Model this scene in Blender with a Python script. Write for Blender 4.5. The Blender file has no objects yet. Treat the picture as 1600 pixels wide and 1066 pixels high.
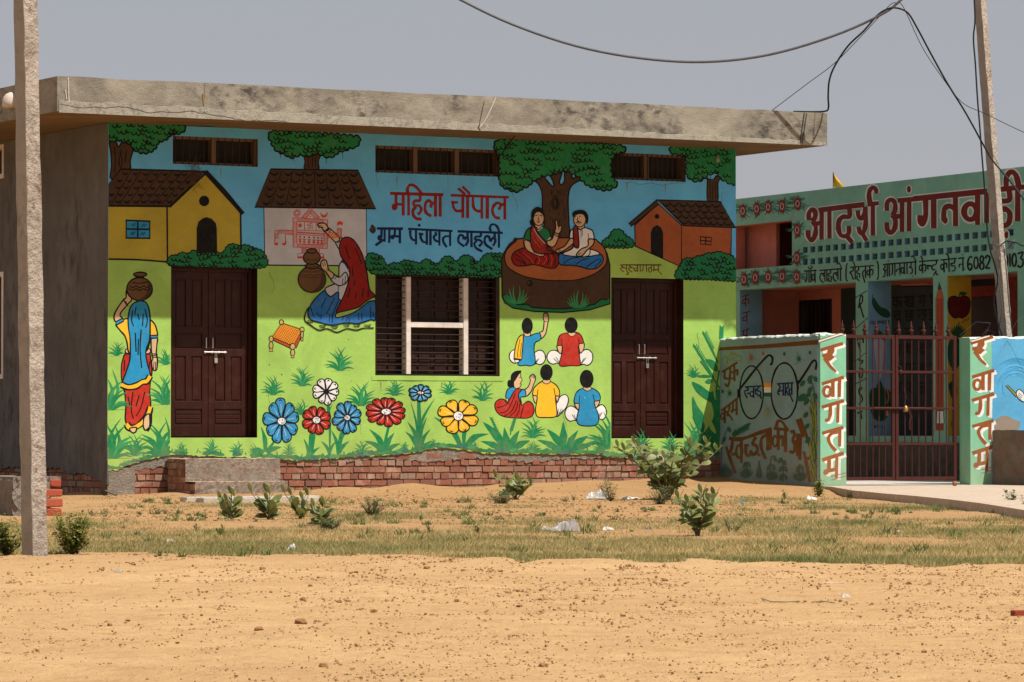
import bpy, bmesh, math, random
import numpy as np
from mathutils import Vector, noise
from mathutils.geometry import tessellate_polygon
R = math.radians
random.seed(7)
S = bpy.context.scene
COL = S.collection

# ------------------------------------------------------------------ camera, sky, sun, exposure
F_PX, HORIZON = 6000.0, 675.0
PITCH = math.atan((HORIZON - 533) / F_PX)
CAM = Vector((0, -47, 0.775))
cd = bpy.data.cameras.new('camera'); cam = bpy.data.objects.new('camera', cd); COL.objects.link(cam)
cam.location = CAM; cam.rotation_euler = (R(90) + PITCH, 0, 0)
cd.sensor_width = 36; cd.lens = 36 * F_PX / 1600; cd.clip_start = 0.5; cd.clip_end = 4000
S.camera = cam
TH = R(28.83)
U1 = Vector((math.cos(TH), math.sin(TH), 0)); N1 = Vector((math.sin(TH), -math.cos(TH), 0)); UP = Vector((0, 0, 1))
TOSUN = (N1 * 1.0 + U1 * 0.45 + UP * 1.945).normalized()
w = bpy.data.worlds.new('World'); S.world = w; w.use_nodes = True
nt = w.node_tree; bg = nt.nodes['Background']
sk = nt.nodes.new('ShaderNodeTexSky'); sk.sky_type = 'NISHITA'; sk.sun_disc = False
sk.sun_elevation = math.asin(TOSUN.z); sk.sun_rotation = math.atan2(TOSUN.x, TOSUN.y)
sk.air_density = 1.0; sk.dust_density = 0.5; sk.ozone_density = 1.0
hz = nt.nodes.new('ShaderNodeMix'); hz.data_type = 'RGBA'; hz.blend_type = 'MULTIPLY'; hz.inputs[0].default_value = 1; hz.inputs[7].default_value = (1.10, .93, .89, 1)
hz2 = nt.nodes.new('ShaderNodeMix'); hz2.data_type = 'RGBA'; hz2.inputs[0].default_value = .85; hz2.inputs[7].default_value = (4.35, 4.45, 4.85, 1)   # pale dust haze
nt.links.new(sk.outputs[0], hz.inputs[6]); nt.links.new(hz.outputs[2], hz2.inputs[6]); nt.links.new(hz2.outputs[2], bg.inputs[0]); bg.inputs[1].default_value = 0.065
sd = bpy.data.lights.new('sun', 'SUN'); so = bpy.data.objects.new('sun', sd); COL.objects.link(so)
sd.energy = 4.4; sd.angle = R(0.6); sd.color = (1.0, 0.955, 0.88)
so.rotation_euler = TOSUN.to_track_quat('Z', 'Y').to_euler(); so.location = (20, -20, 40)
S.view_settings.view_transform = 'Standard'; S.view_settings.look = 'None'
S.view_settings.exposure = 0.5; S.view_settings.gamma = 1

# ------------------------------------------------------------------ helpers
FWD = Vector((0, math.cos(PITCH), math.sin(PITCH))); CUP = Vector((0, -math.sin(PITCH), math.cos(PITCH)))
def ray(x, y): return (FWD * F_PX + Vector((x - 800, 0, 0)) + CUP * (533 - y)).normalized()
class Plane:
    def __init__(s, o, u, n): s.o = Vector(o); s.u = u.normalized(); s.n = n.normalized()
    def hit(s, x, y):
        d = ray(x, y); t = (s.o - CAM).dot(s.n) / d.dot(s.n); p = CAM + d * t
        return (p - s.o).dot(s.u), p.z
    def at(s, u, z, off=0.0): return s.o + s.u * u + UP * (z - s.o.z) + s.n * off
    def px(s, x, y, off=0.0): return s.at(*s.hit(x, y), off)
    def shift(s, d): return Plane(s.o + s.n * d, s.u, s.n)
def depth_px(x, y, d):
    r = ray(x, y); return CAM + r * ((d) / r.y)
def gz(x, y):
    """height of the sandy ground"""
    p = Vector((x, y, 0)); q = p - FAC.o
    d = q.dot(N1); u = min(max(q.dot(U1), -2), 13)
    h = 0.0
    fade = 1 - .8 * max(0, min(1, (u - 9.0) / .9))
    if d < 5:
        k = max(0, min(1, (5 - max(d, 0)) / 5)); h += (0.0 + 0.017 * min(u, 9.2)) * k * k * (3 - 2 * k) * fade
    if d < 1.5: h += 0.10 * (1 - max(d, 0) / 1.5) ** 2 * (0.05 + noise.noise(Vector((u * 1.1, 3.1, d * .8)))) * (1 if u > 0 else .5) * fade
    if y < -22.5: k = min(1, (-22.5 - y) / .8); h += k * (.016 * noise.noise(Vector((x * 3.1, y * 2.2, 8.8))) + .011 * abs(noise.noise(Vector((x * 6.5, y * 5, 2.2)))) + .006 * noise.noise(Vector((x * 14, y * 11, 6.1))))
    h += 0.018 * noise.noise(Vector((x * 0.5, y * 0.5, 1.7))) + 0.010 * noise.noise(Vector((x * 2.1, y * 1.6, 5.2)))
    return h
def ground_px(x, y):
    r = ray(x, y); z = 0.0
    for _ in range(6):
        t = (z - CAM.z) / r.z; p = CAM + r * t; z = gz(p.x, p.y)
    return Vector((p.x, p.y, z))

# facade plane: its lower left corner lies 47 m from the lens
_d = ray(168, 684); FAC = Plane(CAM + _d * (47.0 / _d.y), U1, N1); FAC.o.z = 0

class MB:
    def __init__(s): s.v = []; s.f = []; s.m = []
    def add(s, vs, fs, mi=0):
        b = len(s.v); s.v += [tuple(v) for v in vs]
        for f in fs: s.f.append([i + b for i in f]); s.m.append(mi)
    def hexa(s, p, mi=0):     # 8 points: bottom ring then top ring
        s.add(p, [(3, 2, 1, 0), (4, 5, 6, 7), (0, 1, 5, 4), (1, 2, 6, 5), (2, 3, 7, 6), (3, 0, 4, 7)], mi)
    def pbox(s, P, u0, u1, z0, z1, d0, d1, mi=0):   # box on a plane, d = outward offsets (d0 back, d1 front)
        s.hexa([P.at(u0, z0, d1), P.at(u1, z0, d1), P.at(u1, z0, d0), P.at(u0, z0, d0),
                P.at(u0, z1, d1), P.at(u1, z1, d1), P.at(u1, z1, d0), P.at(u0, z1, d0)], mi)
    def box(s, a, b, mi=0):
        x0, y0, z0 = a; x1, y1, z1 = b
        s.hexa([(x0, y0, z0), (x1, y0, z0), (x1, y1, z0), (x0, y1, z0), (x0, y0, z1), (x1, y0, z1), (x1, y1, z1), (x0, y1, z1)], mi)
    def tube(s, pts, r, n=6, mi=0, r1=None):
        pts = [Vector(p) for p in pts]; rings = []
        for i, p in enumerate(pts):
            t = (pts[min(i + 1, len(pts) - 1)] - pts[max(i - 1, 0)])
            t = t.normalized() if t.length > 1e-9 else Vector((0, 0, 1))
            a = t.orthogonal().normalized() if i == 0 else (pa - t * pa.dot(t)).normalized()
            pa = a; b = t.cross(a)
            rr = r if r1 is None else r + (r1 - r) * i / max(1, len(pts) - 1)
            rings.append([p + (a * math.cos(2 * math.pi * k / n) + b * math.sin(2 * math.pi * k / n)) * rr for k in range(n)])
        vs = [q for g in rings for q in g]; fs = []
        for i in range(len(pts) - 1):
            for k in range(n):
                fs.append((i * n + k, i * n + (k + 1) % n, (i + 1) * n + (k + 1) % n, (i + 1) * n + k))
        fs.append(tuple(range(n))[::-1]); fs.append(tuple((len(pts) - 1) * n + k for k in range(n)))
        s.add(vs, fs, mi)
    def lathe(s, base, prof, n=10, mi=0, axis=UP):
        a = axis.orthogonal().normalized(); b = axis.cross(a); vs = []; fs = []
        for r, h in prof:
            vs += [Vector(base) + axis * h + (a * math.cos(2 * math.pi * k / n) + b * math.sin(2 * math.pi * k / n)) * r for k in range(n)]
        for i in range(len(prof) - 1):
            for k in range(n): fs.append((i * n + k, i * n + (k + 1) % n, (i + 1) * n + (k + 1) % n, (i + 1) * n + k))
        fs.append(tuple(range(n))[::-1]); fs.append(tuple((len(prof) - 1) * n + k for k in range(n)))
        s.add(vs, fs, mi)
    def build(s, name, mats, parent=None, smooth=False, bevel=0.0):
        if not isinstance(mats, (list, tuple)): mats = [mats]
        me = bpy.data.meshes.new(name); o = bpy.data.objects.new(name, me); COL.objects.link(o)
        off = wloc(parent)
        me.from_pydata([(a - off.x, b - off.y, c - off.z) for a, b, c in s.v], [], s.f)
        for m in mats: me.materials.append(m)
        if len(mats) > 1: me.polygons.foreach_set('material_index', s.m)
        if smooth: me.polygons.foreach_set('use_smooth', [True] * len(me.polygons))
        me.update()
        if parent is not None: o.parent = parent
        if bevel:
            md = o.modifiers.new('bevel', 'BEVEL'); md.width = bevel; md.segments = 2; md.limit_method = 'ANGLE'
        return o
def wloc(p):
    v = Vector((0, 0, 0))
    while p is not None: v = v + p.location; p = p.parent
    return v
def tag(o, label=None, cat=None, group=None, kind=None):
    if label: o['label'] = label
    if cat: o['category'] = cat
    if group: o['group'] = group
    if kind: o['kind'] = kind
    return o
def thing(name, label, cat, loc, group=None):
    o = bpy.data.objects.new(name, None); COL.objects.link(o); o.location = loc; o.empty_display_size = .2
    return tag(o, label, cat, group)

# ------------------------------------------------------------------ materials
def node_mat(name):
    m = bpy.data.materials.new(name); m.use_nodes = True
    t = m.node_tree; return m, t, t.nodes['Principled BSDF']
def N(t, typ, **kw):
    n = t.nodes.new(typ)
    for k, v in kw.items(): setattr(n, k, v)
    return n
def noise_n(t, vec, scale, detail=4, rough=.6, dist=0.0):
    n = N(t, 'ShaderNodeTexNoise'); n.inputs['Scale'].default_value = scale; n.inputs['Detail'].default_value = detail
    n.inputs['Roughness'].default_value = rough; n.inputs['Distortion'].default_value = dist
    t.links.new(vec, n.inputs['Vector']); return n.outputs['Fac']
def ramp(t, fac, stops):
    r = N(t, 'ShaderNodeValToRGB'); e = r.color_ramp.elements
    while len(e) < len(stops): e.new(0.5)
    for el, (p, c) in zip(e, stops): el.position = p; el.color = (*c, 1) if len(c) == 3 else c
    t.links.new(fac, r.inputs[0]); return r.outputs[0]
def mixc(t, fac, a, b, mode='MIX'):
    n = N(t, 'ShaderNodeMix'); n.data_type = 'RGBA'; n.blend_type = mode
    for s, v in ((0, fac), (6, a), (7, b)):
        if isinstance(v, (int, float)): n.inputs[s].default_value = v
        elif isinstance(v, tuple): n.inputs[s].default_value = (*v, 1) if len(v) == 3 else v
        else: t.links.new(v, n.inputs[s])
    return n.outputs[2]
def objvec(t, scale=(1, 1, 1)):
    g = N(t, 'ShaderNodeNewGeometry'); mp = N(t, 'ShaderNodeMapping'); mp.inputs['Scale'].default_value = scale
    t.links.new(g.outputs['Position'], mp.inputs['Vector']); return mp.outputs[0]
def bump(t, p, h, strength, dist=.01):
    b = N(t, 'ShaderNodeBump'); b.inputs['Strength'].default_value = strength; b.inputs['Distance'].default_value = dist
    t.links.new(h, b.inputs['Height']); t.links.new(b.outputs[0], p.inputs['Normal'])
def paint(name, c, rough=.62, var=.20, dust=.06, bmp=.45):
    """wall paint: uneven brushed cover, faint dust, plaster grain"""
    if sum(c) < .25: dust *= .3
    m, t, p = node_mat(name); v = objvec(t)
    a = noise_n(t, v, 1.6, 5, .65, .6); b = noise_n(t, v, 14, 6, .7); d = noise_n(t, v, 60, 4, .7)
    lo = tuple(x * (1 - var) for x in c); hi = tuple(min(.92, x * (1 + var)) for x in c)
    base = mixc(t, ramp(t, a, [(.25, (0, 0, 0)), (.75, (1, 1, 1))]), lo, hi)
    base = mixc(t, ramp(t, b, [(.42, (0, 0, 0)), (.85, (dust * 3,) * 3)]), base, (.36, .30, .22))
    st = noise_n(t, objvec(t, (9, 9, .8)), 1.0, 4, .6)
    base = mixc(t, ramp(t, st, [(.58, (0, 0, 0)), (.8, (dust,) * 3)]), base, (.10, .09, .07))
    br = noise_n(t, objvec(t, (5, 5, 26)), 1.0, 5, .7, 1.5)          # brush strokes
    base = mixc(t, ramp(t, br, [(.35, (.16,) * 3), (.5, (0, 0, 0))]), base, tuple(x * .72 for x in c))
    base = mixc(t, ramp(t, br, [(.55, (0, 0, 0)), (.75, (.14,) * 3)]), base, tuple(min(.9, x * 1.35 + .01) for x in c))
    sp = noise_n(t, objvec(t, (1, 1, .55)), 4.5, 7, .75, .8); g = N(t, 'ShaderNodeNewGeometry'); sx = N(t, 'ShaderNodeSeparateXYZ'); t.links.new(g.outputs['Position'], sx.inputs[0])
    ad = N(t, 'ShaderNodeMath', operation='MULTIPLY_ADD'); ad.inputs[1].default_value = -1.6; t.links.new(sp, ad.inputs[0]); t.links.new(sx.outputs[2], ad.inputs[2])
    mr = N(t, 'ShaderNodeMapRange'); mr.inputs[1].default_value = -.1; mr.inputs[2].default_value = -.6; mr.inputs[4].default_value = .30; t.links.new(ad.outputs[0], mr.inputs[0])
    base = mixc(t, mr.outputs[0], base, (.38, .27, .15))              # soil splashed up from the yard
    t.links.new(base, p.inputs['Base Color']); p.inputs['Roughness'].default_value = rough
    p.inputs['Specular IOR Level'].default_value = .12
    mx = N(t, 'ShaderNodeMath', operation='ADD'); t.links.new(b, mx.inputs[0]); t.links.new(d, mx.inputs[1])
    bump(t, p, mx.outputs[0], bmp, .006); return m
def rough_mat(name, c1, c2, scale=3, c3=None, rough=.9, bs=.6, bd=.02, stretch=(1, 1, 1), fine=70):
    """concrete, mortar, earth: two-tone mottling, optional dark stains, rough relief"""
    m, t, p = node_mat(name); v = objvec(t, stretch)
    a = noise_n(t, v, scale, 8, .68, .5); b = noise_n(t, objvec(t), fine, 5, .7); e = noise_n(t, v, scale * 4.3, 6, .65)
    base = mixc(t, ramp(t, a, [(.32, (0, 0, 0)), (.68, (1, 1, 1))]), c1, c2)
    if c3: base = mixc(t, mixc(t, 1.0, ramp(t, e, [(.46, (0, 0, 0)), (.66, (1, 1, 1))]), ramp(t, noise_n(t, v, scale * .45, 3, .5, .8), [(.38, (.12,) * 3), (.62, (1, 1, 1))]), 'MULTIPLY'), base, c3)
    base = mixc(t, ramp(t, b, [(.3, (.25,) * 3), (.5, (0, 0, 0))]), base, tuple(x * .45 for x in c1))
    t.links.new(base, p.inputs['Base Color']); p.inputs['Roughness'].default_value = rough
    p.inputs['Specular IOR Level'].default_value = .2
    mx = N(t, 'ShaderNodeMath', operation='ADD'); t.links.new(e, mx.inputs[0]); t.links.new(b, mx.inputs[1])
    bump(t, p, mx.outputs[0], bs, bd); return m
def island_mat(name, cols, rough=.85, bs=.5, spread=.3, fine=45, trans=0.0):
    """colour picked per loose piece (bricks, leaves, clods)"""
    m, t, p = node_mat(name); g = N(t, 'ShaderNodeNewGeometry')
    k = len(cols); base = ramp(t, g.outputs['Random Per Island'], [(i / max(1, k - 1), c) for i, c in enumerate(cols)])
    n1 = noise_n(t, objvec(t), fine, 5, .7); n0 = noise_n(t, objvec(t), 6, 4, .6)
    base = mixc(t, ramp(t, n1, [(.3, (spread,) * 3), (.7, (0, 0, 0))]), base, tuple(x * .4 for x in cols[0]))
    base = mixc(t, ramp(t, n0, [(.55, (0, 0, 0)), (.75, (spread,) * 3)]), base, tuple(min(.8, x * 1.5) for x in cols[-1]))
    t.links.new(base, p.inputs['Base Color']); p.inputs['Roughness'].default_value = rough
    p.inputs['Specular IOR Level'].default_value = .25
    bump(t, p, n1, bs, .01); return m
def leaf_mat(name, cols, rough=.45, trans=.3):
    m, t, p = node_mat(name); g = N(t, 'ShaderNodeNewGeometry')
    k = len(cols); base = ramp(t, g.outputs['Random Per Island'], [(i / max(1, k - 1), c) for i, c in enumerate(cols)])
    base = mixc(t, ramp(t, noise_n(t, objvec(t), 30, 3), [(.35, (.4,) * 3), (.65, (0, 0, 0))]), base, tuple(x * .55 for x in cols[0]))
    t.links.new(base, p.inputs['Base Color']); p.inputs['Roughness'].default_value = rough
    tr = N(t, 'ShaderNodeBsdfTranslucent'); t.links.new(base, tr.inputs[0])
    mx = N(t, 'ShaderNodeMixShader'); mx.inputs[0].default_value = trans
    t.links.new(p.outputs[0], mx.inputs[1]); t.links.new(tr.outputs[0], mx.inputs[2])
    t.links.new(mx.outputs[0], t.nodes['Material Output'].inputs[0]); return m
def wood_mat(name, c1, c2, rough=.42):
    m, t, p = node_mat(name)
    a = noise_n(t, objvec(t, (40, 40, 2.5)), 1.2, 6, .65, 1.0); b = noise_n(t, objvec(t), 5, 4)
    base = mixc(t, ramp(t, a, [(.3, (0, 0, 0)), (.7, (1, 1, 1))]), c1, c2)
    base = mixc(t, ramp(t, b, [(.52, (0, 0, 0)), (.8, (.13,) * 3)]), base, (.20, .13, .085)); p.inputs['Specular IOR Level'].default_value = .22
    t.links.new(base, p.inputs['Base Color']); p.inputs['Roughness'].default_value = rough
    bump(t, p, a, .25, .004); return m
def metal_mat(name, c, rough=.45, met=.0, rust=None):
    m, t, p = node_mat(name); n1 = noise_n(t, objvec(t), 18, 5, .7)
    base = mixc(t, ramp(t, n1, [(.45, (0, 0, 0)), (.7, (.7,) * 3)]), c, rust or tuple(x * .6 for x in c))
    t.links.new(base, p.inputs['Base Color']); p.inputs['Roughness'].default_value = rough; p.inputs['Metallic'].default_value = met
    if met < .3: p.inputs['Specular IOR Level'].default_value = .2
    bump(t, p, n1, .2, .003); return m

C = dict(sky=(.11, .46, .90), lime=(.31, .52, .105), black=(.006, .006, .0065), brown=(.062, .032, .017), trunk=(.070, .036, .020),
         yellow=(.41, .33, .035), gold=(.80, .44, .02), leaf=(.012, .215, .07), grass=(.006, .19, .065), grass2=(.03, .26, .09), blue=(.028, .25, .48), scarf=(.015, .25, .48),
         dblue=(.015, .14, .40), navy=(.006, .018, .085), red=(.42, .022, .012), dred=(.23, .012, .011), maroon=(.23, .010, .007), white=(.72, .72, .70), cream=(.47, .49, .54), skin=(.60, .40, .23),
         orange=(.34, .085, .026), deck=(.34, .095, .026), clay=(.13, .065, .025), tan=(.42, .34, .10), green=(.012, .17, .06), litred=(.55, .05, .015), cot=(.40, .060, .012),
         mint=(.20, .48, .31), mintd=(.19, .43, .32), halo=(.62, .68, .62), rust=(.145, .058, .018), bark=(.25, .072, .014), pale=(.20, .33, .37), olive=(.28, .30, .05), dgreen=(.02, .12, .06),
         aqua=(.09, .36, .60), pink=(.50, .17, .125), wine=(.24, .03, .025), bluewall=(.17, .33, .45), chalk=(.028, .045, .055), char=(.020, .035, .032), amber=(.55, .30, .02), lilac=(.50, .42, .50), pencil=(.30, .06, .02), fruit=(.11, .008, .008), cuke=(.02, .07, .03), teal=(.015, .13, .11), hill=(.32, .48, .09), india=(.75, .30, .03))
_pm = {}
def PM(k):
    if k not in _pm: _pm[k] = paint('paint_' + k, C[k])
    return _pm[k]
CONC = rough_mat('weathered_concrete', (.175, .157, .125), (.37, .335, .265), 1.5, (.070, .064, .055), stretch=(1, 1, 1.5))
CONC_L = rough_mat('pale_concrete', (.30, .275, .225), (.40, .37, .30), 4, (.17, .16, .14))
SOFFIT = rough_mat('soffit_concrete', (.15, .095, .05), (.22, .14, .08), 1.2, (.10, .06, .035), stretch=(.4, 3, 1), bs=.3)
PLASTER = rough_mat('bare_grey_plaster', (.098, .092, .086), (.168, .158, .146), 1.3, (.066, .063, .06), stretch=(1, 1, .5))
MORTAR = rough_mat('crumbling_mortar', (.25, .205, .165), (.40, .34, .275), 9, (.15, .125, .10), bs=1.0, bd=.03)
BRICK = island_mat('old_red_brick', [(.21, .075, .05), (.34, .135, .085), (.27, .10, .065), (.40, .21, .135), (.33, .22, .16), (.36, .15, .095), (.22, .10, .07), (.40, .27, .19)], spread=.5)
JOINT = rough_mat('brick_joint', (.10, .065, .042), (.19, .125, .08), 12, bs=.9)
WOOD = wood_mat('varnished_brown_wood', (.026, .0062, .0040), (.042, .0105, .0065))
WOOD_D = wood_mat('dark_shutter_wood', (.020, .0075, .005), (.034, .013, .008))
WOOD_L = wood_mat('bare_frame_wood', (.125, .078, .048), (.20, .125, .078), .6)
STEEL = metal_mat('bright_steel', (.62, .60, .56), .35, .8)
BAR = metal_mat('dark_window_bar', (.030, .020, .017), .6, .0)
BLACKM = metal_mat('black_cable', (.018, .018, .02), .55)
GREYM = metal_mat('grey_cable', (.10, .10, .105), .5)
GATE = metal_mat('maroon_gate_paint', (.058, .013, .011), .7, .0, (.06, .022, .014))
POLE = rough_mat('pitted_sunlit_pole_concrete', (.40, .34, .28), (.60, .52, .44), 5, (.22, .15, .11), bs=1.0, bd=.03, fine=38)  # pitted sunny face, sunlight also put into its paler tone
POLE_S = rough_mat('smooth_shaded_pole_concrete', (.27, .235, .20), (.36, .32, .275), 3, (.22, .19, .16), bs=.3)  # smooth remaining faces, toned darker like the pole's shaded side
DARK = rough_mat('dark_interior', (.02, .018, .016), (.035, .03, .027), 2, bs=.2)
STEPM = rough_mat('step_render', (.25, .21, .17), (.42, .35, .28), 6, (.28, .145, .095), bs=1.0, bd=.03)
WHITEW = paint('white_window_frame', (.66, .60, .55), dust=.2)

# ------------------------------------------------------------------ painting on a wall, traced in photo pixels then laid on the wall plane
def smooth_pts(p, closed, k=4):
    if len(p) < 3: return p
    out = []; n = len(p); rng = range(n if closed else n - 1)
    for i in rng:
        if closed: a, b, c, d = p[(i - 1) % n], p[i], p[(i + 1) % n], p[(i + 2) % n]
        else: a, b, c, d = p[max(i - 1, 0)], p[i], p[i + 1], p[min(i + 2, n - 1)]
        for j in range(k):
            t = j / k; t2 = t * t; t3 = t2 * t
            out.append(tuple(.5 * (2 * b[q] + (c[q] - a[q]) * t + (2 * a[q] - 5 * b[q] + 4 * c[q] - d[q]) * t2 + (-a[q] + 3 * b[q] - 3 * c[q] + d[q]) * t3) for q in (0, 1)))
    if not closed: out.append(p[-1])
    return out
def inside(p, x, y):
    r = False; j = len(p) - 1
    for i in range(len(p)):
        if (p[i][1] > y) != (p[j][1] > y) and x < (p[j][0] - p[i][0]) * (y - p[i][1]) / (p[j][1] - p[i][1] + 1e-12) + p[i][0]: r = not r
        j = i
    return r
class Art:
    STEP = .00002; THIN = 1.3
    def __init__(s, plane, view=(0, 0, 1), base=.0005):
        s.P = plane; s.view = view; s.off = base; s.mb = MB(); s.cols = []; s.lim = None
    def V(s, x0, y0, k): s.view = (x0, y0, k); return s
    def q(s, p): return (s.view[0] + p[0] / s.view[2], s.view[1] + p[1] / s.view[2])
    def mi(s, c):
        if c not in s.cols: s.cols.append(c)
        return s.cols.index(c)
    def uz(s, p):
        u, z = s.P.hit(*s.q(p)); c = s.lim or getattr(s.P, 'clip', None)
        return (min(max(u, c[0]), c[1]), z) if c else (u, z)
    def scallop(s, pts, size):
        pts = smooth_pts(pts, True); L = [0]
        for a, b in zip(pts, pts[1:] + pts[:1]): L.append(L[-1] + math.hypot(b[0] - a[0], b[1] - a[1]))
        n = max(6, int(L[-1] / size)); P = []; k = 0; pp = pts + pts[:1]
        for i in range(n):
            t = L[-1] * i / n
            while L[k + 1] < t: k += 1
            f = (t - L[k]) / max(1e-6, L[k + 1] - L[k]); P.append((pp[k][0] + (pp[k + 1][0] - pp[k][0]) * f, pp[k][1] + (pp[k + 1][1] - pp[k][1]) * f))
        ar = sum(a[0] * b[1] - b[0] * a[1] for a, b in zip(P, P[1:] + P[:1])); sg = 1 if ar > 0 else -1; out = []
        for a, b in zip(P, P[1:] + P[:1]):
            dx, dy = b[0] - a[0], b[1] - a[1]
            for f, h in ((0, -.06), (.2, .2), (.5, .3), (.8, .2)): out.append((a[0] + dx * f + dy * h * sg, a[1] + dy * f - dx * h * sg))
        return out
    def fill(s, c, pts, sm=True, ol=0, olc='black', hold=False, scal=0):
        if scal: pts = s.scallop(pts, scal); sm = False
        if sm: pts = smooth_pts(pts, True)
        uz = [s.uz(p) for p in pts]
        if not hold: s.off += s.STEP
        vs = [s.P.at(u, z, s.off) for u, z in uz]
        tr = tessellate_polygon([[Vector((u, z, 0)) for u, z in uz]])
        fs = []
        for a, b, d in tr:
            ar = (uz[b][0] - uz[a][0]) * (uz[d][1] - uz[a][1]) - (uz[d][0] - uz[a][0]) * (uz[b][1] - uz[a][1])
            fs.append((a, b, d) if ar > 0 else (a, d, b))
        s.mb.add(vs, fs, s.mi(c))
        if ol: s.line(olc, ol, pts, sm=False, closed=True)
        return pts
    def ell(s, c, cx, cy, rx, ry, ol=0, n=20, rot=0, olc='black'):
        ca, sa = math.cos(rot), math.sin(rot)
        pts = [(cx + rx * math.cos(2 * math.pi * i / n) * ca - ry * math.sin(2 * math.pi * i / n) * sa,
                cy + rx * math.cos(2 * math.pi * i / n) * sa + ry * math.sin(2 * math.pi * i / n) * ca) for i in range(n)]
        if c: s.fill(c, pts, False, ol, olc)
        else: s.line(olc, ol, pts, sm=False, closed=True)
        return pts
    def line(s, c, wd, pts, sm=True, closed=False, taper=None):
        """wd in view units; taper = (w0, w1) factors along the stroke"""
        if len(pts) == 2: sm = False
        if sm: pts = smooth_pts(pts, closed)
        if closed: pts = list(pts) + [pts[0]]
        q = [pts[0]]
        for p in pts[1:]:
            if abs(p[0] - q[-1][0]) + abs(p[1] - q[-1][1]) > 1e-3: q.append(p)
        n = len(q)
        if n < 2: return
        s.off += s.STEP; vs = []; k = s.THIN if c == 'black' else 1.08
        for i, (x, y) in enumerate(q):
            if closed: a, b = q[(i - 1) % (n - 1)], q[(i + 1) % (n - 1)] if i < n - 1 else q[1]
            else: a, b = q[max(i - 1, 0)], q[min(i + 1, n - 1)]
            tx, ty = b[0] - a[0], b[1] - a[1]; L = math.hypot(tx, ty) or 1; nx, ny = -ty / L, tx / L
            hw = wd * k / 2 * (1 + .30 * noise.noise(Vector((i * .31, s.off * 9e4 % 97, 2.2))))
            if c == 'black' and closed and n > 14: x += .32 * s.view[2] * noise.noise(Vector((x / s.view[2] * .11, y / s.view[2] * .11, 7.7))); y += .32 * s.view[2] * noise.noise(Vector((x / s.view[2] * .11, y / s.view[2] * .11, 3.3)))
            if taper:
                f = i / (n - 1); hw *= taper[0] + (taper[1] - taper[0]) * f if len(taper) == 2 else (taper[0] + (taper[1] - taper[0]) * min(1, 2 * f) if f < .5 else taper[1] + (taper[2] - taper[1]) * (2 * f - 1))
            o = s.off + i * 2e-6
            for sg in (1, -1): u, z = s.uz((x + sg * nx * hw, y + sg * ny * hw)); vs.append(s.P.at(u, z, o))
        s.mb.add(vs, [(2 * i + 1, 2 * i + 3, 2 * i + 2, 2 * i) for i in range(n - 1)], s.mi(c))
        s.off += n * 2e-6
    def lines(s, c, wd, L, sm=True):
        for p in L: s.line(c, wd, p, sm)
    def ring(s, c, wd, cx, cy, rx, ry): s.ell(None, cx, cy, rx, ry, wd, olc=c, n=16)
    def dot(s, c, cx, cy, r, ry=None): s.ell(c, cx, cy, r, ry or r, n=10)
    def marks(s, poly, n, size, wd, c='black', seed=1, chain=2):
        """little scalloped leaf strokes inside a painted crown"""
        rnd = random.Random(seed); size *= 1.15; wd *= 1.1; n = int(n * 1.6); xs = [p[0] for p in poly]; ys = [p[1] for p in poly]; k = 0; t = 0; used = []
        while k < n and t < n * 30:
            t += 1; x = rnd.uniform(min(xs), max(xs)); y = rnd.uniform(min(ys), max(ys))
            if not all(inside(poly, x + dx, y + dy) for dx, dy in ((-size * .5, 0), (size * (chain + .6), 0), (size, size * .7), (0, -size * .4))): continue
            if any(abs(x - a) < size * .95 * (chain + .4) and abs(y - b) < size * .8 for a, b in used): continue
            used.append((x, y)); k += 1; pts = []; yy = y
            for j in range(rnd.randint(1, chain) + (chain > 1)):
                pts += [(x, yy), (x + size * .15, yy + size * .45), (x + size * .5, yy + size * .62), (x + size * .85, yy + size * .4)]
                x += size * .95; yy += rnd.uniform(-.3, .3) * size
            s.line(c, wd, pts, True)
    def tiles(s, quad, nx, ny, size, wd, ribs=True):
        a, b, c, d = quad    # top-left, top-right, bottom-right, bottom-left
        def bl(f, g): return tuple((a[q] * (1 - f) + b[q] * f) * (1 - g) + (d[q] * (1 - f) + c[q] * f) * g for q in (0, 1))
        for i in range(1, nx):
            if ribs: s.line('black', wd * .7, [bl(i / nx, .02), bl(i / nx, .98)])
        for i in range(nx):
            for j in range(ny):
                x, y = bl((i + .5) / nx + .02 * random.uniform(-1, 1), (j + .45) / ny)
                s.line('black', wd * 1.5, [(x - size, y - size * .35), (x - size * .6, y + size * .25), (x, y + size * .45), (x + size * .6, y + size * .25), (x + size, y - size * .35)], taper=(.4, 1.3, .4))
    def blade(s, c, x0, y0, x1, y1, wd, bend=.15):
        mx, my = (x0 + x1) / 2, (y0 + y1) / 2; dx, dy = x1 - x0, y1 - y0
        s.line(c, wd, [(x0, y0), (mx - dy * bend, my + dx * bend), (x1, y1)], True, taper=(.75, 1.0, .04))
    def tuft(s, x, y, h, n=13, seed=0, spread=1.0, c='grass', wd=None):
        rnd = random.Random(seed * 31 + int(x * 7 + y)); s.off = .0006 + (int(x) % 7) * .00012
        for i in range(n):
            f = (i + .5) / n * 2 - 1; a = f * 1.35 * spread + rnd.uniform(-.12, .12); L = h * (1 - .45 * abs(f)) * rnd.uniform(.8, 1.1)
            x1, y1 = x + math.sin(a) * L, y - math.cos(a) * L + abs(f) ** 2 * h * .12
            s.blade(c if rnd.random() < .75 else 'grass2', x + f * h * .06, y, x1, y1, wd or h * .075, bend=-.17 * (1 if f > 0 else -1))
        s.line(c, h * .06, [(x - h * .35, y + 1), (x + h * .4, y)], taper=(.1, 1, .1))
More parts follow.
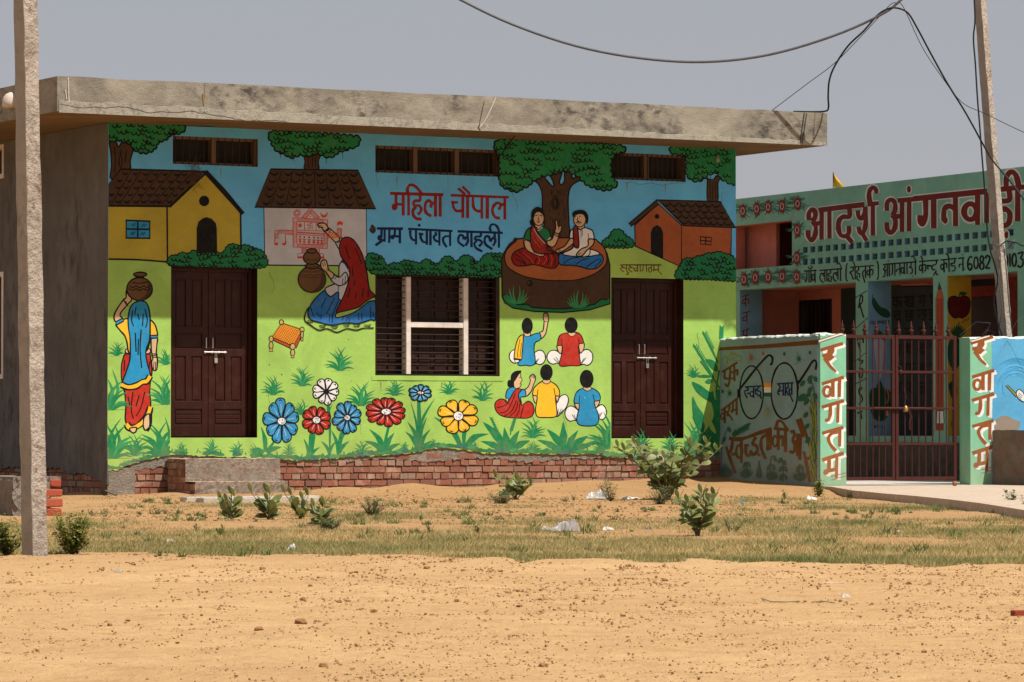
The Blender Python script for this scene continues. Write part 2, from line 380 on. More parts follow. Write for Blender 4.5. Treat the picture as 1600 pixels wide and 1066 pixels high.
    def done(s, name, parent, label=None):
        o = s.mb.build(name, [PM(c) for c in s.cols], parent)
        if label: o['label'] = label
        return o
    def flower(s, cx, cy, rx, ry, n, c, rot=0, core='white', crx=None, cry=None, wob=.08):
        rnd = random.Random(int(cx + cy)); crx = crx or rx * .24; cry = cry or ry * .24; s.off = .0025
        for i in range(n):
            a = rot + 2 * math.pi * i / n + rnd.uniform(-.06, .06); k = rnd.uniform(1 - wob, 1 + wob); wdt = math.pi / n * 1.02
            def P(r, da): return (cx + rx * r * k * math.cos(a + da), cy + ry * r * k * math.sin(a + da))
            s.fill(c, [P(.14, 0), P(.45, -wdt * .86), P(.78, -wdt * .94), P(.96, -wdt * .58), P(1.0, 0), P(.96, wdt * .58), P(.78, wdt * .94), P(.45, wdt * .86)], True, ol=8)
            if c != 'white':
                s.line('white', 9, [P(.38, 0), P(.74, .03)], taper=(.3, 1, .2)); s.line('black', 9, [P(.87, -wdt * .3), P(.92, 0), P(.87, wdt * .35)], taper=(.2, 1, .2))
            else: s.line('black', 9, [P(.75, -wdt * .4), P(.88, -wdt * .1), P(.8, wdt * .3)], taper=(.2, 1, .2))
        s.ell(core, cx, cy, crx, cry, ol=7)
        if core == 'white':
            for i in range(9):
                a = rnd.uniform(0, 6.28); r = rnd.uniform(.2, .7); s.dot('black', cx + crx * r * math.cos(a), cy + cry * r * math.sin(a), 4)
# ------------------------------------------------------------------ ground, path
def grid_mesh(name, xs, ys, mat, parent=None):
    nx, ny = len(xs), len(ys)
    v = [(x, y, gz(x, y)) for y in ys for x in xs]
    f = [(j * nx + i, j * nx + i + 1, (j + 1) * nx + i + 1, (j + 1) * nx + i) for j in range(ny - 1) for i in range(nx - 1)]
    mb = MB(); mb.v = v; mb.f = f; mb.m = [0] * len(f)
    return mb.build(name, mat, parent, smooth=True)
def sand_material():
    m, t, p = node_mat('dry_sand'); v = objvec(t)
    a = noise_n(t, v, .55, 6, .6, .4); b = noise_n(t, v, 5, 7, .7); c = noise_n(t, v, 26, 6, .75); d = noise_n(t, v, 120, 3, .7)
    base = mixc(t, ramp(t, a, [(.3, (0, 0, 0)), (.7, (1, 1, 1))]), (.50, .305, .142), (.60, .385, .19))
    base = mixc(t, ramp(t, b, [(.30, (.55,) * 3), (.52, (0, 0, 0))]), base, (.36, .20, .085))
    base = mixc(t, ramp(t, c, [(.56, (0, 0, 0)), (.70, (.55,) * 3)]), base, (.28, .155, .068))
    base = mixc(t, ramp(t, d, [(.3, (.3,) * 3), (.5, (0, 0, 0))]), base, (.25, .13, .055))
    g = N(t, 'ShaderNodeNewGeometry'); sx = N(t, 'ShaderNodeSeparateXYZ'); t.links.new(g.outputs['Position'], sx.inputs[0])
    ad = N(t, 'ShaderNodeMath', operation='MULTIPLY_ADD'); ad.inputs[1].default_value = 6.0; t.links.new(b, ad.inputs[0]); t.links.new(sx.outputs[1], ad.inputs[2])
    mr = N(t, 'ShaderNodeMapRange'); mr.inputs[1].default_value = -22; mr.inputs[2].default_value = -17; t.links.new(ad.outputs[0], mr.inputs[0])
    base = mixc(t, mr.outputs[0], base, mixc(t, 1.0, base, (.78, .735, .70), 'MULTIPLY'))     # the verge is browner soil than the road
    t.links.new(base, p.inputs['Base Color']); p.inputs['Roughness'].default_value = .95; p.inputs['Specular IOR Level'].default_value = .1
    mx = N(t, 'ShaderNodeMath', operation='MULTIPLY_ADD'); mx.inputs[1].default_value = .45; t.links.new(c, mx.inputs[0]); t.links.new(b, mx.inputs[2])
    bump(t, p, mx.outputs[0], .8, .06); return m
SAND = sand_material()
xs = np.concatenate([[-900, -200, -60, -25, -14], np.arange(-9, 10.01, .075), [14, 25, 60, 200, 900]])
ys = np.concatenate([[-900, -200, -80, -50, -40], np.arange(-36.5, -22.0, .055), np.arange(-22, 6.0, .13), np.arange(6, 14, .5), [20, 40, 90, 300, 1500]])
ground = grid_mesh('ground', [float(x) for x in xs], [float(y) for y in ys], SAND)
tag(ground, kind='structure')

# ------------------------------------------------------------------ the painted village hall
ZS = FAC.hit(168, 192)[1]                 # soffit height
W = FAC.hit(1150, 500)[0]; FAC.clip = (.003, W - .003)
def rect(P, xl, xr, yt, yb):
    xm, ym = (xl + xr) / 2, (yt + yb) / 2
    return (P.hit(xl, ym)[0], P.hit(xr, ym)[0], P.hit(xm, yb)[1], P.hit(xm, yt)[1])
def wall_cells(mb, P, u0, u1, z0, z1, ops, mif, front=0.0, back=-.22, rmi=None, ztra=()):
    us = sorted({u0, u1, *[v for o in ops for v in o[:2] if u0 < v < u1]}); zs = sorted({z0, z1, *ztra, *[v for o in ops for v in o[2:4] if z0 < v < z1]})
    def hole(u, z): return any(o[0] < u < o[1] and o[2] < z < o[3] for o in ops)
    for a, b in zip(us, us[1:]):
        for c, d in zip(zs, zs[1:]):
            um, zm = (a + b) / 2, (c + d) / 2
            if hole(um, zm): continue
            mb.add([P.at(a, c, front), P.at(b, c, front), P.at(b, d, front), P.at(a, d, front)], [(0, 1, 2, 3)], mif(um, zm))
            mb.add([P.at(a, c, back), P.at(b, c, back), P.at(b, d, back), P.at(a, d, back)], [(3, 2, 1, 0)], mif(um, zm))
    for k, o in enumerate(ops):
        a, b, c, d = o[:4]; mi = (rmi(k) if rmi else mif((a + b) / 2, (c + d) / 2))
        for e, g in (((a, c), (a, d)), ((b, d), (b, c)), ((a, d), (b, d)), ((b, c), (a, c))):
            mb.add([P.at(*e, front), P.at(*g, front), P.at(*g, back), P.at(*e, back)], [(0, 1, 2, 3)], mi)
    for e, g in (((u0, z0), (u0, z1)), ((u1, z1), (u1, z0)), ((u0, z1), (u1, z1)), ((u1, z0), (u0, z0))):
        mb.add([P.at(*e, front), P.at(*g, front), P.at(*g, back), P.at(*e, back)], [(0, 1, 2, 3)], 0)
def bricks(mb, P, u0, u1, z0, z1, d0, d1, rnd, jit=.006, row=.084):
    z = z0; k = 0
    while z < z1 - .03:
        L = .232 if k % 2 else .117; u = u0 - rnd.uniform(0, L * .9)
        while u < u1:
            a, b = max(u, u0) + .007, min(u + L, u1) - .007
            if b - a > .03:
                f = d1 + rnd.uniform(-.009, .008); j = lambda: rnd.uniform(-jit, jit)
                zb, zt = z + .004, min(z + row - .012, z1)
                mb.hexa([P.at(a + j(), zb + j(), f), P.at(b + j(), zb + j(), f), P.at(b, zb, d0), P.at(a, zb, d0), P.at(a + j(), zt + j(), f), P.at(b + j(), zt + j(), f), P.at(b, zt, d0), P.at(a, zt, d0)], 0)
            u += L
        z += row; k += 1
def ragged(mb, P, pts, ztop, front, thick, seed, mi=0, amp=.012):
    """plaster skin with a broken lower edge; pts = photo pixels along that edge"""
    rnd = random.Random(seed); uz = [P.hit(*p) for p in pts]; u = uz[0][0]; out = []
    while u < uz[-1][0]:
        i = max(k for k in range(len(uz)) if uz[k][0] <= u + 1e-9); i = min(i, len(uz) - 2)
        f = (u - uz[i][0]) / (uz[i + 1][0] - uz[i][0]); z = uz[i][1] * (1 - f) + uz[i + 1][1] * f
        out.append((u, min(ztop - .002, z + rnd.uniform(-amp, amp)))); u += rnd.uniform(.02, .05)
    out.append(uz[-1]); out[-1] = (out[-1][0], min(out[-1][1], ztop - .002)); n = len(out); vs = []
    for a, z in out: vs += [P.at(a, ztop, front), P.at(a, z, front), P.at(a, z - rnd.uniform(0, .008), front - thick)]
    fs = []
    for i in range(n - 1):
        b = 3 * i; fs += [(b, b + 1, b + 4, b + 3), (b + 1, b + 2, b + 5, b + 4)]
    fs += [(0, 2, 1), (3 * n - 3, 3 * n - 2, 3 * n - 1)]
    mb.add(vs, fs, mi)

hall = thing('village_hall', 'flat roofed village hall with a mural of huts, trees and people on its front wall', 'hall', (FAC.o.x, FAC.o.y, 0))
DOORS = [rect(FAC, 267, 402, 418, 684), rect(FAC, 955, 1068, 435, 685)]
WIN = rect(FAC, 586.3, 781, 430, 587.5)
VENTS = [rect(FAC, 270, 403, 215, 258.5), rect(FAC, 586.5, 781, 231, 273), rect(FAC, 954.7, 1071.6, 240.6, 282.3)]
ZB = FAC.hit(660, 690)[1]; ZG = FAC.hit(500, 411)[1]
mb = MB()
def fm(u, z): return 1 if z > ZG else 0
_D = [(a, b, ZB - 1, d) if c < ZB else (a, b, c, d) for a, b, c, d in DOORS]
wall_cells(mb, FAC, 0, W, ZB, ZS, DOORS + [WIN] + VENTS, fm, rmi=lambda k: 2 if k < 2 else (0 if k == 2 else 3), ztra=(ZG,))
PM('lime'); PM('sky')
edge = [(168.3, 735), (185, 734), (200, 727), (215, 723), (232, 718), (250, 715), (262, 711), (300, 712), (440, 717), (462, 720), (492, 718), (530, 716), (567, 713), (605, 711), (642, 708), (660, 703), (673, 700.7), (701, 700), (729, 703.5), (757, 708), (810, 709), (872, 709.5), (944, 710), (950, 714), (994, 715), (1060, 715.5), (1100, 714), (1124, 713), (1149, 713)]
ragged(mb, FAC, edge, ZB, 0.0, .022, 3)
front = mb.build('front_wall', [PM('lime'), PM('sky'), WOOD_D, WOOD_L], hall)
mb = MB()
grey = [(205, 737), (262, 728), (440, 722), (520, 722), (600, 718), (640, 718), (680, 722), (730, 717), (770, 716), (830, 723), (870, 718), (945, 716), (1000, 718), (1060, 719), (1149, 717)]
ragged(mb, FAC, grey, ZB - .01, -.016, .022, 5, amp=.018)
ragged(mb, FAC, [(168.3, 779), (190, 778), (211, 777)], FAC.hit(190, 731)[1], -.006, .02, 8, amp=.004)
mb.build('mortar_band', MORTAR, hall)
SIDE = Plane(FAC.o, -N1, -U1)
mb = MB(); rnd = random.Random(4)
zt = FAC.hit(660, 703)[1]
bricks(mb, FAC, .02, W, -.16, zt, -.2, -.022, rnd)
bricks(mb, SIDE, 0.0, 4.5, -.16, .42, -.2, -.024, rnd)
mb.pbox(FAC, .0, W, -.4, ZB - .02, -.21, -.034, 1)
mb.pbox(SIDE, .22, 8, -.4, .6, -.2, -.034, 1)
mb.build('brick_plinth', [BRICK, JOINT], hall)
# side and back walls
mb = MB(); sw = (3.42, 4.7); zb, zt_ = FAC.hit(168, 1)[1], 0
SWIN = (SIDE.hit(6, 500)[0], SIDE.hit(6, 500)[0] + 1.3, SIDE.hit(3, 592)[1], SIDE.hit(3, 425)[1])
SVENT = (SWIN[0], SWIN[1], SIDE.hit(3, 279)[1], SIDE.hit(3, 226)[1])
wall_cells(mb, SIDE, 0.001, 8, .40, ZS, [SWIN, SVENT], lambda u, z: 0, front=.005)
ragged(mb, SIDE, [(168, 757), (150, 748), (128, 738), (110, 742), (90, 730), (60, 735), (20, 730), (-40, 735)], .40, .005, .03, 9, amp=.02)
RIGHT = Plane(FAC.at(W, 0, 0), -N1, U1)
mb.pbox(RIGHT, .22, 8, -.3, ZS, -.22, 0)
mb.pbox(SIDE, 8, 8.22, -.3, ZS, -W, 0)
mb.build('side_wall', PLASTER, hall)
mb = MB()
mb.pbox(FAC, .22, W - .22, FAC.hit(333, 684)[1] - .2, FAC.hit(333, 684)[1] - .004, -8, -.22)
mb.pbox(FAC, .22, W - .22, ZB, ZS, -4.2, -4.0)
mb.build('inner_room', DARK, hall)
for nm, (a, b, c, d) in (('side_window', SWIN), ('side_ventilator', SVENT)):
    mb = MB()
    for q in ((a, a + .06, c, d), (b - .06, b, c, d), (a + .06, b - .06, d - .06, d), (a + .06, b - .06, c, c + .06)): mb.pbox(SIDE, q[0], q[1], q[2], q[3], -.12, .012)
    f = mb.build(nm, WHITEW, hall)
    mb = MB()
    n = int((d - c) / .085)
    for i in range(n): mb.tube([SIDE.at(a + .06, c + (i + 1) * (d - c) / (n + 1), -.05), SIDE.at(b - .06, c + (i + 1) * (d - c) / (n + 1), -.05)], .007)
    mb.pbox(SIDE, a, b, c, d, -.2, -.16)
    mb.build('grille', BAR, f)
# roof slab
DL, DR = 1.23, 1.17; uL, uR = -1.17, W + .69; ZT = ZS + .427
mb = MB()
p0, p1 = FAC.at(uL, ZS, DL), FAC.at(uR, ZS, DR); q0, q1 = FAC.at(uL, ZS, -9.2), FAC.at(uR, ZS, -9.2)
rnd = random.Random(2)
# fascia cut into short lengths with a slightly uneven top and bottom arris
NS = 90; top = []; bot = []
for i in range(NS + 1):
    f = i / NS; p = p0.lerp(p1, f)
    bot.append(p + UP * rnd.choice([rnd.uniform(-.006, .006), rnd.uniform(-.004, .020)])); top.append(p + UP * (.427 + rnd.choice([rnd.uniform(-.006, .004), rnd.uniform(-.016, .004)])))
b = len(mb.v); mb.v += [tuple(p) for p in bot + top]
for i in range(NS): mb.f.append([b + i, b + i + 1, b + NS + 1 + i + 1, b + NS + 1 + i]); mb.m.append(0)
k = len(mb.v); mb.v += [tuple(q0), tuple(q1), tuple(q0 + UP * .427), tuple(q1 + UP * .427)]
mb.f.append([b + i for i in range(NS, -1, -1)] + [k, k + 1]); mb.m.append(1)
mb.f.append([b + NS + 1 + i for i in range(NS + 1)] + [k + 3, k + 2]); mb.m.append(0)
for f in ([b, b + NS + 1, k + 2, k], [b + NS, k + 1, k + 3, b + 2 * NS + 1], [k, k + 2, k + 3, k + 1]): mb.f.append(f); mb.m.append(0)
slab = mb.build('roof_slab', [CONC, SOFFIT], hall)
FASC = Plane(p0, p1 - p0, Vector(((p1 - p0).y, -(p1 - p0).x, 0)))
# pale render strip along the foot of the fascia and the cracks above it
mb = MB(); rnd = random.Random(12); n = 120; vs = []
Lf = (p1 - p0).length
for i in range(n + 1):
    u = .02 + (Lf - .04) * i / n; hh = max(.03, .13 - .10 * (i / n) + .02 * noise.noise(Vector((u * 2, 1, 1))) + rnd.choice([rnd.uniform(-.006, .006), rnd.uniform(-.004, .020)]))
    vs += [FASC.at(u, ZS - .008, .007), FASC.at(u, ZS + hh, .007), FASC.at(u, ZS + hh + .003, -.002), FASC.at(u, ZS - .008, -.01)]
fs = []
for i in range(n): fs += [(4 * i, 4 * i + 4, 4 * i + 5, 4 * i + 1), (4 * i + 1, 4 * i + 5, 4 * i + 6, 4 * i + 2), (4 * i + 3, 4 * i + 7, 4 * i + 4, 4 * i)]
mb.add(vs, fs); mb.build('pale_drip_edge', CONC_L, slab)
C['crack'] = (.05, .045, .04); C['lime_wash'] = (.55, .52, .46); C['rusty'] = (.32, .17, .05); C['hole_shade'] = (.035, .025, .018)
a = Art(FASC, base=.0095); a.V(0, 80, 4); rnd = random.Random(5)
x, y = 372, 330; pts = []
while x < 1800: pts.append((x, y)); x += rnd.uniform(14, 40); y += rnd.uniform(-6, 9) * (1 if x < 1400 else .8)
a.line('crack', 2.4, pts, False); a.line('crack', 1.6, [(1275, 200), (1278, 260), (1270, 345)], False)
a.line('lime_wash', 5, [(424, 165), (426, 220), (430, 320)]); a.line('lime_wash', 4, [(408, 240), (414, 300)]); a.line('rusty', 6, [(1268, 262), (1274, 335)])
a.V(700, 0, 2.667); a.line('lime_wash', 3, [(198, 408), (160, 490), (132, 530)]); a.line('crack', 4, [(132, 520), (124, 532), (134, 542)])
a.line('crack', 2, [(150, 420), (140, 470), (128, 525)]); a.line('crack', 4, [(1484, 470), (1466, 597)]); a.line('crack', 3, [(1494, 472), (1475, 597)])
a.done('crack', slab)
# doors
def door(o):
    a, b, c, d = o; root = None; D = -.20; mid = (a + b) / 2
    fr = MB()
    fr.pbox(FAC, a + .001, a + .05, c, d - .001, D - .03, D + .055); fr.pbox(FAC, b - .05, b - .001, c, d - .001, D - .03, D + .055); fr.pbox(FAC, a + .05, b - .05, d - .05, d - .001, D - .03, D + .055)
    root = fr.build('door', WOOD, hall, bevel=.004)
    ha = d - .05 - c - .012
    for s, (l, r) in enumerate(((a + .052, mid - .003), (mid + .003, b - .052))):
        m = MB(); z = lambda f: d - .05 - f * ha; wd = r - l; st = wd * .15
        m.pbox(FAC, l, r, c + .012, d - .05, D - .02, D)               # panel ground
        hr = [(0, .045), (.335, .372), (.466, .512), (.785, .832), (.928, 1.0)]; F = D + .018
        for f0, f1 in hr: m.pbox(FAC, l + st, r - st, z(f1), z(f0), D - .01, F)
        m.pbox(FAC, l, l + st, z(1), z(0), D - .01, F - .0007); m.pbox(FAC, r - st, r, z(1), z(0), D - .01, F - .0007)
        cm = (l + r) / 2
        for f0, f1 in ((.045, .335), (.512, .785)):
            m.pbox(FAC, cm - wd * .07, cm + wd * .07, z(f1), z(f0), D - .01, F - .0015)
            for x0, x1 in ((l + st, cm - wd * .07), (cm + wd * .07, r - st)): m.pbox(FAC, x0 + .022, x1 - .022, z(f1) + .022, z(f0) - .022, D - .01, D + .010)
        m.pbox(FAC, l + st + .022, r - st - .022, z(.466) + .02, z(.372) - .02, D - .01, D + .011)
        for k in range(3):
            za = z(.928) + .02 + k * (z(.832) - z(.928) - .04) / 3; m.pbox(FAC, l + st + .02, r - st - .02, za + .004, za + (z(.832) - z(.928) - .04) / 3 - .004, D - .01, D + .012)
        leaf = m.build('door_leaf', WOOD, root, bevel=.003)
        h = MB(); hu = (r - st * .5) if s == 0 else (l + st * .55); zt = z(.40); zb2 = z(.462)
        h.tube([FAC.at(hu, zt, F), FAC.at(hu, zt, F + .035), FAC.at(hu, zb2, F + .035), FAC.at(hu, zb2, F)], .006)
        h.build('handle', STEEL, root)
    m = MB(); zl = d - .05 - .487 * ha; F = D + .02
    m.tube([FAC.at(mid - .06, zl, F + .014), FAC.at(mid + .24, zl, F + .014)], .008, 8)
    for k in (-.05, .05, .14, .22): m.pbox(FAC, mid + k - .012, mid + k + .012, zl - .016, zl + .016, F - .004, F + .01)
    m.build('latch', STEEL, root)
    m = MB(); m.pbox(FAC, mid + .075, mid + .115, zl - .135, zl - .075, F + .004, F + .026); m.tube([FAC.at(mid + .083, zl - .08, F + .015), FAC.at(mid + .083, zl - .01, F + .02), FAC.at(mid + .107, zl - .01, F + .02), FAC.at(mid + .107, zl - .08, F + .015)], .004)
    m.build('padlock', STEEL, root, bevel=.004)
    return root
for o in DOORS: door(o)
# main window
a0, b0, c0, d0 = WIN
mb = MB(); mb.pbox(FAC, a0 + .001, a0 + .03, c0, d0, -.14, -.02); mb.pbox(FAC, b0 - .05, b0 - .001, c0, d0, -.14, -.012)
mb.pbox(FAC, a0 + .03, b0 - .05, d0 - .03, d0 - .001, -.14, -.02); mb.pbox(FAC, a0 + .03, b0 - .05, c0 + .001, c0 + .02, -.14, -.02)
win = mb.build('window', WOOD_D, hall, bevel=.003)
um = [FAC.hit(x, 510)[0] for x in (635.5, 642, 725, 732)]
for l, r in ((um[0], um[1] + .005), (um[2], um[3] + .002)):
    m = MB(); m.pbox(FAC, l, r, c0 + .02, d0 - .03, -.14, -.008); m.build('mullion', WHITEW, win, bevel=.004)
m = MB(); zt1, zt2 = FAC.hit(684, 504)[1], FAC.hit(684, 512)[1]; m.pbox(FAC, um[1] + .006, um[2] - .001, zt2, zt1, -.13, -.014); m.build('transom', WHITEW, win, bevel=.003)
m = MB(); nb = 16
for i in range(nb):
    z = c0 + .03 + (i + .5) * (d0 - c0 - .06) / nb
    for l, r in ((a0 + .03, um[0]), (um[1] + .005, um[2]), (um[3] + .002, b0 - .05)): m.tube([FAC.at(l, z, -.05), FAC.at((l + r) / 2, z + random.uniform(-.004, .004), -.05), FAC.at(r, z, -.05)], .0065)
m.build('horizontal_bars', BAR, win)
for l, r in ((a0 + .03, um[0] + .02), (um[0] + .03, (um[1] + um[2]) / 2 - .003), ((um[1] + um[2]) / 2 + .003, um[3] - .01), (um[3], b0 - .05)):
    m = MB(); m.pbox(FAC, l, r, c0 + .02, d0 - .03, -.215, -.19)
    k = 9; hh = (d0 - c0 - .06) / k
    for i in range(k):
        z = c0 + .03 + i * hh; q = 2 if r - l < .45 else 4
        for j in range(q):
            ww = (r - l - .04) / q; uu = l + .02 + j * ww + (.012 if i % 2 else 0)
            m.pbox(FAC, uu + .02, uu + ww - .012, z + .02, z + hh - .025, -.192, -.172)
    m.build('shutter', WOOD_D, win)
m = MB(); m.pbox(FAC, a0 - .05, b0 + .05, c0 - .062, c0 - .002, .0012, .0055); m.build('window_sill', PM('lime'), win, bevel=.006)
# ventilators
for k, (a, b, c, d) in enumerate(VENTS):
    m = MB(); n = 3 if k == 1 else 2; D = -.13
    for q in ((a + .001, a + .03, c, d), (b - .03, b - .001, c, d), (a + .03, b - .03, d - .03, d - .001), (a + .03, b - .03, c + .001, c + .035)): m.pbox(FAC, *q, -.16, -.06)
    for i in range(1, n): x = a + (b - a) * i / n; m.pbox(FAC, x - .035, x + .035, c + .035, d - .03, -.16, -.06)
    m.pbox(FAC, a + .03, b - .03, c + .035, d - .03, -.2, -.17, 1)
    v = m.build('ventilator', [WOOD_L, DARK], hall)
    m = MB(); nb = (12, 18, 15)[k]
    for i in range(nb): x = a + (b - a) * (i + .5) / nb; m.tube([FAC.at(x, c - .01, -.03), FAC.at(x, d + .01, -.03)], .0075)
    m.build('vertical_bars', BAR, v)
# entrance steps of brick and cement
m = MB(); sb = MB(); rnd = random.Random(9)
P1 = FAC.shift(.58); P2 = FAC.shift(.92)
s1 = (P1.hit(290, 730)[0], P1.hit(438, 730)[0], P1.hit(360, 752)[1], P1.hit(360, 716)[1])
s2 = (P2.hit(305, 760)[0], P2.hit(450, 760)[0], -.1, P2.hit(370, 752)[1])
def lumpy(P, u0, u1, z0, z1, d0, nx, amp, mi, rnd):
    vs = []; fs = []; nz = 6
    for j in range(nz + 1):
        for i in range(nx + 1): vs.append(P.at(u0 + (u1 - u0) * i / nx, z0 + (z1 - z0) * j / nz + (rnd.uniform(-amp, 0) if j == nz else 0), rnd.uniform(-amp, amp * .3)))
    for j in range(nz):
        for i in range(nx): a = j * (nx + 1) + i; fs.append((a, a + 1, a + nx + 2, a + nx + 1))
    k = len(vs)
    for i in range(nx + 1): vs.append(P.at(u0 + (u1 - u0) * i / nx, z1 - .004, d0))
    nf = len(fs)
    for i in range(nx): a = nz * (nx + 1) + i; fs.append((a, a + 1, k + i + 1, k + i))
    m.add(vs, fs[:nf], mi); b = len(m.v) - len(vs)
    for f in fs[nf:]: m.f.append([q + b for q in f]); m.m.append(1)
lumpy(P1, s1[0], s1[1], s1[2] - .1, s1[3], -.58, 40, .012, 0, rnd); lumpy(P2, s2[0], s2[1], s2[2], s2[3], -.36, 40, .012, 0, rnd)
for Pp, sA, dep in ((P1, s1, .56), (P2, s2, .34)):
    for u, s in ((sA[0], -1), (sA[1], 1)):
        Q = Plane(Pp.at(u, 0, 0), -N1, U1 * s)
        bricks(sb, Q, 0.0, dep, -.1, sA[3] - .012, -.1, .0, rnd)
    m.pbox(Pp, sA[0] + .012, sA[1] - .012, -.1, sA[3] - .03, -dep, -.02, 0)
steps = m.build('entrance_steps', [STEPM, rough_mat('sandy_sunlit_tread', (.42, .28, .17), (.52, .38, .26), 7)], hall)  # sand on the treads, coloured lighter to imitate sun-lit ledges
sb.build('step_bricks', BRICK, steps)
# ------------------------------------------------------------------ the mural on the front wall
def T(x, y, h, n=13, **k):
    tf.V(0, 0, 1); tf.lim = (.003, DOORS[0][0] - .01) if x < 267 else (DOORS[0][1] + .01, DOORS[1][0] - .01) if 402 < x < 955 else (DOORS[1][1] + .01, W - .003) if x > 1066 else None
    tf.tuft(x, y, h, n, **k); tf.lim = None
# left tree behind the yellow hut
a = Art(FAC).V(0, 80, 4)
a.fill('trunk', [(685, 565), (692, 630), (696, 720), (696, 800), (808, 745), (815, 680), (833, 600), (800, 575), (770, 555), (740, 600), (720, 555)], ol=7)
a.lines('black', 5, [[(715, 600), (720, 680), (716, 760)], [(760, 610), (750, 680), (760, 740)], [(790, 620), (780, 700)]]); a.ell('trunk', 752, 690, 10, 34, 5)
cr = a.fill('leaf', [(676, 448), (900, 452), (1150, 468), (1152, 490), (1112, 516), (1060, 512), (1044, 550), (985, 562), (975, 602), (930, 630), (880, 632), (835, 610), (818, 574), (770, 566), (740, 545), (706, 566), (678, 540)], ol=9, scal=34)
a.marks(cr, 46, 26, 6, seed=3)
a.done('painted_tree', front)
# yellow hut
a = Art(FAC, base=.0030).V(0, 80, 4)
a.fill('yellow', [(668, 965), (1046, 970), (1047, 1312), (668, 1302)], False)
a.fill('yellow', [(1040, 972), (1060, 972), (1280, 765), (1500, 1012), (1506, 1275), (1300, 1312), (1045, 1312)], False)
a.fill('brown', [(668, 832), (755, 738), (1282, 752), (1060, 970), (668, 966)], False, 8)
a.tiles([(755, 742), (1275, 755), (1055, 962), (640, 962)], 8, 5, 16, 6)
a.line('black', 24, [(1282, 753), (1400, 880), (1518, 1018)]); a.line('black', 10, [(1280, 768), (1060, 975)])
a.lines('black', 8, [[(668, 968), (1060, 972)], [(1043, 972), (1046, 1312)], [(668, 1300), (860, 1304), (1045, 1318)], [(1502, 1010), (1506, 1240)]])
a.dot('black', 1275, 937, 33, 34)
a.fill('black', [(1228, 1262), (1228, 1110), (1240, 1066), (1268, 1044), (1292, 1038), (1322, 1048), (1348, 1076), (1354, 1110), (1356, 1262)], False)
a.fill('scarf', [(788, 1058), (935, 1064), (935, 1170), (788, 1168)], False, 9); a.lines('black', 8, [[(860, 1060), (860, 1168)], [(788, 1112), (935, 1114)]])
for x, y in ((820, 1075), (885, 1078), (815, 1128), (880, 1130)): a.lines('black', 4, [[(x, y + 20), (x + 14, y)], [(x + 12, y + 22), (x + 26, y + 2)]])
a.done('painted_hut', front)
def bush(view, pts, n, sz, seed, base=.0042):
    a = Art(FAC, base=base).V(*view); p = a.fill('green', pts, True, 1.4 * view[2], scal=6.5 * view[2]); a.marks(p, n, sz, 1.3 * view[2], seed=seed); a.done('painted_bush', front)
bush((0, 340, 4), [(1050, 290), (1045, 262), (1080, 238), (1110, 240), (1140, 214), (1168, 236), (1212, 205), (1245, 232), (1300, 206), (1345, 212), (1375, 232), (1405, 212), (1420, 180), (1460, 167), (1498, 184), (1530, 171), (1568, 188), (1605, 200), (1645, 222), (1655, 308), (1380, 308), (1080, 300)], 26, 24, 4)
# woman with a pot on her head
a = Art(FAC).V(0, 340, 4); K = 7
a.fill('red', [(795, 850), (768, 885), (757, 950), (764, 1040), (780, 1100), (786, 1190), (782, 1260), (797, 1302), (830, 1310), (880, 1280), (920, 1230), (942, 1180), (936, 1100), (940, 1030), (950, 960), (942, 890), (925, 845)], ol=K)
a.lines('black', 6, [[(800, 1120), (812, 1180)], [(830, 1090), (820, 1200), (835, 1260)], [(870, 1110), (850, 1180)], [(905, 1090), (880, 1190), (850, 1240)], [(780, 890), (775, 960)], [(935, 900), (930, 960)]])
a.line('black', 34, [(790, 1288), (810, 1315), (842, 1312), (885, 1284), (924, 1232), (940, 1182)]); a.line('gold', 22, [(790, 1288), (810, 1315), (842, 1312), (885, 1284), (924, 1232), (940, 1182)])
a.fill('skin', [(810, 1318), (852, 1312), (848, 1340), (826, 1345)], ol=K); a.fill('skin', [(900, 1250), (936, 1228), (938, 1296), (915, 1330), (896, 1312)], ol=K); a.line('black', 14, [(941, 1225), (940, 1300), (918, 1333)])
a.fill('skin', [(800, 818), (925, 815), (928, 852), (795, 852)], ol=K)
a.fill('skin', [(790, 455), (788, 500), (768, 518), (722, 588), (712, 625), (725, 652), (770, 636), (750, 605), (800, 540), (822, 515), (815, 470)], ol=K)
for k in range(4): a.line('black', 4, [(768 + k * 5, 512 + k * 9), (790 + k * 4, 530 + k * 8)])
a.fill('skin', [(945, 752), (982, 752), (980, 800), (976, 850), (984, 890), (980, 945), (968, 957), (955, 945), (947, 905), (955, 880), (948, 840)], ol=K)
for k in range(3): a.line('black', 5, [(950, 852 + k * 10), (985, 855 + k * 10)])
a.lines('black', 4, [[(962, 900), (960, 948)], [(972, 902), (972, 952)]])
a.fill('gold', [(802, 640), (770, 640), (725, 665), (745, 700), (780, 740), (795, 790), (803, 842), (818, 842), (815, 760)], ol=K)
a.fill('gold', [(936, 648), (960, 660), (976, 690), (983, 742), (942, 748), (930, 800), (917, 832), (905, 822), (925, 760)], ol=K)
a.fill('scarf', [(722, 652), (767, 630), (773, 647), (729, 672)], False, K); a.fill('scarf', [(940, 738), (983, 735), (984, 752), (942, 756)], False, K)
a.fill('scarf', [(870, 522), (912, 532), (932, 580), (938, 640), (935, 760), (912, 830), (917, 900), (940, 985), (925, 1012), (880, 1020), (850, 1042), (800, 1047), (764, 1036), (790, 960), (812, 880), (812, 760), (800, 660), (806, 590), (826, 545)], ol=K)
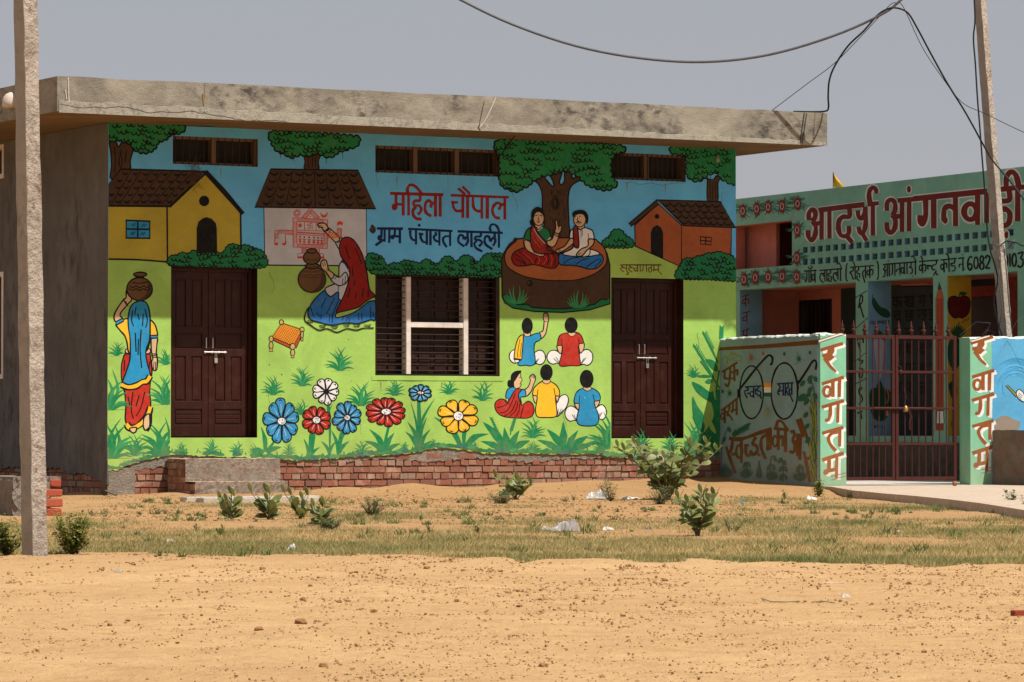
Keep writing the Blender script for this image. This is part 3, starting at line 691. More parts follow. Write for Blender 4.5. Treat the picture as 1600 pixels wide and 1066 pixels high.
a.lines('black', 6, [[(830, 580), (822, 640), (835, 680)], [(850, 560), (842, 610)], [(905, 570), (920, 640), (910, 690)], [(895, 600), (890, 680)], [(845, 720), (850, 840)], [(882, 700), (875, 820), (885, 940)], [(865, 760), (862, 860)], [(860, 600), (870, 640)]])
a.line('black', 30, [(758, 1044), (800, 1060), (850, 1052), (890, 1028), (918, 1022), (938, 990)]); a.line('gold', 20, [(758, 1044), (800, 1060), (850, 1052), (890, 1028), (918, 1022), (938, 990)])
a.fill('clay', [(846, 400), (850, 370), (898, 370), (902, 400)], False, K); a.ell('clay', 872, 447, 80, 72, K); a.ell('clay', 876, 356, 41, 14, K)
a.fill('brown', [(920, 395), (948, 440), (930, 490), (890, 518), (860, 516), (905, 490), (925, 445)])
a.lines('black', 5, [[(808, 428), (830, 438), (850, 428), (872, 440), (895, 428), (918, 438), (935, 425)], [(802, 445), (830, 455), (850, 445), (872, 457), (895, 445), (918, 455), (938, 443)], [(825, 405), (870, 412), (920, 402)]])
a.done('painted_woman', front)
# middle hut with tree
a = Art(FAC).V(380, 180, 5.333)
a.fill('trunk', [(503, 330), (515, 390), (513, 455), (625, 455), (625, 390), (648, 318), (610, 300), (590, 340), (560, 325), (540, 350)], ol=8)
a.lines('black', 5, [[(540, 360), (545, 440)], [(580, 340), (575, 440)], [(605, 350), (600, 430)]])
cr = a.fill('leaf', [(236, 140), (600, 155), (955, 185), (968, 210), (955, 250), (915, 270), (870, 268), (840, 300), (792, 290), (765, 330), (705, 350), (652, 325), (610, 306), (565, 330), (500, 332), (470, 318), (440, 344), (385, 350), (345, 312), (300, 308), (265, 280), (252, 240), (230, 200)], ol=11, scal=52)
a.marks(cr, 44, 34, 7, seed=8, chain=3)
a.lines('black', 2.5, [[(310, 320), (312, 358)], [(418, 345), (420, 385)], [(690, 345), (692, 400)], [(828, 300), (828, 370)]])
a.done('painted_tree', front)
a = Art(FAC, base=.003).V(380, 180, 5.333)
a.fill('cream', [(172, 765), (1024, 778), (1030, 1256), (180, 1250)], False, 9)
a.fill('brown', [(230, 450), (955, 460), (1106, 780), (95, 766)], False, 10)
a.tiles([(235, 455), (950, 465), (1095, 775), (105, 760)], 8, 5, 34, 8)
a.done('painted_hut', front)
a = Art(FAC, base=.0042).V(440, 320, 9.963); r = 'litred'
a.lines(r, 11, [[(175, 205), (178, 660)], [(178, 660), (708, 685)], [(715, 235), (708, 685)], [(220, 205), (715, 235)], [(235, 262), (238, 612)], [(238, 612), (655, 625)], [(655, 280), (658, 625)], [(235, 262), (655, 280)], [(300, 210), (450, 50), (600, 218)], [(375, 212), (445, 135), (515, 215)], [(240, 395), (655, 412)], [(240, 460), (655, 490)], [(355, 265), (355, 397)], [(535, 272), (535, 403)], [(175, 205), (220, 205)]], False)
def zig(p0, p1, n, amp):
    dx, dy = p1[0] - p0[0], p1[1] - p0[1]; L = math.hypot(dx, dy); nx, ny = -dy / L, dx / L
    for s in (1, -1): a.line(r, 9, [(p0[0] + dx * i / n + nx * amp * s * (1 if i % 2 else -1), p0[1] + dy * i / n + ny * amp * s * (1 if i % 2 else -1)) for i in range(n + 1)], False)
zig((206, 262), (206, 605), 12, 26); zig((686, 285), (684, 625), 12, 24); zig((235, 640), (655, 655), 15, 20); zig((235, 236), (655, 256), 15, 20); zig((335, 212), (448, 92), 6, 24); zig((450, 92), (565, 216), 6, 24)
a.line(r, 10, [(245 + i * 13.5, 430 + i * .9 + (12 if i % 2 else -12)) for i in range(31)], True)
for x, y in ((285, 497), (350, 503), (425, 508), (500, 512), (565, 518), (622, 522)):
    a.dot('maroon', x, y, 14); a.fill(r, [(x - 32, y + 38), (x - 8, y + 28), (x + 8, y + 28), (x + 34, y + 38), (x + 8, y + 50), (x + 26, y + 85), (x - 26, y + 85), (x - 8, y + 50)], False); a.lines(r, 6, [[(x - 9, y + 82), (x - 9, y + 108)], [(x + 9, y + 82), (x + 9, y + 108)]])
a.ring(r, 9, 237, 130, 28, 28)
for k in range(14): t = k * math.pi / 7; a.line(r, 10, [(237 + 38 * math.cos(t), 130 + 38 * math.sin(t)), (237 + 62 * math.cos(t + .1), 130 + 62 * math.sin(t + .1))])
a.fill(r, [(598, 115), (620, 150), (655, 165), (690, 150), (712, 112), (708, 160), (680, 195), (650, 200), (615, 180)], True)
for k in range(4): t = k * math.pi / 4; a.line(r, 10, [(285 - 34 * math.cos(t), 322 - 38 * math.sin(t)), (285 + 34 * math.cos(t), 322 + 38 * math.sin(t))])
a.lines(r, 11, [[(400, 295), (405, 328), (440, 328), (440, 372), (402, 366)], [(440, 290), (440, 330), (475, 332), (472, 375)], [(440, 292), (476, 296)], [(400, 328), (400, 330)]], False)
a.lines(r, 11, [[(172, 402), (0, 395), (-105, 400), (-108, 620)], [(172, 462), (55, 462), (58, 600)], [(718, 432), (862, 440), (865, 370)], [(720, 515), (928, 500), (932, 372)], [(865, 370), (932, 375)], [(315, 668), (315, 760), (250, 765), (250, 832), (330, 828), (378, 740), (378, 672)], [(585, 690), (585, 755), (650, 770), (655, 842), (600, 835)], [(535, 690), (580, 750)]], False)
zig((165, 432), (-70, 428), 9, 24); zig((-75, 455), (-78, 530), 3, 26); zig((725, 475), (880, 470), 5, 30); zig((898, 490), (898, 385), 5, 28)
zig((345, 680), (335, 760), 4, 24)
a.fill(r, [(868, 330), (862, 300), (880, 262), (920, 262), (950, 290), (935, 335), (930, 312), (895, 310)]); a.fill(r, [(-110, 590), (-78, 598), (-60, 580), (-62, 630), (-85, 632), (-108, 620)]); a.fill(r, [(5, 600), (40, 600), (64, 560), (70, 600), (45, 632), (12, 628)])
a.fill(r, [(250, 800), (270, 812), (300, 800), (328, 828), (250, 834)]); a.fill(r, [(605, 815), (655, 800), (655, 842), (605, 838)])
for x, y in ((198, 235), (684, 258), (196, 630), (682, 655), (445, 188), (580, 365)): a.dot(r, x, y, 9)
a.done('painted_folk_figure', front)
# kneeling woman
a = Art(FAC, base=.005).V(380, 360, 5.333); K = 8
a.fill('cream', [(770, 98), (815, 62), (845, 100), (800, 152), (782, 130)], ol=K); a.lines('black', 4, [[(785, 90), (790, 115)], [(800, 85), (803, 105)]])
a.fill('skin', [(668, -5), (712, -18), (800, 62), (772, 100), (720, 52)], ol=K)
a.fill('skin', [(618, -50), (650, -58), (682, -55), (707, -18), (690, 5), (668, -2), (650, -22), (632, -26)], ol=K); a.lines('black', 5, [[(630, -40), (660, -35)], [(640, -28), (668, -22)]])
for k in range(3): a.line('black', 5, [(688 + k * 10, 0 + k * 9), (708 + k * 10, -22 + k * 9)])
a.fill('dblue', [(680, 500), (600, 570), (548, 650), (540, 710), (570, 748), (650, 772), (740, 790), (850, 772), (960, 776), (1060, 746), (1099, 742), (1099, 590), (1040, 600), (960, 640), (870, 690), (780, 720), (800, 575), (725, 548)], ol=K)
a.fill('dblue', [(700, 480), (800, 470), (840, 560), (790, 640), (720, 620)], False)
a.fill('cream', [(820, 265), (797, 300), (795, 380), (772, 440), (740, 455), (680, 492), (725, 552), (790, 512), (795, 572), (832, 574), (872, 450), (887, 350), (862, 290)], ol=K)
a.lines('black', 5, [[(790, 515), (792, 460)], [(800, 455), (770, 445)]])
a.fill('cream', [(800, 392), (752, 368), (728, 405), (760, 442), (802, 462), (852, 442), (872, 398), (850, 350)], ol=K); a.lines('black', 5, [[(830, 400), (825, 450)], [(850, 380), (846, 440)], [(775, 385), (760, 410)]])
a.fill('skin', [(645, 268), (665, 250), (690, 252), (702, 300), (716, 332), (756, 370), (730, 404), (690, 350), (648, 312)], ol=K)
a.lines('black', 4, [[(660, 270), (668, 300)], [(675, 258), (682, 295)], [(686, 330), (712, 318)], [(694, 342), (720, 330)]])
a.fill('navy', [(830, 240), (860, 285), (880, 340), (905, 420), (870, 330), (835, 275), (812, 268)])
a.fill('maroon', [(860, 58), (910, 75), (960, 140), (1000, 230), (1030, 360), (1050, 490), (1094, 536), (1085, 568), (1010, 602), (960, 642), (870, 667), (778, 692), (790, 640), (830, 560), (870, 450), (886, 350), (862, 280), (815, 220), (800, 150), (815, 80)], ol=K)
a.lines('black', 7, [[(850, 130), (870, 200), (890, 240)], [(930, 150), (960, 210), (985, 280)], [(930, 420), (920, 470)], [(1000, 480), (990, 560)], [(1040, 500), (1038, 560)], [(945, 520), (930, 570)], [(890, 480), (870, 560)], [(905, 300), (915, 380)]])
a.fill('lime', [(778, 692), (870, 667), (960, 642), (1010, 602), (1085, 556), (1098, 566), (1098, 584), (1040, 597), (962, 660), (880, 702), (775, 727)], ol=K)
a.lines('black', 5, [[(560, 640), (585, 720)], [(610, 690), (640, 720)], [(690, 560), (650, 640)], [(760, 560), (690, 700)], [(790, 590), (735, 730)], [(650, 700), (645, 740)], [(720, 700), (715, 760)], [(745, 690), (738, 770)], [(840, 710), (820, 750)], [(880, 720), (855, 755)], [(890, 730), (880, 760)], [(960, 690), (962, 750)], [(985, 690), (988, 750)], [(1060, 640), (1062, 735)], [(1078, 680), (1085, 720)]])
a.line('black', 8, [(545, 642), (518, 690), (512, 750), (560, 790), (630, 832), (700, 820), (780, 850), (860, 820), (940, 832), (1000, 816), (1086, 814)])
for x, y in ((560, 760), (660, 800), (760, 808), (860, 790), (945, 795), (1035, 795)): a.lines('black', 5, [[(x - 30, y - 8), (x, y - 4), (x + 30, y - 10)], [(x - 24, y + 6), (x + 6, y + 10), (x + 24, y)]])
a.ell('clay', 572, 410, 115, 110, K); a.fill('brown', [(660, 340), (688, 410), (660, 480), (600, 518), (560, 516), (625, 470), (645, 410)])
a.lines('brown', 6, [[(470, 370), (520, 378), (550, 370), (590, 378), (640, 368), (672, 370)], [(500, 340), (560, 348), (640, 338)], [(465, 385), (570, 395), (680, 385)]])
a.ell('clay', 575, 298, 58, 22, K); a.ell('clay', 570, 228, 71, 56, K); a.ell('clay', 570, 172, 40, 18, K); a.lines('brown', 6, [[(502, 235), (570, 245), (640, 232)], [(510, 250), (570, 258), (632, 248)], [(520, 298), (575, 306), (630, 296)]])
a.done('painted_kneeling_woman', front)
# string cot
a = Art(FAC).V(380, 360, 5.333)
a.fill('cot', [(320, 772), (492, 828), (420, 968), (238, 890)], False, 7); a.fill('cot', [(238, 890), (420, 968), (405, 990), (245, 915)], False, 6); a.fill('cot', [(492, 828), (420, 968), (440, 985), (500, 850)], False, 5)
for i in range(1, 12):
    f = i / 12; a.line('gold', 2.2, [(320 + 172 * f, 772 + 56 * f), (238 + 182 * f, 890 + 78 * f)])
    a.line('gold', 2.2, [(320 - 82 * f, 772 + 118 * f), (492 - 72 * f, 828 + 140 * f)])
for x, y, w_, h in ((318, 765, 18, 20), (233, 905, 18, 24), (232, 960, 18, 32), (412, 968, 22, 26), (412, 1020, 18, 30), (490, 828, 18, 22), (490, 870, 11, 32)): a.ell('tan', x, y, w_, h, 6)
a.fill('tan', [(222, 985), (245, 985), (248, 1008), (216, 1008)], False, 5); a.fill('tan', [(400, 1045), (424, 1045), (424, 1062), (398, 1062)], False, 5); a.ell('tan', 490, 910, 10, 12, 5)
a.done('painted_cot', front)
# hedge over the window and bushes
bush((570, 400, 5.333), [(15, 30), (20, -5), (60, -22), (90, -8), (125, 8), (155, 25), (165, 70), (198, 92), (235, 58), (290, 70), (330, 36), (378, 52), (430, 56), (462, 75), (490, 36), (540, 36), (562, 62), (620, 72), (650, 22), (710, 6), (742, 50), (780, 50), (802, 8), (850, -2), (900, 22), (912, 74), (960, 50), (985, 10), (1010, -12), (1050, -18), (1100, -10), (1146, -8), (1146, 168), (600, 158), (88, 148), (60, 132), (14, 96)], 46, 30, 11)
a = Art(FAC, base=.0008).V(0, 0, 1)
a.fill('lime', [(575, 408), (590, 424), (586, 432), (575, 432)], False); a.done('painted_verge', front)
bush((760, 200, 5.333), [(975, 988), (985, 932), (1030, 912), (1045, 865), (1085, 847), (1130, 862), (1160, 905), (1205, 928), (1216, 988)], 10, 34, 6)
# big tree
a = Art(FAC).V(760, 200, 5.333); K = 9
a.fill('trunk', [(400, 430), (440, 480), (465, 560), (465, 680), (480, 760), (480, 985), (560, 1005), (690, 985), (690, 800), (680, 640), (688, 530), (722, 470), (788, 430), (762, 402), (715, 420), (708, 370), (655, 365), (652, 440), (628, 472), (608, 450), (632, 360), (588, 370), (522, 382), (552, 440), (558, 492), (505, 440), (465, 400)], ol=K)
a.ell('black', 577, 625, 22, 52); a.ell(None, 577, 625, 30, 62, 5); a.ell('brown', 572, 630, 9, 34)
rnd = random.Random(3)
for k in range(42):
    x, y = rnd.uniform(490, 670), rnd.uniform(500, 940)
    if abs(x - 577) > 40 or abs(y - 625) > 70: a.line('black', 4, [(x, y), (x + rnd.uniform(-6, 6), y + rnd.uniform(18, 40))])
cr = a.fill('leaf', [(96, 105), (600, 125), (1128, 155), (1130, 200), (1040, 240), (1040, 425), (1092, 440), (1085, 480), (1040, 502), (985, 515), (930, 502), (880, 480), (840, 476), (800, 432), (772, 402), (722, 370), (690, 366), (650, 350), (620, 345), (592, 382), (540, 372), (502, 396), (460, 392), (430, 425), (385, 422), (370, 460), (330, 496), (290, 490), (270, 528), (225, 526), (190, 502), (150, 500), (120, 462), (115, 400), (112, 250)], True, ol=11, scal=52)
a.marks(cr, 120, 34, 6, seed=21, chain=4)
a.done('painted_tree', front)
# platform with the seated couple
a = Art(FAC, base=.006).V(760, 380, 5.333)
a.fill('brown', [(125, 140), (128, 300), (132, 450), (152, 495), (220, 540), (400, 570), (640, 578), (860, 556), (1027, 506), (1027, 180), (1002, 80), (960, 10), (900, -35), (250, -35), (190, 10), (145, 80)], False, 9)
a.fill('deck', [(150, 110), (175, 50), (240, -10), (320, -40), (840, -40), (930, -10), (985, 50), (1003, 130), (985, 190), (900, 255), (780, 300), (640, 314), (480, 308), (340, 285), (230, 240), (170, 190)], True, 8)
a.ell('black', 358, 335, 26, 28); a.ell('brown', 352, 330, 12, 13)
gp = [(134, 440), (160, 425), (195, 440), (212, 490), (260, 512), (340, 512), (380, 535), (470, 542), (560, 548), (640, 548), (720, 540), (800, 538), (850, 520), (905, 508), (935, 480), (965, 468), (995, 472), (1027, 455), (1027, 506), (860, 556), (640, 578), (400, 570), (220, 540), (152, 495)]
a.fill('green', gp, False, 8)
for bx, by, h, n in ((250, 505, 160, 8), (765, 540, 150, 9)):
    for i in range(n):
        f = (i + .5) / n * 2 - 1; L = h * (1 - .3 * abs(f)); a.blade('grass2', bx + f * 12, by, bx + math.sin(f * 1.2) * L, by - math.cos(f * 1.2) * L, 13, .1 * (1 if f > 0 else -1))
a.done('painted_platform', front)
def hand(a, pts, fing): a.fill('skin', pts, ol=7); a.lines('black', 4, fing)
a = Art(FAC, base=.0085).V(760, 380, 5.333); K = 8
a.fill('maroon', [(215, 150), (210, 110), (240, 70), (320, 40), (420, 60), (500, 30), (562, 70), (600, 110), (602, 160), (570, 205), (520, 210), (450, 190), (390, 180), (310, 190), (240, 185)], ol=K)
a.lines('black', 6, [[(235, 90), (290, 130), (330, 180)], [(270, 70), (340, 120), (380, 175)], [(480, 60), (520, 120), (500, 180)], [(530, 60), (570, 120), (560, 190)], [(240, 130), (300, 160), (320, 185)], [(420, 120), (400, 170)]])
a.lines('litred', 6, [[(300, 80), (360, 130), (390, 172)], [(455, 90), (500, 130), (470, 180)], [(510, 70), (545, 130), (530, 195)], [(430, 110), (440, 150), (420, 178)]])
a.V(760, 200, 5.333)
a.fill('skin', [(410, 800), (455, 800), (462, 835), (432, 855), (402, 835)], ol=6)
a.fill('green', [(402, 822), (350, 840), (322, 880), (312, 928), (360, 945), (370, 985), (500, 992), (500, 940), (530, 912), (525, 870), (505, 840), (462, 825), (432, 852)], ol=K); a.line('white', 5, [(402, 824), (430, 856), (464, 826)]); a.line('white', 7, [(312, 930), (360, 948)]); a.line('white', 7, [(500, 942), (532, 914)])
a.fill('skin', [(315, 935), (360, 950), (400, 1005), (468, 1040), (475, 1066), (440, 1070), (350, 1030), (315, 985)], ol=K); a.lines('black', 4, [[(398, 1005), (388, 1040)], [(408, 1008), (398, 1045)], [(418, 1012), (410, 1048)], [(450, 1045), (460, 1062)]])
a.fill('skin', [(502, 942), (542, 930), (556, 890), (570, 870), (602, 878), (582, 960), (550, 992), (510, 978)], ol=K)
hand(a, [(568, 862), (575, 830), (572, 780), (578, 768), (588, 780), (596, 820), (620, 815), (624, 845), (602, 880), (574, 876)], [[(596, 825), (600, 850)], [(608, 820), (612, 845)]]); a.lines('black', 5, [[(562, 885), (600, 898)], [(558, 895), (596, 908)]])
a.fill('dred', [(370, 830), (395, 820), (440, 890), (500, 960), (502, 1010), (560, 1045), (420, 1045), (372, 990), (364, 900)], ol=K); a.lines('litred', 6, [[(385, 845), (420, 920), (470, 980)], [(375, 870), (400, 940), (450, 1000)]]); a.lines('white', 3, [[(392, 840), (430, 905), (485, 965)]])
a.fill('black', [(370, 720), (386, 680), (425, 658), (466, 680), (483, 730), (476, 775), (440, 760), (396, 790), (402, 818), (370, 812), (358, 780), (372, 760)])
a.ell('skin', 432, 755, 45, 58, 6); a.fill('black', [(385, 740), (392, 690), (425, 668), (462, 690), (478, 745), (460, 718), (430, 700), (405, 712), (395, 745)])
a.lines('black', 5, [[(402, 735), (415, 730), (425, 735)], [(440, 735), (452, 730), (464, 736)], [(433, 745), (428, 765), (438, 768)]]); a.dot('white', 415, 744, 9, 6); a.dot('white', 452, 746, 9, 6); a.dot('black', 418, 744, 4); a.dot('black', 455, 746, 4); a.fill('dred', [(418, 782), (430, 776), (444, 782), (430, 792)]); a.dot('dred', 432, 722, 4)
a.done('painted_seated_woman', front)
a = Art(FAC, base=.0085).V(760, 200, 5.333)
a.fill('white', [(600, 1050), (640, 1035), (720, 1020), (850, 1010), (920, 1030), (950, 1060), (940, 1075), (850, 1085), (700, 1075), (600, 1065)], ol=K)
a.fill('dblue', [(604, 1058), (600, 1110), (620, 1140), (720, 1146), (780, 1156), (850, 1176), (920, 1166), (966, 1120), (966, 1072), (940, 1056), (850, 1072), (770, 1062), (700, 1054), (620, 1048)], ol=K)
a.lines('black', 6, [[(640, 1130), (700, 1090), (760, 1080)], [(740, 1140), (800, 1100), (850, 1090)], [(830, 1160), (900, 1110), (940, 1090)], [(900, 1160), (940, 1120), (955, 1090)]])
a.fill('skin', [(752, 800), (808, 800), (812, 840), (780, 858), (750, 840)], ol=6)
a.fill('white', [(755, 834), (700, 856), (692, 925), (722, 922), (716, 1000), (640, 1042), (660, 1062), (850, 1066), (850, 932), (892, 926), (882, 860), (842, 838), (810, 832), (780, 850)], ol=K); a.lines('black', 4, [[(785, 850), (787, 920)], [(795, 850), (797, 900)], [(845, 880), (850, 930)]])
a.fill('skin', [(692, 925), (722, 925), (722, 962), (640, 1022), (592, 1042), (578, 1020), (650, 985)], ol=K); a.lines('black', 4, [[(590, 1020), (610, 1030)], [(598, 1012), (618, 1024)]])
a.fill('skin', [(846, 932), (892, 930), (886, 975), (832, 1022), (792, 1066), (745, 1062), (782, 1012), (842, 985)], ol=K); a.lines('black', 4, [[(760, 1050), (775, 1060)], [(770, 1040), (788, 1052)]])
a.fill('dred', [(722, 840), (755, 826), (768, 985), (735, 996), (724, 960)], ol=K)
a.ell('skin', 775, 765, 50, 60, 6); a.ell('skin', 832, 775, 10, 18, 5)
a.fill('black', [(720, 745), (716, 705), (760, 685), (812, 688), (845, 730), (842, 792), (826, 796), (820, 755), (800, 722), (758, 722), (735, 735)])
a.line('black', 9, [(742, 792), (766, 783), (792, 792)], taper=(.3, 1.2, .3)); a.line('dred', 6, [(755, 800), (780, 800)]); a.lines('black', 5, [[(735, 740), (748, 736)], [(768, 738), (786, 735)], [(760, 745), (752, 770), (765, 774)]]); a.dot('white', 742, 750, 8, 6); a.dot('white', 778, 750, 9, 6); a.dot('black', 739, 750, 4); a.dot('black', 774, 750, 4)
a.done('painted_seated_man', front)
# hill, orange hut, right tree
a = Art(FAC).V(920, 380, 5.333)
a.fill('hill', [(110, 10), (385, 25), (400, 25), (780, 190), (740, 292), (170, 285), (168, 160), (140, 70)], False); a.line('black', 7, [(395, 28), (600, 112), (770, 188)]); a.done('painted_hill', front)
a = Art(FAC).V(920, 200, 5.333)
a.fill('trunk', [(970, 395), (988, 440), (990, 612), (1072, 614), (1076, 460), (1098, 420), (1062, 400), (1040, 430), (1000, 425)], ol=8); a.lines('black', 4, [[(1010, 440), (1012, 590)], [(1035, 450), (1030, 600)], [(1055, 440), (1055, 580)], [(1000, 380), (1020, 430)]])
cr = a.fill('leaf', [(680, 160), (1000, 165), (1230, 178), (1230, 462), (1190, 466), (1150, 440), (1100, 420), (1078, 355), (1040, 375), (1000, 375), (962, 410), (930, 440), (880, 440), (832, 412), (816, 370), (816, 225), (702, 212)], False, ol=9, scal=52)
a.marks(cr, 34, 32, 6, seed=5, chain=3); a.done('painted_tree', front)
a = Art(FAC, base=.003).V(920, 200, 5.333); K = 8
a.fill('orange', [(382, 810), (580, 632), (772, 812), (772, 1160), (386, 985)], False, K)
a.fill('orange', [(770, 810), (1188, 830), (1182, 1105), (1175, 1205), (772, 1165)], False, K)
a.fill('brown', [(566, 600), (1095, 615), (1230, 832), (792, 815)], False, K); a.fill('brown', [(332, 800), (566, 600), (582, 635), (350, 822)], False, K)
a.tiles([(590, 612), (1090, 622), (1215, 826), (800, 808)], 7, 4, 34, 6)
a.fill('black', [(516, 1045), (514, 880), (528, 835), (566, 808), (602, 832), (618, 875), (618, 1090)], False); a.dot('black', 567, 738, 20)
a.lines('black', 7, [[(930, 907), (1020, 915), (1016, 975), (930, 968), (930, 907)], [(974, 910), (972, 972)], [(930, 938), (1018, 946)]], False)
a.done('painted_hut', front)
bush((920, 380, 5.333), [(722, 285), (728, 240), (768, 185), (780, 150), (820, 124), (860, 140), (900, 110), (948, 112), (980, 86), (1030, 92), (1080, 72), (1130, 95), (1168, 95), (1208, 128), (1229, 150), (1229, 300), (1200, 312), (1000, 298), (800, 296)], 30, 30, 14)
# seated children
def leg(a, cx, cy, rx, ry, sd):
    pts = [(cx + rx * math.cos(t * .5236), cy + ry * math.sin(t * .5236)) for t in range(12)]
    q = (cx + sd * rx * 1.45, cy + ry * .95); m_ = (cx + sd * rx * 1.25, cy - ry * .3)
    keep = [p for p in pts if (p[0] - cx) * sd < rx * .6]
    keep.sort(key=lambda p: math.atan2(p[1] - cy, (p[0] - cx) * -sd))
    a.fill('white', keep + [q, m_], ol=7)
a = Art(FAC).V(760, 380, 5.333); K = 7
leg(a, 240, 945, 50, 56, 1); leg(a, 443, 952, 49, 60, -1)
a.lines('black', 4, [[(245, 1000), (225, 960)], [(410, 1005), (440, 960)], [(410, 1000), (425, 965)]])
a.fill('skin', [(440, 750), (470, 730), (480, 660), (474, 622), (478, 590), (490, 583), (512, 592), (518, 630), (506, 700), (490, 762), (452, 797)], ol=K); a.lines('black', 4, [[(486, 590), (488, 615)], [(498, 588), (498, 615)], [(508, 596), (506, 618)], [(478, 652), (514, 658)]])
a.fill('scarf', [(310, 765), (345, 778), (372, 768), (440, 750), (453, 800), (405, 832), (398, 900), (408, 972), (400, 1010), (360, 1024), (330, 1018), (280, 1022), (262, 1005), (280, 970), (288, 900), (292, 800)], ol=K)
a.fill('skin', [(315, 735), (365, 745), (362, 772), (340, 780), (318, 770)], ol=5)
a.fill('gold', [(304, 764), (266, 790), (240, 880), (232, 962), (262, 970), (292, 972), (298, 900), (306, 810)], ol=K); a.lines('black', 4, [[(280, 800), (262, 900), (260, 955)], [(292, 830), (280, 950)]]); a.line('black', 9, [(234, 962), (292, 972)])
a.ell('black', 340, 690, 47, 68); a.done('painted_boy', front)
a = Art(FAC).V(760, 380, 5.333)
leg(a, 560, 950, 56, 58, 1); leg(a, 835, 952, 52, 66, -1); a.lines('black', 4, [[(605, 1005), (560, 960)], [(608, 1000), (580, 950)], [(785, 1015), (830, 955)], [(790, 1000), (815, 960)]])
a.fill('skin', [(592, 848), (630, 855), (624, 918), (604, 912), (590, 880)], ol=K); a.fill('skin', [(772, 842), (812, 830), (812, 880), (786, 917), (774, 890)], ol=K)
a.fill('red', [(690, 750), (640, 755), (606, 780), (592, 850), (630, 856), (625, 930), (608, 1000), (626, 1026), (700, 1021), (770, 1022), (783, 1000), (770, 900), (772, 842), (808, 830), (796, 780), (766, 750), (735, 746), (712, 770)], ol=K); a.lines('black', 5, [[(628, 800), (630, 855)], [(768, 795), (772, 842)]])
a.fill('skin', [(685, 745), (740, 745), (738, 765), (712, 776), (688, 765)], ol=5); a.ell('black', 706, 685, 55, 67); a.done('painted_boy', front)
a = Art(FAC).V(760, 560, 5.333)
a.fill('skin', [(320, 266), (346, 240), (366, 190), (360, 160), (372, 140), (386, 132), (405, 148), (410, 175), (392, 220), (370, 280), (330, 317)], ol=K); a.lines('black', 4, [[(378, 140), (380, 165)], [(390, 137), (390, 165)], [(400, 146), (398, 170)]])
a.fill('scarf', [(180, 256), (215, 240), (255, 250), (215, 340), (165, 335), (164, 290)], ol=K); a.fill('skin', [(165, 335), (182, 338), (180, 360), (165, 352)], ol=4); a.fill('scarf', [(272, 265), (322, 264), (326, 316), (286, 326), (292, 382), (268, 360), (262, 300)], ol=K)
a.fill('red', [(74, 420), (74, 370), (110, 340), (150, 345), (176, 368), (230, 275), (258, 253), (292, 264), (266, 302), (284, 370), (298, 390), (340, 360), (375, 370), (396, 410), (390, 462), (350, 497), (250, 497), (170, 490), (110, 470)], ol=K)
a.lines('black', 6, [[(110, 455), (170, 440), (215, 360), (240, 290)], [(150, 480), (210, 440), (250, 350)], [(190, 488), (245, 430), (262, 360)], [(240, 495), (270, 440), (276, 380)], [(310, 400), (295, 450), (285, 495)], [(85, 410), (140, 400), (185, 370)]])
a.fill('skin', [(238, 180), (260, 140), (284, 112), (286, 150), (298, 182), (286, 200), (290, 218), (282, 238), (250, 252), (230, 235), (228, 195)], ol=5); a.lines('black', 4, [[(272, 160), (283, 158)], [(276, 216), (287, 214)]])
a.fill('black', [(200, 182), (205, 140), (235, 108), (288, 101), (288, 113), (262, 150), (244, 180), (230, 200), (230, 232), (202, 244), (178, 232), (176, 195), (190, 178)]); a.done('painted_woman', front)
a = Art(FAC).V(760, 560, 5.333)
a.fill('white', [(590, 360), (620, 315), (660, 304), (685, 340), (670, 400), (632, 450), (585, 487), (578, 420)], ol=K); a.lines('black', 4, [[(592, 480), (600, 420)], [(598, 475), (625, 420)], [(605, 465), (640, 430)]])
a.fill('skin', [(387, 308), (422, 318), (416, 372), (400, 362)], ol=K); a.fill('skin', [(576, 318), (606, 310), (602, 340), (588, 367)], ol=K)
a.fill('gold', [(470, 193), (430, 215), (395, 250), (386, 305), (422, 317), (416, 380), (409, 440), (425, 487), (480, 494), (560, 491), (588, 470), (582, 400), (575, 320), (608, 311), (604, 260), (576, 220), (530, 194), (500, 212)], ol=K); a.lines('black', 5, [[(430, 260), (422, 317)], [(562, 250), (575, 318)]])
a.fill('skin', [(475, 180), (528, 180), (530, 200), (500, 214), (472, 200)], ol=5); a.ell('black', 500, 117, 53, 69); a.done('painted_boy', front)
a = Art(FAC).V(760, 560, 5.333)
leg(a, 706, 461, 51, 63, 1); leg(a, 958, 450, 43, 62, -1); a.lines('black', 4, [[(745, 520), (715, 470)], [(748, 515), (730, 470)], [(935, 505), (965, 450)], [(932, 498), (950, 455)]])
a.fill('skin', [(733, 370), (772, 378), (768, 425), (748, 410)], ol=K); a.fill('skin', [(900, 358), (942, 352), (935, 385), (912, 412)], ol=K)
a.fill('scarf', [(812, 252), (770, 265), (742, 300), (732, 370), (772, 380), (768, 430), (752, 500), (766, 547), (810, 563), (900, 561), (932, 530), (932, 470), (906, 400), (900, 360), (946, 350), (944, 300), (910, 265), (872, 250), (842, 272)], ol=K); a.lines('black', 5, [[(778, 310), (772, 378)], [(888, 300), (900, 358)]])
a.fill('skin', [(810, 240), (868, 240), (870, 258), (842, 272), (812, 258)], ol=5); a.ell('black', 835, 172, 58, 77); a.done('painted_boy', front)
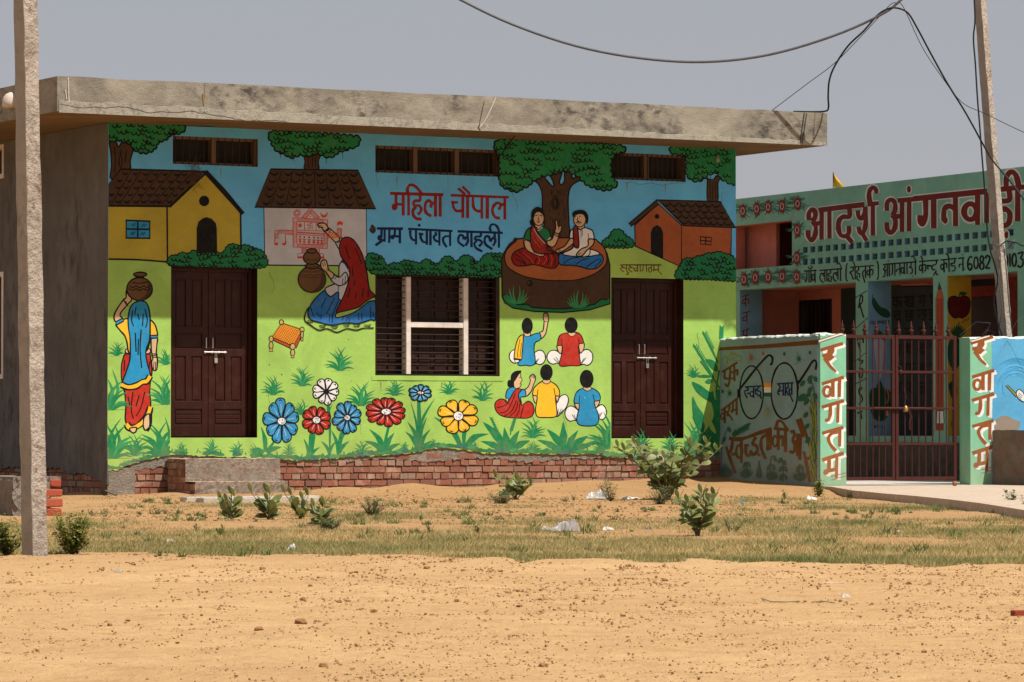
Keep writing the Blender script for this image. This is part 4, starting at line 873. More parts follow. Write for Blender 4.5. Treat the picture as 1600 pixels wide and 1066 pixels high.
# flowers, stems, leaves
a = Art(FAC).V(380, 560, 5.333); G = 'grass'
def stem(p, w0, tp=(1, .5)): a.line(G, w0, p, True, taper=tp)
stem([(205, 770), (240, 720), (278, 670)], 26); stem([(565, 790), (570, 700), (578, 630)], 52, (.6, 1)); stem([(720, 800), (722, 560), (705, 370)], 30, (.3, 1)); stem([(800, 770), (815, 660), (850, 590)], 46, (.4, 1)); stem([(1180, 790), (1185, 690), (1212, 570)], 30, (.8, .7)); stem([(1470, 780), (1468, 560), (1462, 350)], 34, (1, .8))
stem([(1840, 745), (1840, 640), (1860, 570)], 40, (.6, 1))
B = lambda *q: a.blade(G, *q)
for q in ((185, 780, 150, 570, 40, .06), (200, 790, 320, 740, 36, -.1), (170, 790, 60, 760, 40, .1), (1170, 790, 1050, 590, 44, .12), (1165, 795, 1010, 690, 36, .14), (1185, 790, 1260, 620, 40, -.1), (1190, 795, 1310, 710, 34, -.12), (1460, 780, 1395, 360, 20, .05), (1475, 780, 1598, 330, 26, -.12), (1455, 770, 1350, 610, 36, .12), (1460, 760, 1370, 530, 34, .1), (1478, 760, 1530, 490, 30, -.08), (1480, 770, 1560, 590, 34, -.12), (1485, 775, 1570, 690, 30, -.12), (1462, 700, 1420, 480, 26, .1), (1818, 745, 1590, 490, 44, .12), (1850, 745, 2045, 630, 50, -.16), (720, 800, 650, 690, 24, .1), (720, 800, 775, 690, 24, -.1), (790, 800, 735, 600, 26, .08), (805, 790, 885, 690, 28, -.12), (545, 830, 505, 670, 26, .08), (560, 820, 640, 740, 24, -.1), (700, 560, 745, 380, 16, -.1)): B(*q)
a.flower(320, 525, 150, 190, 9, 'blue', rot=-1.6, crx=38, cry=32); a.flower(610, 515, 118, 122, 8, 'red', rot=-1.9, crx=34, cry=30); a.flower(692, 278, 108, 106, 9, 'white', rot=-1.4, core='black', crx=18, cry=17)
a.flower(865, 495, 118, 130, 10, 'blue', rot=-1.55, crx=26, cry=24); a.flower(1190, 445, 165, 122, 12, 'red', rot=-1.7, crx=42, cry=28); a.flower(1477, 288, 96, 72, 10, 'blue', rot=-1.5, crx=28, cry=16); a.flower(1792, 480, 170, 148, 8, 'gold', rot=-2.0, crx=42, cry=40)
a.done('painted_flowers', front)
a = Art(FAC).V(760, 560, 5.333); G = 'grass'
def plant(L):
    for x0, y0, x1, y1, wd, bd in L: a.line(G, wd * .68, [(x0, y0), ((x0 + x1) / 2 - (y1 - y0) * bd, (y0 + y1) / 2 + (x1 - x0) * bd), (x1, y1)], True, taper=(.5, 1.25, .03))
plant([(170, 770, -30, 530, 80, .05), (190, 770, 148, 575, 60, -.02), (200, 770, 275, 600, 64, -.06), (210, 775, 365, 685, 60, -.08), (150, 775, -50, 690, 56, .06), (640, 770, 505, 590, 70, .06), (645, 770, 640, 525, 74, 0), (665, 770, 765, 600, 66, -.05), (690, 775, 850, 645, 64, -.06), (620, 780, 425, 680, 60, .06), (700, 780, 910, 715, 56, -.06)])
a.line(G, 8, [(125, 685), (80, 580), (40, 500)]); a.line(G, 8, [(200, 640), (210, 570), (240, 500)])
for k in range(9):
    f = k / 8
    for s in (-1, 1): a.blade(G, 40 + 50 * f, 500 + 110 * f, 40 + 50 * f + s * 16, 492 + 110 * f, 9, 0); a.blade(G, 238 - 30 * f, 505 + 100 * f, 238 - 30 * f + s * 16, 493 + 100 * f, 9, 0)
# corner plant at the right end
a.V(920, 380, 5.333)
for x0, y0, x1, y1 in ((1040, 1120, 870, 850), (1075, 1000, 950, 745), (1090, 900, 1100, 700)):
    a.line(G, 14, [(x0, y0), ((x0 + x1) / 2 + 15, (y0 + y1) / 2 + 20), (x1, y1)])
    for k in range(10):
        f = .45 + .055 * k; x, y = x0 + (x1 - x0) * f, y0 + (y1 - y0) * f
        for s in (-1, 1): a.blade(G, x + 8, y, x + 8 + s * 18, y - 30, 9, .05 * s)
a.V(920, 560, 5.333)
for p in ([(860, 195), (930, 225), (990, 270), (1040, 300), (1075, 360), (1040, 380), (960, 330), (910, 290), (880, 250)], [(862, 320), (905, 400), (955, 470), (950, 520), (965, 570), (945, 620), (900, 560), (868, 480)], [(1010, 300), (1080, 260), (1110, 300), (1095, 520), (1075, 800), (1000, 720), (930, 690), (960, 620), (1000, 560), (1040, 470)], [(975, 10), (1040, 20), (1075, 80), (1060, 110), (1010, 70)], [(905, 150), (960, 135), (1020, 150), (975, 160)], [(968, 195), (1000, 170), (1035, 190), (1000, 210)]): a.fill(G, p)
a.lines(G, 12, [[(1090, 250), (1010, 130), (930, 20)], [(1095, 500), (1060, 300), (1085, 100)]]); a.fill('lime', [(960, 430), (1010, 500), (1060, 620), (1020, 600), (985, 520)]); a.fill('lime', [(1030, 190), (1050, 250), (1055, 350), (1038, 290)])
a.done('painted_leaves', front)
# grass tufts and the green strip along the broken edge
tf = Art(FAC)
for x, y, h in ((182, 556, 26), (258, 570, 26), (257, 632, 50), (176, 716, 66), (211, 712, 38), (251, 712, 64), (172, 640, 60), (283, 710, 22), (330, 709, 26), (370, 709, 22), (427, 617, 34), (472, 603, 34), (531, 579, 40), (471, 648, 26), (564, 634, 42), (617, 618, 30), (617, 616, 16), (452, 711, 22), (565, 710, 26), (632, 702, 14), (702, 616, 28), (754, 626, 34), (741, 703, 16), (676, 698, 14), (832, 684, 36), (832, 706, 22), (948, 700, 60), (940, 705, 30), (1002, 706, 36), (1048, 704, 30), (1083, 708, 56), (1083, 590, 24), (398, 712, 20), (1068, 706, 20)): T(x, y, h)
rnd = random.Random(17); tf.V(0, 0, 1)
for k in range(len(edge) - 1):
    (x0, y0), (x1, y1) = edge[k], edge[k + 1]; n = max(1, int((x1 - x0) / 7))
    for i in range(n):
        f = i / n; x = x0 + (x1 - x0) * f + rnd.uniform(-2, 2); y = y0 + (y1 - y0) * f - 3.5
        if not 262 < x < 404 or rnd.random() < .3: tf.line(rnd.choice(['grass', 'grass', 'teal', 'green', 'grass2']), rnd.uniform(4, 8), [(x - 7, y + rnd.uniform(-2, 1)), (x, y - rnd.uniform(-1, 2)), (x + 8, y + rnd.uniform(-2, 1))], taper=(.2, 1, .2))
        if rnd.random() < .5: tf.blade('grass', x, y - 1, x + rnd.uniform(-3, 3), y - rnd.uniform(4, 9), 1.6, .1)
tf.done('painted_grass', front)
# lettering
a = Art(FAC).V(600, 280, 8); r = 'dred'
def tx(c, wd, L, sm=True): a.lines(c, wd, L, sm)
tx(r, 34, [[(75, 178), (742, 196)], [(150, 190), (150, 300)], [(140, 314), (245, 316)], [(240, 190), (240, 456)], [(307, 190), (307, 456)], [(300, 185), (292, 130), (310, 85), (345, 72), (392, 92), (432, 132), (468, 180)], [(450, 195), (450, 266), (395, 270), (370, 296), (378, 328), (440, 334), (466, 372), (452, 415), (420, 442)], [(400, 345), (362, 392), (366, 450), (408, 494), (470, 500)], [(643, 200), (643, 470)], [(643, 292), (602, 305), (580, 358)], [(602, 305), (560, 268), (522, 298), (512, 370), (534, 430), (592, 462)], [(702, 200), (702, 470)]])
a.ell(r, 132, 348, 38, 44)
tx(r, 34, [[(833, 202), (1560, 228)], [(838, 288), (925, 293)], [(862, 300), (868, 352), (900, 394), (945, 400), (985, 384)], [(985, 212), (985, 486)], [(1045, 222), (1045, 487)], [(925, 115), (1015, 192)], [(980, 92), (1075, 186)], [(1112, 228), (1114, 330), (1140, 384), (1185, 402), (1222, 394)], [(1222, 222), (1222, 495)], [(1291, 230), (1291, 495)], [(1510, 235), (1510, 506)], [(1510, 312), (1466, 326), (1435, 384)], [(1466, 326), (1428, 296), (1382, 320), (1355, 380), (1368, 446), (1402, 482), (1450, 488)]])
a.done('lettering', front)
a = Art(FAC).V(570, 200, 5.333); r = 'navy'
tx(r, 19, [[(100, 838), (318, 840)], [(140, 845), (138, 915)], [(165, 845), (165, 950)], [(88, 980), (158, 930)], [(205, 845), (203, 958)], [(252, 848), (248, 895)], [(232, 902), (292, 905)], [(292, 845), (292, 962)]]); a.ell(r, 124, 916, 20, 24); a.ell(r, 230, 910, 18, 20)
a.V(600, 280, 8)
tx(r, 28, [[(300, 622), (858, 650)], [(328, 640), (330, 705), (355, 755), (400, 765)], [(400, 635), (400, 818)], [(432, 682), (492, 690)], [(455, 692), (462, 742), (490, 785), (535, 790)], [(535, 645), (535, 822)], [(580, 648), (580, 828)], [(640, 662), (652, 692), (622, 722), (640, 765), (688, 785)], [(692, 650), (692, 832)], [(826, 655), (826, 838)], [(826, 716), (770, 716), (738, 745), (745, 792), (785, 852)],
    [(920, 653), (1485, 672)], [(1000, 755), (985, 705), (950, 702), (930, 735), (936, 792), (1005, 842)], [(1005, 758), (1036, 718), (1050, 772), (1018, 832)], [(1045, 665), (1045, 740)], [(1092, 665), (1094, 852)], [(1210, 670), (1205, 716), (1148, 720), (1142, 755), (1190, 762), (1226, 795), (1185, 842)], [(1162, 772), (1130, 805), (1150, 862), (1230, 905)], [(1328, 778), (1310, 718), (1272, 720), (1256, 762), (1275, 822), (1355, 876)], [(1328, 785), (1366, 732), (1392, 772), (1362, 838)], [(1384, 672), (1382, 745)], [(1436, 672), (1436, 858)], [(1338, 650), (1322, 615), (1342, 572), (1385, 570), (1420, 605), (1442, 668)]])
a.dot(r, 440, 578, 19)
a.done('lettering', front)
a = Art(FAC).V(920, 380, 5.333); r = 'rust'
tx(r, 9, [[(262, 182), (605, 182)], [(268, 190), (286, 200), (262, 216), (292, 240)], [(285, 207), (314, 207)], [(316, 184), (316, 235), (330, 246), (322, 262), (308, 258)], [(335, 190), (352, 200), (330, 216), (362, 244)], [(352, 207), (374, 207)], [(402, 208), (380, 210), (378, 226), (390, 232), (402, 222)], [(405, 184), (405, 240)], [(428, 184), (428, 240)], [(452, 186), (452, 222), (444, 230)], [(480, 184), (480, 240)], [(521, 184), (521, 240)], [(521, 206), (500, 208), (496, 226), (512, 246)], [(542, 186), (541, 224)], [(536, 222), (578, 222)], [(580, 184), (580, 240)], [(590, 242), (606, 262)]]); a.dot(r, 540, 226, 9); a.dot(r, 446, 228, 8)
a.done('lettering', front)
C['dust'] = (.22, .20, .15)
# three rough holes left by old fixings, inner shade painted flat dark, cracks
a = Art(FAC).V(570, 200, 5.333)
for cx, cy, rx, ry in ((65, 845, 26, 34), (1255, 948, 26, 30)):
    rnd = random.Random(cx); a.fill('hole_shade', [(cx + rx * rnd.uniform(.8, 1.25) * math.cos(t * .5236), cy + ry * rnd.uniform(.8, 1.25) * math.sin(t * .5236)) for t in range(12)]); a.fill('crack', [(cx - 8 + rx * .5 * math.cos(t), cy - 8 + ry * .5 * math.sin(t)) for t in range(6)])
a.V(920, 200, 5.333); a.lines('crack', 2.5, [[(300, 460), (360, 450), (420, 475), (520, 458), (600, 480), (700, 462), (800, 458)]], False)
rnd = random.Random(23); a.V(0, 0, 1)
for x, y, n in ((420, 425, 6), (590, 270, 5), (800, 300, 6), (955, 690, 5), (1130, 300, 8), (262, 690, 5), (415, 600, 6), (560, 640, 7), (880, 640, 5), (1090, 520, 6)):
    p = [(x, y)]
    for k in range(n): p.append((p[-1][0] + rnd.uniform(-3, 4), p[-1][1] + rnd.uniform(3, 9)))
    a.line('crack', .55, p, False, taper=(1, .3))
for x, y in ((300, 264), (345, 264), (620, 276), (700, 277), (770, 279), (980, 286), (1040, 287), (595, 597), (690, 598), (760, 599)): a.line('dust', rnd.uniform(1, 2.5), [(x, y), (x + rnd.uniform(-1, 1), y + rnd.uniform(6, 22))], taper=(1, .2))
for k in range(34):
    x, y = rnd.uniform(172, 1145), rnd.uniform(520, 700)
    if 260 < x < 408 or 945 < x < 1075 or (575 < x < 790 and y < 600): continue
    a.ell(rnd.choice(['crack', 'lime_wash', 'dust']), x, y, rnd.uniform(.4, 1.3), rnd.uniform(.4, 1.6), n=7)
a.V(380, 560, 5.333); a.lines('crack', 5, [[(1095, 178), (1130, 186), (1200, 186)], [(1300, 186), (1400, 190), (1500, 188)]], False)
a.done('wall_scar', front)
# ------------------------------------------------------------------ childcare centre behind the compound wall
A2 = R(25.5)
U2 = Vector((math.sin(A2), -math.cos(A2), 0)); N2 = Vector((-math.cos(A2), -math.sin(A2), 0))
_d = ray(1400, 745); ANG = Plane(CAM + _d * (55.7 / _d.y), U2, N2); ANG.o.z = 0
cen = thing('childcare_centre', 'green childcare building with big red Hindi lettering on its parapet', 'building', (ANG.o.x, ANG.o.y, 0))
def au(x, y=440): return ANG.hit(x, y)[0]
def az(x, y): return ANG.hit(x, y)[1]
uA, uB = au(1130), au(1700); zP = az(1400, 283); zF = az(1400, 692); zBeam = az(1293, 444)
holes = []
h0, h1 = au(1258, 390), au(1579, 360); z1, z2 = az(1258, 390.8), az(1258, 409.6)
for i in range(26):
    u = h0 + (h1 - h0) * i / 25
    for z in (z1, z2): holes.append((u - .072, u + .072, z - .045, z + .045))
opA = (au(1143, 385), au(1237.5, 385), az(1195, 417.8), az(1195, 348.7))
OP = [(au(1156), au(1337), zF, zBeam), (au(1356), au(1458), zF, zBeam), (au(1480), au(1590), zF, zBeam)]
mb = MB()
wall_cells(mb, ANG, uA, uB, zBeam, zP, holes + [opA], lambda u, z: 0, back=-.24, rmi=lambda k: 1 if k < len(holes) else 2)
# pillars
us = [uA, OP[0][0], OP[0][1], OP[1][0], OP[1][1], OP[2][0], OP[2][1], uB]
for a, b in ((us[0], us[1]), (us[2], us[3]), (us[4], us[5]), (us[6], us[7])): mb.pbox(ANG, a, b, zF, zBeam, -.40, 0, 0)
C['holeblue'] = (.13, .27, .34)
parapet = mb.build('parapet_wall', [PM('mintd'), PM('holeblue'), PM('pink')], cen)
mb = MB()
mb.pbox(ANG, uA, uB, -.3, zF, -3.0, .02)
mb.build('plinth', rough_mat('brown_plinth', (.085, .065, .05), (.14, .11, .085), 2, (.06, .05, .04)), cen)
mb = MB(); mb.pbox(ANG, uA, uB, zF + .002, zF + .10, -.35, -.03); mb.build('verandah_kerb', PM('mintd'), cen)
VD = 1.25; BK = ANG.shift(-VD)
def bu(x, y=560): return BK.hit(x, y)[0]
mb = MB(); ub0, ub1 = BK.hit(1100, 500)[0] - 2, BK.hit(1760, 500)[0]
w0, w1, wz0, wz1 = bu(1213), bu(1300), BK.hit(1256, 610)[1], BK.hit(1256, 469)[1]
d0_, d1_, dz_ = bu(1519), bu(1556), BK.hit(1535, 466)[1]
segs = [(ub0, w0, 0), (w0, w1, 0), (w1, bu(1314), 0), (bu(1314), bu(1345), 1), (bu(1345), bu(1475), 2), (bu(1475), ub1, 3)]
for a, b, mi in segs:
    if (a, b) == (w0, w1):
        mb.pbox(BK, a, b, zF, wz0, -.2, 0, mi); mb.pbox(BK, a, b, wz1, zP - .1, -.2, 0, mi)
    else: mb.pbox(BK, a, b, zF, zP - .1, -.2, 0, mi)
back = mb.build('back_wall', [PM('pink'), PM('char'), PM('chalk'), PM('wine')], cen)
mb = MB()
mb.pbox(BK, w0, w1, wz0, wz1, -.2, -.17, 1)
for k in range(5): u = w0 + (w1 - w0) * k / 4; mb.pbox(BK, u - .03, u + .03, wz0, wz1, -.16, -.05, 0)
for k in range(14): u = w0 + (w1 - w0) * (k + .5) / 14; mb.tube([BK.at(u, wz0, -.04), BK.at(u, wz1, -.04)], .008, 6, 0)
for z in (wz0 + .45, wz0 + .6): mb.pbox(BK, w0, w1, z, z + .03, -.15, -.06, 0)
mb.build('window', [WOOD_D, DARK], cen)
mb = MB(); mb.pbox(BK, d0_, d1_ + .3, zF, dz_, .001, .03); mb.build('door', WOOD, cen)
mb = MB(); mb.pbox(BK, d0_, d1_ + .3, BK.hit(1535, 447)[1], zP - .12, .001, .02); mb.build('ventilator', DARK, cen)
# end wall and upper side wall of the verandah, roof
ENDW = Plane(ANG.at(uA + .02, 0, -.4), -N2, U2)
mb = MB(); mb.pbox(ANG, uA, uA + .2, zF, zP - .12, -VD, -.4); mb.pbox(ANG, uB - .22, uB - .002, zF + .001, zP - .11, -4, -.41); mb.pbox(ANG, uA, uB, -.3, zP - .12, -4.3, -4.01); mb.build('end_wall', PM('pink'), cen)
mb = MB(); mb.pbox(ANG, uA, uB, zBeam + .01, zBeam + .12, -VD, -.24); mb.pbox(ANG, uA, uB, zP - .1, zP - .02, -4, -.24); _P = ANG.shift(-.30); mb.pbox(ANG, uA, _P.hit(1213, 385)[0], zBeam + .12, zP - .1, -.36, -.30); mb.pbox(ANG, uA, opA[1] + 1.2, zBeam + .12, zP - .1, -VD + .01, -VD + .06, 1)
mb.build('roof_slab', [PM('pink'), DARK], cen)
# coloured returns of the pillars
def side(u): return Plane(ANG.at(u, 0, 0), -N2, U2)
for k, c in ((OP[0][0], 'bluewall'), (OP[1][0], 'bluewall'), (OP[2][0], 'amber')):
    P = side(k); m = MB(); m.pbox(P, .005, .395, zF + .1, zBeam, -.01, .004); m.build('pillar_side', PM(c), cen)
S1, S2, S3 = side(OP[0][0]), side(OP[1][0]), side(OP[2][0])
# writing
def seq(a, c, wd, L): a.lines(c, wd, L)
C['oxide'] = (.15, .014, .010)
BIG = [('W', [[(112, 512), (112, 430), (145, 385), (188, 402), (192, 470), (155, 530)], [(155, 530), (196, 590), (190, 700), (148, 762), (108, 722), (103, 640)], [(165, 560), (275, 548)], [(272, 390), (270, 756)], [(368, 380), (370, 742)], [(232, 388), (805, 318)], [(618, 360), (620, 468), (545, 470), (490, 520), (482, 620), (512, 700), (575, 712), (612, 668), (612, 585)], [(590, 715), (655, 795)], [(724, 392), (732, 462), (768, 492), (808, 440), (816, 345)], [(818, 345), (822, 560), (792, 668), (755, 672), (732, 595)], [(775, 672), (836, 772)], [(912, 320), (912, 706)], [(845, 318), (985, 300)], [(878, 310), (864, 200), (880, 130), (920, 105), (952, 135), (955, 180)],
        [(1090, 395), (1090, 300), (1140, 255), (1188, 300), (1186, 400), (1150, 452)], [(1150, 452), (1192, 505), (1186, 610), (1140, 672), (1095, 632), (1085, 540)], [(1165, 470), (1275, 462)], [(1278, 280), (1276, 660)], [(1366, 270), (1366, 652)], [(1222, 268), (1640, 232)]]),
       ('X', [[(-20, 432), (800, 348)], [(115, 420), (118, 610), (90, 716), (58, 690), (58, 615)], [(206, 410), (208, 760)], [(440, 548), (385, 512), (330, 540), (318, 620), (326, 680)], [(448, 395), (450, 736)], [(695, 370), (694, 722)], [(792, 365), (795, 700)], [(925, 330), (1260, 295)], [(1045, 345), (1046, 446), (940, 456)], [(940, 450), (950, 540), (1010, 548), (1052, 595), (1040, 700), (975, 738)], [(1140, 320), (1140, 682)], [(1012, 300), (1016, 190), (1068, 132), (1120, 172), (1152, 290)]])]
views = {'W': (1250, 280, 8), 'X': (1430, 250, 7.106)}
a = Art(ANG)
for c, ex in (('halo', 26), ('oxide', 0)):
    for vw, L in BIG:
        a.V(*views[vw]); seq(a, c, 54 + ex, L)
        if vw == 'W': a.dot(c, 1363, 128, 26 + ex / 2, 46 + ex / 2)
        else: a.ell(None, 614, 575, 70, 88, 60 + ex, olc=c, n=18); a.dot(c, 1015, 832, 22 + ex / 2, 44 + ex / 2); a.dot(c, 335, 670, 30 + ex / 2, 40 + ex / 2)
a.done('lettering', parapet)
a = Art(ANG).V(1250, 390, 8.889); c = 'black'; K = 15
seq(a, c, K, [[(55, 300), (232, 290)], [(270, 292), (585, 266)], [(695, 248), (1030, 222)], [(1180, 206), (1612, 172)], [(95, 300), (96, 400), (80, 440)], [(124, 300), (127, 460)], [(150, 298), (153, 455)], [(208, 295), (211, 460)], [(112, 238), (130, 268), (158, 262), (172, 230)],
    [(346, 340), (330, 330), (320, 350), (332, 376)], [(320, 350), (304, 330), (284, 350), (277, 395), (294, 436), (326, 458)], [(345, 288), (346, 442)], [(373, 286), (374, 446)], [(426, 284), (420, 330), (394, 340), (402, 370), (440, 384), (430, 430)], [(405, 392), (394, 430), (440, 446)], [(526, 330), (510, 320), (502, 342), (512, 366)], [(502, 342), (486, 322), (466, 345), (462, 385), (478, 425), (510, 442)], [(526, 275), (528, 420)], [(563, 270), (565, 436)], [(512, 212), (528, 180), (560, 216), (582, 276)],
    [(662, 190), (644, 240), (640, 400), (662, 442)], [(736, 250), (742, 292), (702, 310), (700, 338)], [(706, 320), (744, 420)], [(766, 245), (768, 416)], [(730, 170), (752, 192), (766, 245)], [(815, 240), (812, 286), (790, 302), (796, 330), (832, 342), (824, 392)], [(800, 352), (790, 402), (826, 436)], [(910, 235), (912, 392)], [(910, 290), (882, 300), (872, 345), (902, 462)], [(971, 230), (972, 398)], [(972, 292), (1008, 278), (1014, 335), (994, 352)], [(1064, 160), (1086, 210), (1088, 370), (1070, 420)],
    [(1150, 212), (1176, 215), (1180, 250), (1156, 275)], [(1156, 275), (1182, 302), (1176, 368), (1148, 380)], [(1165, 292), (1212, 285)], [(1213, 203), (1214, 376)], [(1240, 200), (1242, 372)], [(1286, 198), (1286, 320), (1266, 352)], [(1319, 196), (1320, 366)], [(1384, 272), (1350, 278), (1340, 310)], [(1389, 190), (1390, 356)], [(1450, 186), (1452, 346)], [(1486, 182), (1488, 342)], [(1546, 178), (1540, 236), (1515, 242)], [(1515, 246), (1556, 260), (1560, 320), (1528, 336)]])
a.dot(c, 145, 228, 9); a.ring(c, K, 185, 385, 18, 44); a.dot(c, 78, 445, 13); a.ring(c, K, 950, 322, 18, 32); a.dot(c, 1228, 160, 10); a.ring(c, K, 1425, 290, 20, 40); a.dot(c, 1568, 370, 9)
a.V(1420, 380, 8.889)
seq(a, c, K, [[(93, 255), (94, 440)], [(34, 195), (55, 180), (85, 220), (102, 262)], [(0, 270), (112, 258)], [(145, 258), (415, 235)], [(193, 255), (195, 420)], [(195, 312), (230, 300), (236, 372), (218, 390)], [(165, 180), (182, 202), (195, 255)], [(245, 312), (305, 312), (305, 330)], [(305, 318), (268, 325), (262, 350), (280, 362)], [(386, 246), (380, 292), (332, 312), (326, 360), (372, 372)], [(340, 452), (386, 382)], [(362, 402), (406, 446)],
    [(440, 236), (665, 212)], [(490, 235), (492, 408)], [(494, 292), (526, 280), (530, 350)], [(560, 225), (562, 402)], [(512, 152), (540, 160), (560, 222)], [(640, 218), (635, 272), (590, 286), (595, 312), (642, 324), (640, 380), (598, 386)], [(685, 213), (776, 203)], [(753, 208), (756, 388)], [(748, 292), (706, 298), (702, 342)]])
a.ring(c, K, 168, 342, 20, 38); a.ring(c, K, 466, 328, 20, 38); a.dot(c, 748, 160, 9); a.dot(c, 780, 360, 9)
seq(a, c, 20, [[(884, 205), (856, 188), (826, 240), (822, 330), (850, 375), (878, 340), (866, 290), (830, 300)], [(1065, 215), (1088, 172), (1124, 198), (1116, 258), (1068, 348)], [(1068, 350), (1130, 345)], [(1405, 145), (1410, 326)], [(1512, 150), (1588, 128), (1552, 208)], [(1552, 212), (1588, 240), (1582, 310), (1545, 334), (1512, 308)]])
for q in ((935, 275, 28, 82), (1016, 222, 24, 44), (1016, 318, 28, 48), (1350, 240, 26, 84), (1466, 235, 28, 90)): a.ring(c, 19, *q)
a.done('lettering', parapet)
# flower border
a = Art(ANG).V(1130, 240, 4.847); rnd = random.Random(31)
fl = [(152, 435), (258, 420), (345, 405), (450, 400), (568, 380), (565, 580), (562, 790), (562, 935), (162, 955), (248, 940), (346, 935), (452, 930)]
for x, y in fl:
    for k in range(26):
        t = rnd.uniform(0, 6.28); a.blade(rnd.choice(['teal', 'teal', 'dgreen']), x + 30 * math.cos(t), y + 40 * math.sin(t), x + rnd.uniform(45, 100) * math.cos(t), y + rnd.uniform(45, 80) * math.sin(t), 5, rnd.uniform(-.2, .2))
for x, y in fl:
    n = 9
    for k in range(n): t = 2 * math.pi * k / n; a.ell('maroon', x + 18 * math.cos(t), y + 38 * math.sin(t), 8, 15, n=8)
    a.ell(None, x, y, 13, 24, 3, olc='halo'); a.ell('maroon', x, y, 9, 17, n=8)
a.done('painted_flower_border', parapet)
# pillar fronts
a = Art(ANG).V(1300, 420, 5.333)
a.lines('black', 5, [[(195, 242), (295, 182)], [(195, 500), (298, 410)], [(195, 770), (296, 690)], [(195, 960), (296, 910)]], False)
a.lines('black', 10, [[(222, 330), (236, 235), (255, 232), (250, 280), (228, 300)], [(232, 300), (264, 408)], [(206, 600), (235, 570), (262, 600)], [(215, 610), (240, 690)], [(258, 560), (262, 620)], [(220, 760), (258, 770), (232, 800)], [(226, 830), (255, 840), (250, 900), (228, 905), (226, 850)], [(252, 990), (228, 1000), (230, 1050), (252, 1060)]])
a.V(1300, 600, 5.333); a.lines('black', 10, [[(250, 40), (226, 60), (256, 130), (224, 170)], [(210, 245), (256, 225)], [(240, 235), (248, 292)]])
a.V(1300, 420, 5.333); a.fill('pencil', [(862, 245), (932, 240), (932, 1350), (862, 1350)], False); a.fill('deck', [(862, 248), (882, 170), (915, 168), (932, 242), (898, 250)], False); a.fill('crack', [(880, 178), (892, 105), (916, 172)], False); a.lines('maroon', 6, [[(885, 250), (885, 1340)], [(910, 250), (910, 1340)]])
a.V(1300, 600, 5.333); a.fill('halo', [(875, 225), (930, 225), (935, 330), (870, 330)], False, 5)
a.done('painted_pencil', parapet)
a = Art(S1, base=.005).V(1150, 420, 8.883); a.lines('maroon', 14, [[(75, 388), (185, 358)], [(135, 372), (130, 530)], [(130, 420), (95, 440), (85, 480), (120, 480), (132, 440)], [(135, 425), (170, 430), (178, 470), (160, 490)], [(90, 620), (195, 592)], [(148, 605), (150, 760)], [(148, 660), (100, 680), (95, 720), (148, 710)], [(75, 870), (185, 832)], [(150, 845), (150, 990)], [(105, 865), (105, 930), (150, 925)]]); a.done('lettering', cen)
a = Art(S2, base=.005).V(1320, 430, 9.693)
a.fill('cuke', [(420, 345), (450, 355), (490, 420), (540, 480), (620, 510), (680, 570), (685, 620), (640, 648), (560, 625), (470, 550), (420, 460), (408, 400)]); a.line('black', 7, [(420, 350), (420, 300)])
a.lines('black', 7, [[(400, 690), (382, 720), (390, 745)], [(415, 690), (410, 740), (430, 740), (436, 690)], [(462, 690), (446, 720), (458, 742)], [(500, 690), (480, 700), (482, 740), (500, 735), (500, 695)], [(512, 740), (520, 690), (532, 720), (545, 690), (550, 735)], [(570, 690), (570, 735), (595, 725), (572, 712), (592, 695), (570, 690)], [(640, 690), (612, 690), (612, 735), (640, 735)], [(612, 712), (635, 712)], [(652, 735), (652, 690), (672, 695), (655, 715), (685, 775)]])
a.V(1300, 420, 5.333)
for t in range(9): f = t / 8 * 2 - 1; a.blade('cuke', 390, 590, 390 + 80 * f, 500 + 60 * abs(f), 22, .05)
a.fill('lilac', [(350, 600), (430, 600), (425, 740), (405, 900), (385, 905), (362, 760)]); a.V(1300, 600, 5.333)
a.fill('cuke', [(310, 90), (330, 40), (380, 30), (430, 35), (480, 60), (492, 150), (470, 260), (410, 310), (350, 290), (315, 200)]); a.fill('cuke', [(370, 30), (395, -30), (425, 30)])
a.lines('black', 5, [[(352, 345), (352, 372)], [(352, 345), (366, 355), (352, 362)], [(380, 345), (376, 370)], [(398, 345), (396, 370)], [(418, 345), (414, 370)], [(440, 345), (436, 372)]])
a.done('painted_vegetables', cen)
a = Art(S3, base=.005).V(1300, 420, 5.333)
a.fill('fruit', [(1058, 240), (1100, 226), (1140, 250), (1150, 300), (1135, 370), (1090, 412), (1058, 405), (1020, 412), (980, 370), (964, 300), (975, 245), (1015, 228)], ol=6); a.line('cuke', 9, [(1058, 270), (1060, 220), (1070, 192)]); a.fill('cuke', [(1062, 215), (1085, 190), (1125, 205), (1095, 222)])
a.lines('rust', 6, [[(1052, 470), (1060, 440)], [(1075, 455), (1090, 440)], [(1100, 450), (1105, 420)], [(1120, 440), (1122, 412)], [(1135, 405), (1140, 425)]])
for t in range(9): f = t / 8 * 2 - 1; a.blade('cuke', 1050, 570, 1050 + 70 * f, 450 + 50 * abs(f), 20, .08 * f)
a.ell('cuke', 1020, 700, 60, 140); a.V(1300, 600, 5.333); a.fill('cuke', [(970, 0), (1030, -20), (1040, 100), (1010, 140), (985, 90)]); a.lines('rust', 6, [[(1005, 310), (990, 330), (1000, 355), (1010, 335)], [(1020, 315), (1020, 350), (1035, 350)]])
a.done('painted_fruit', cen)
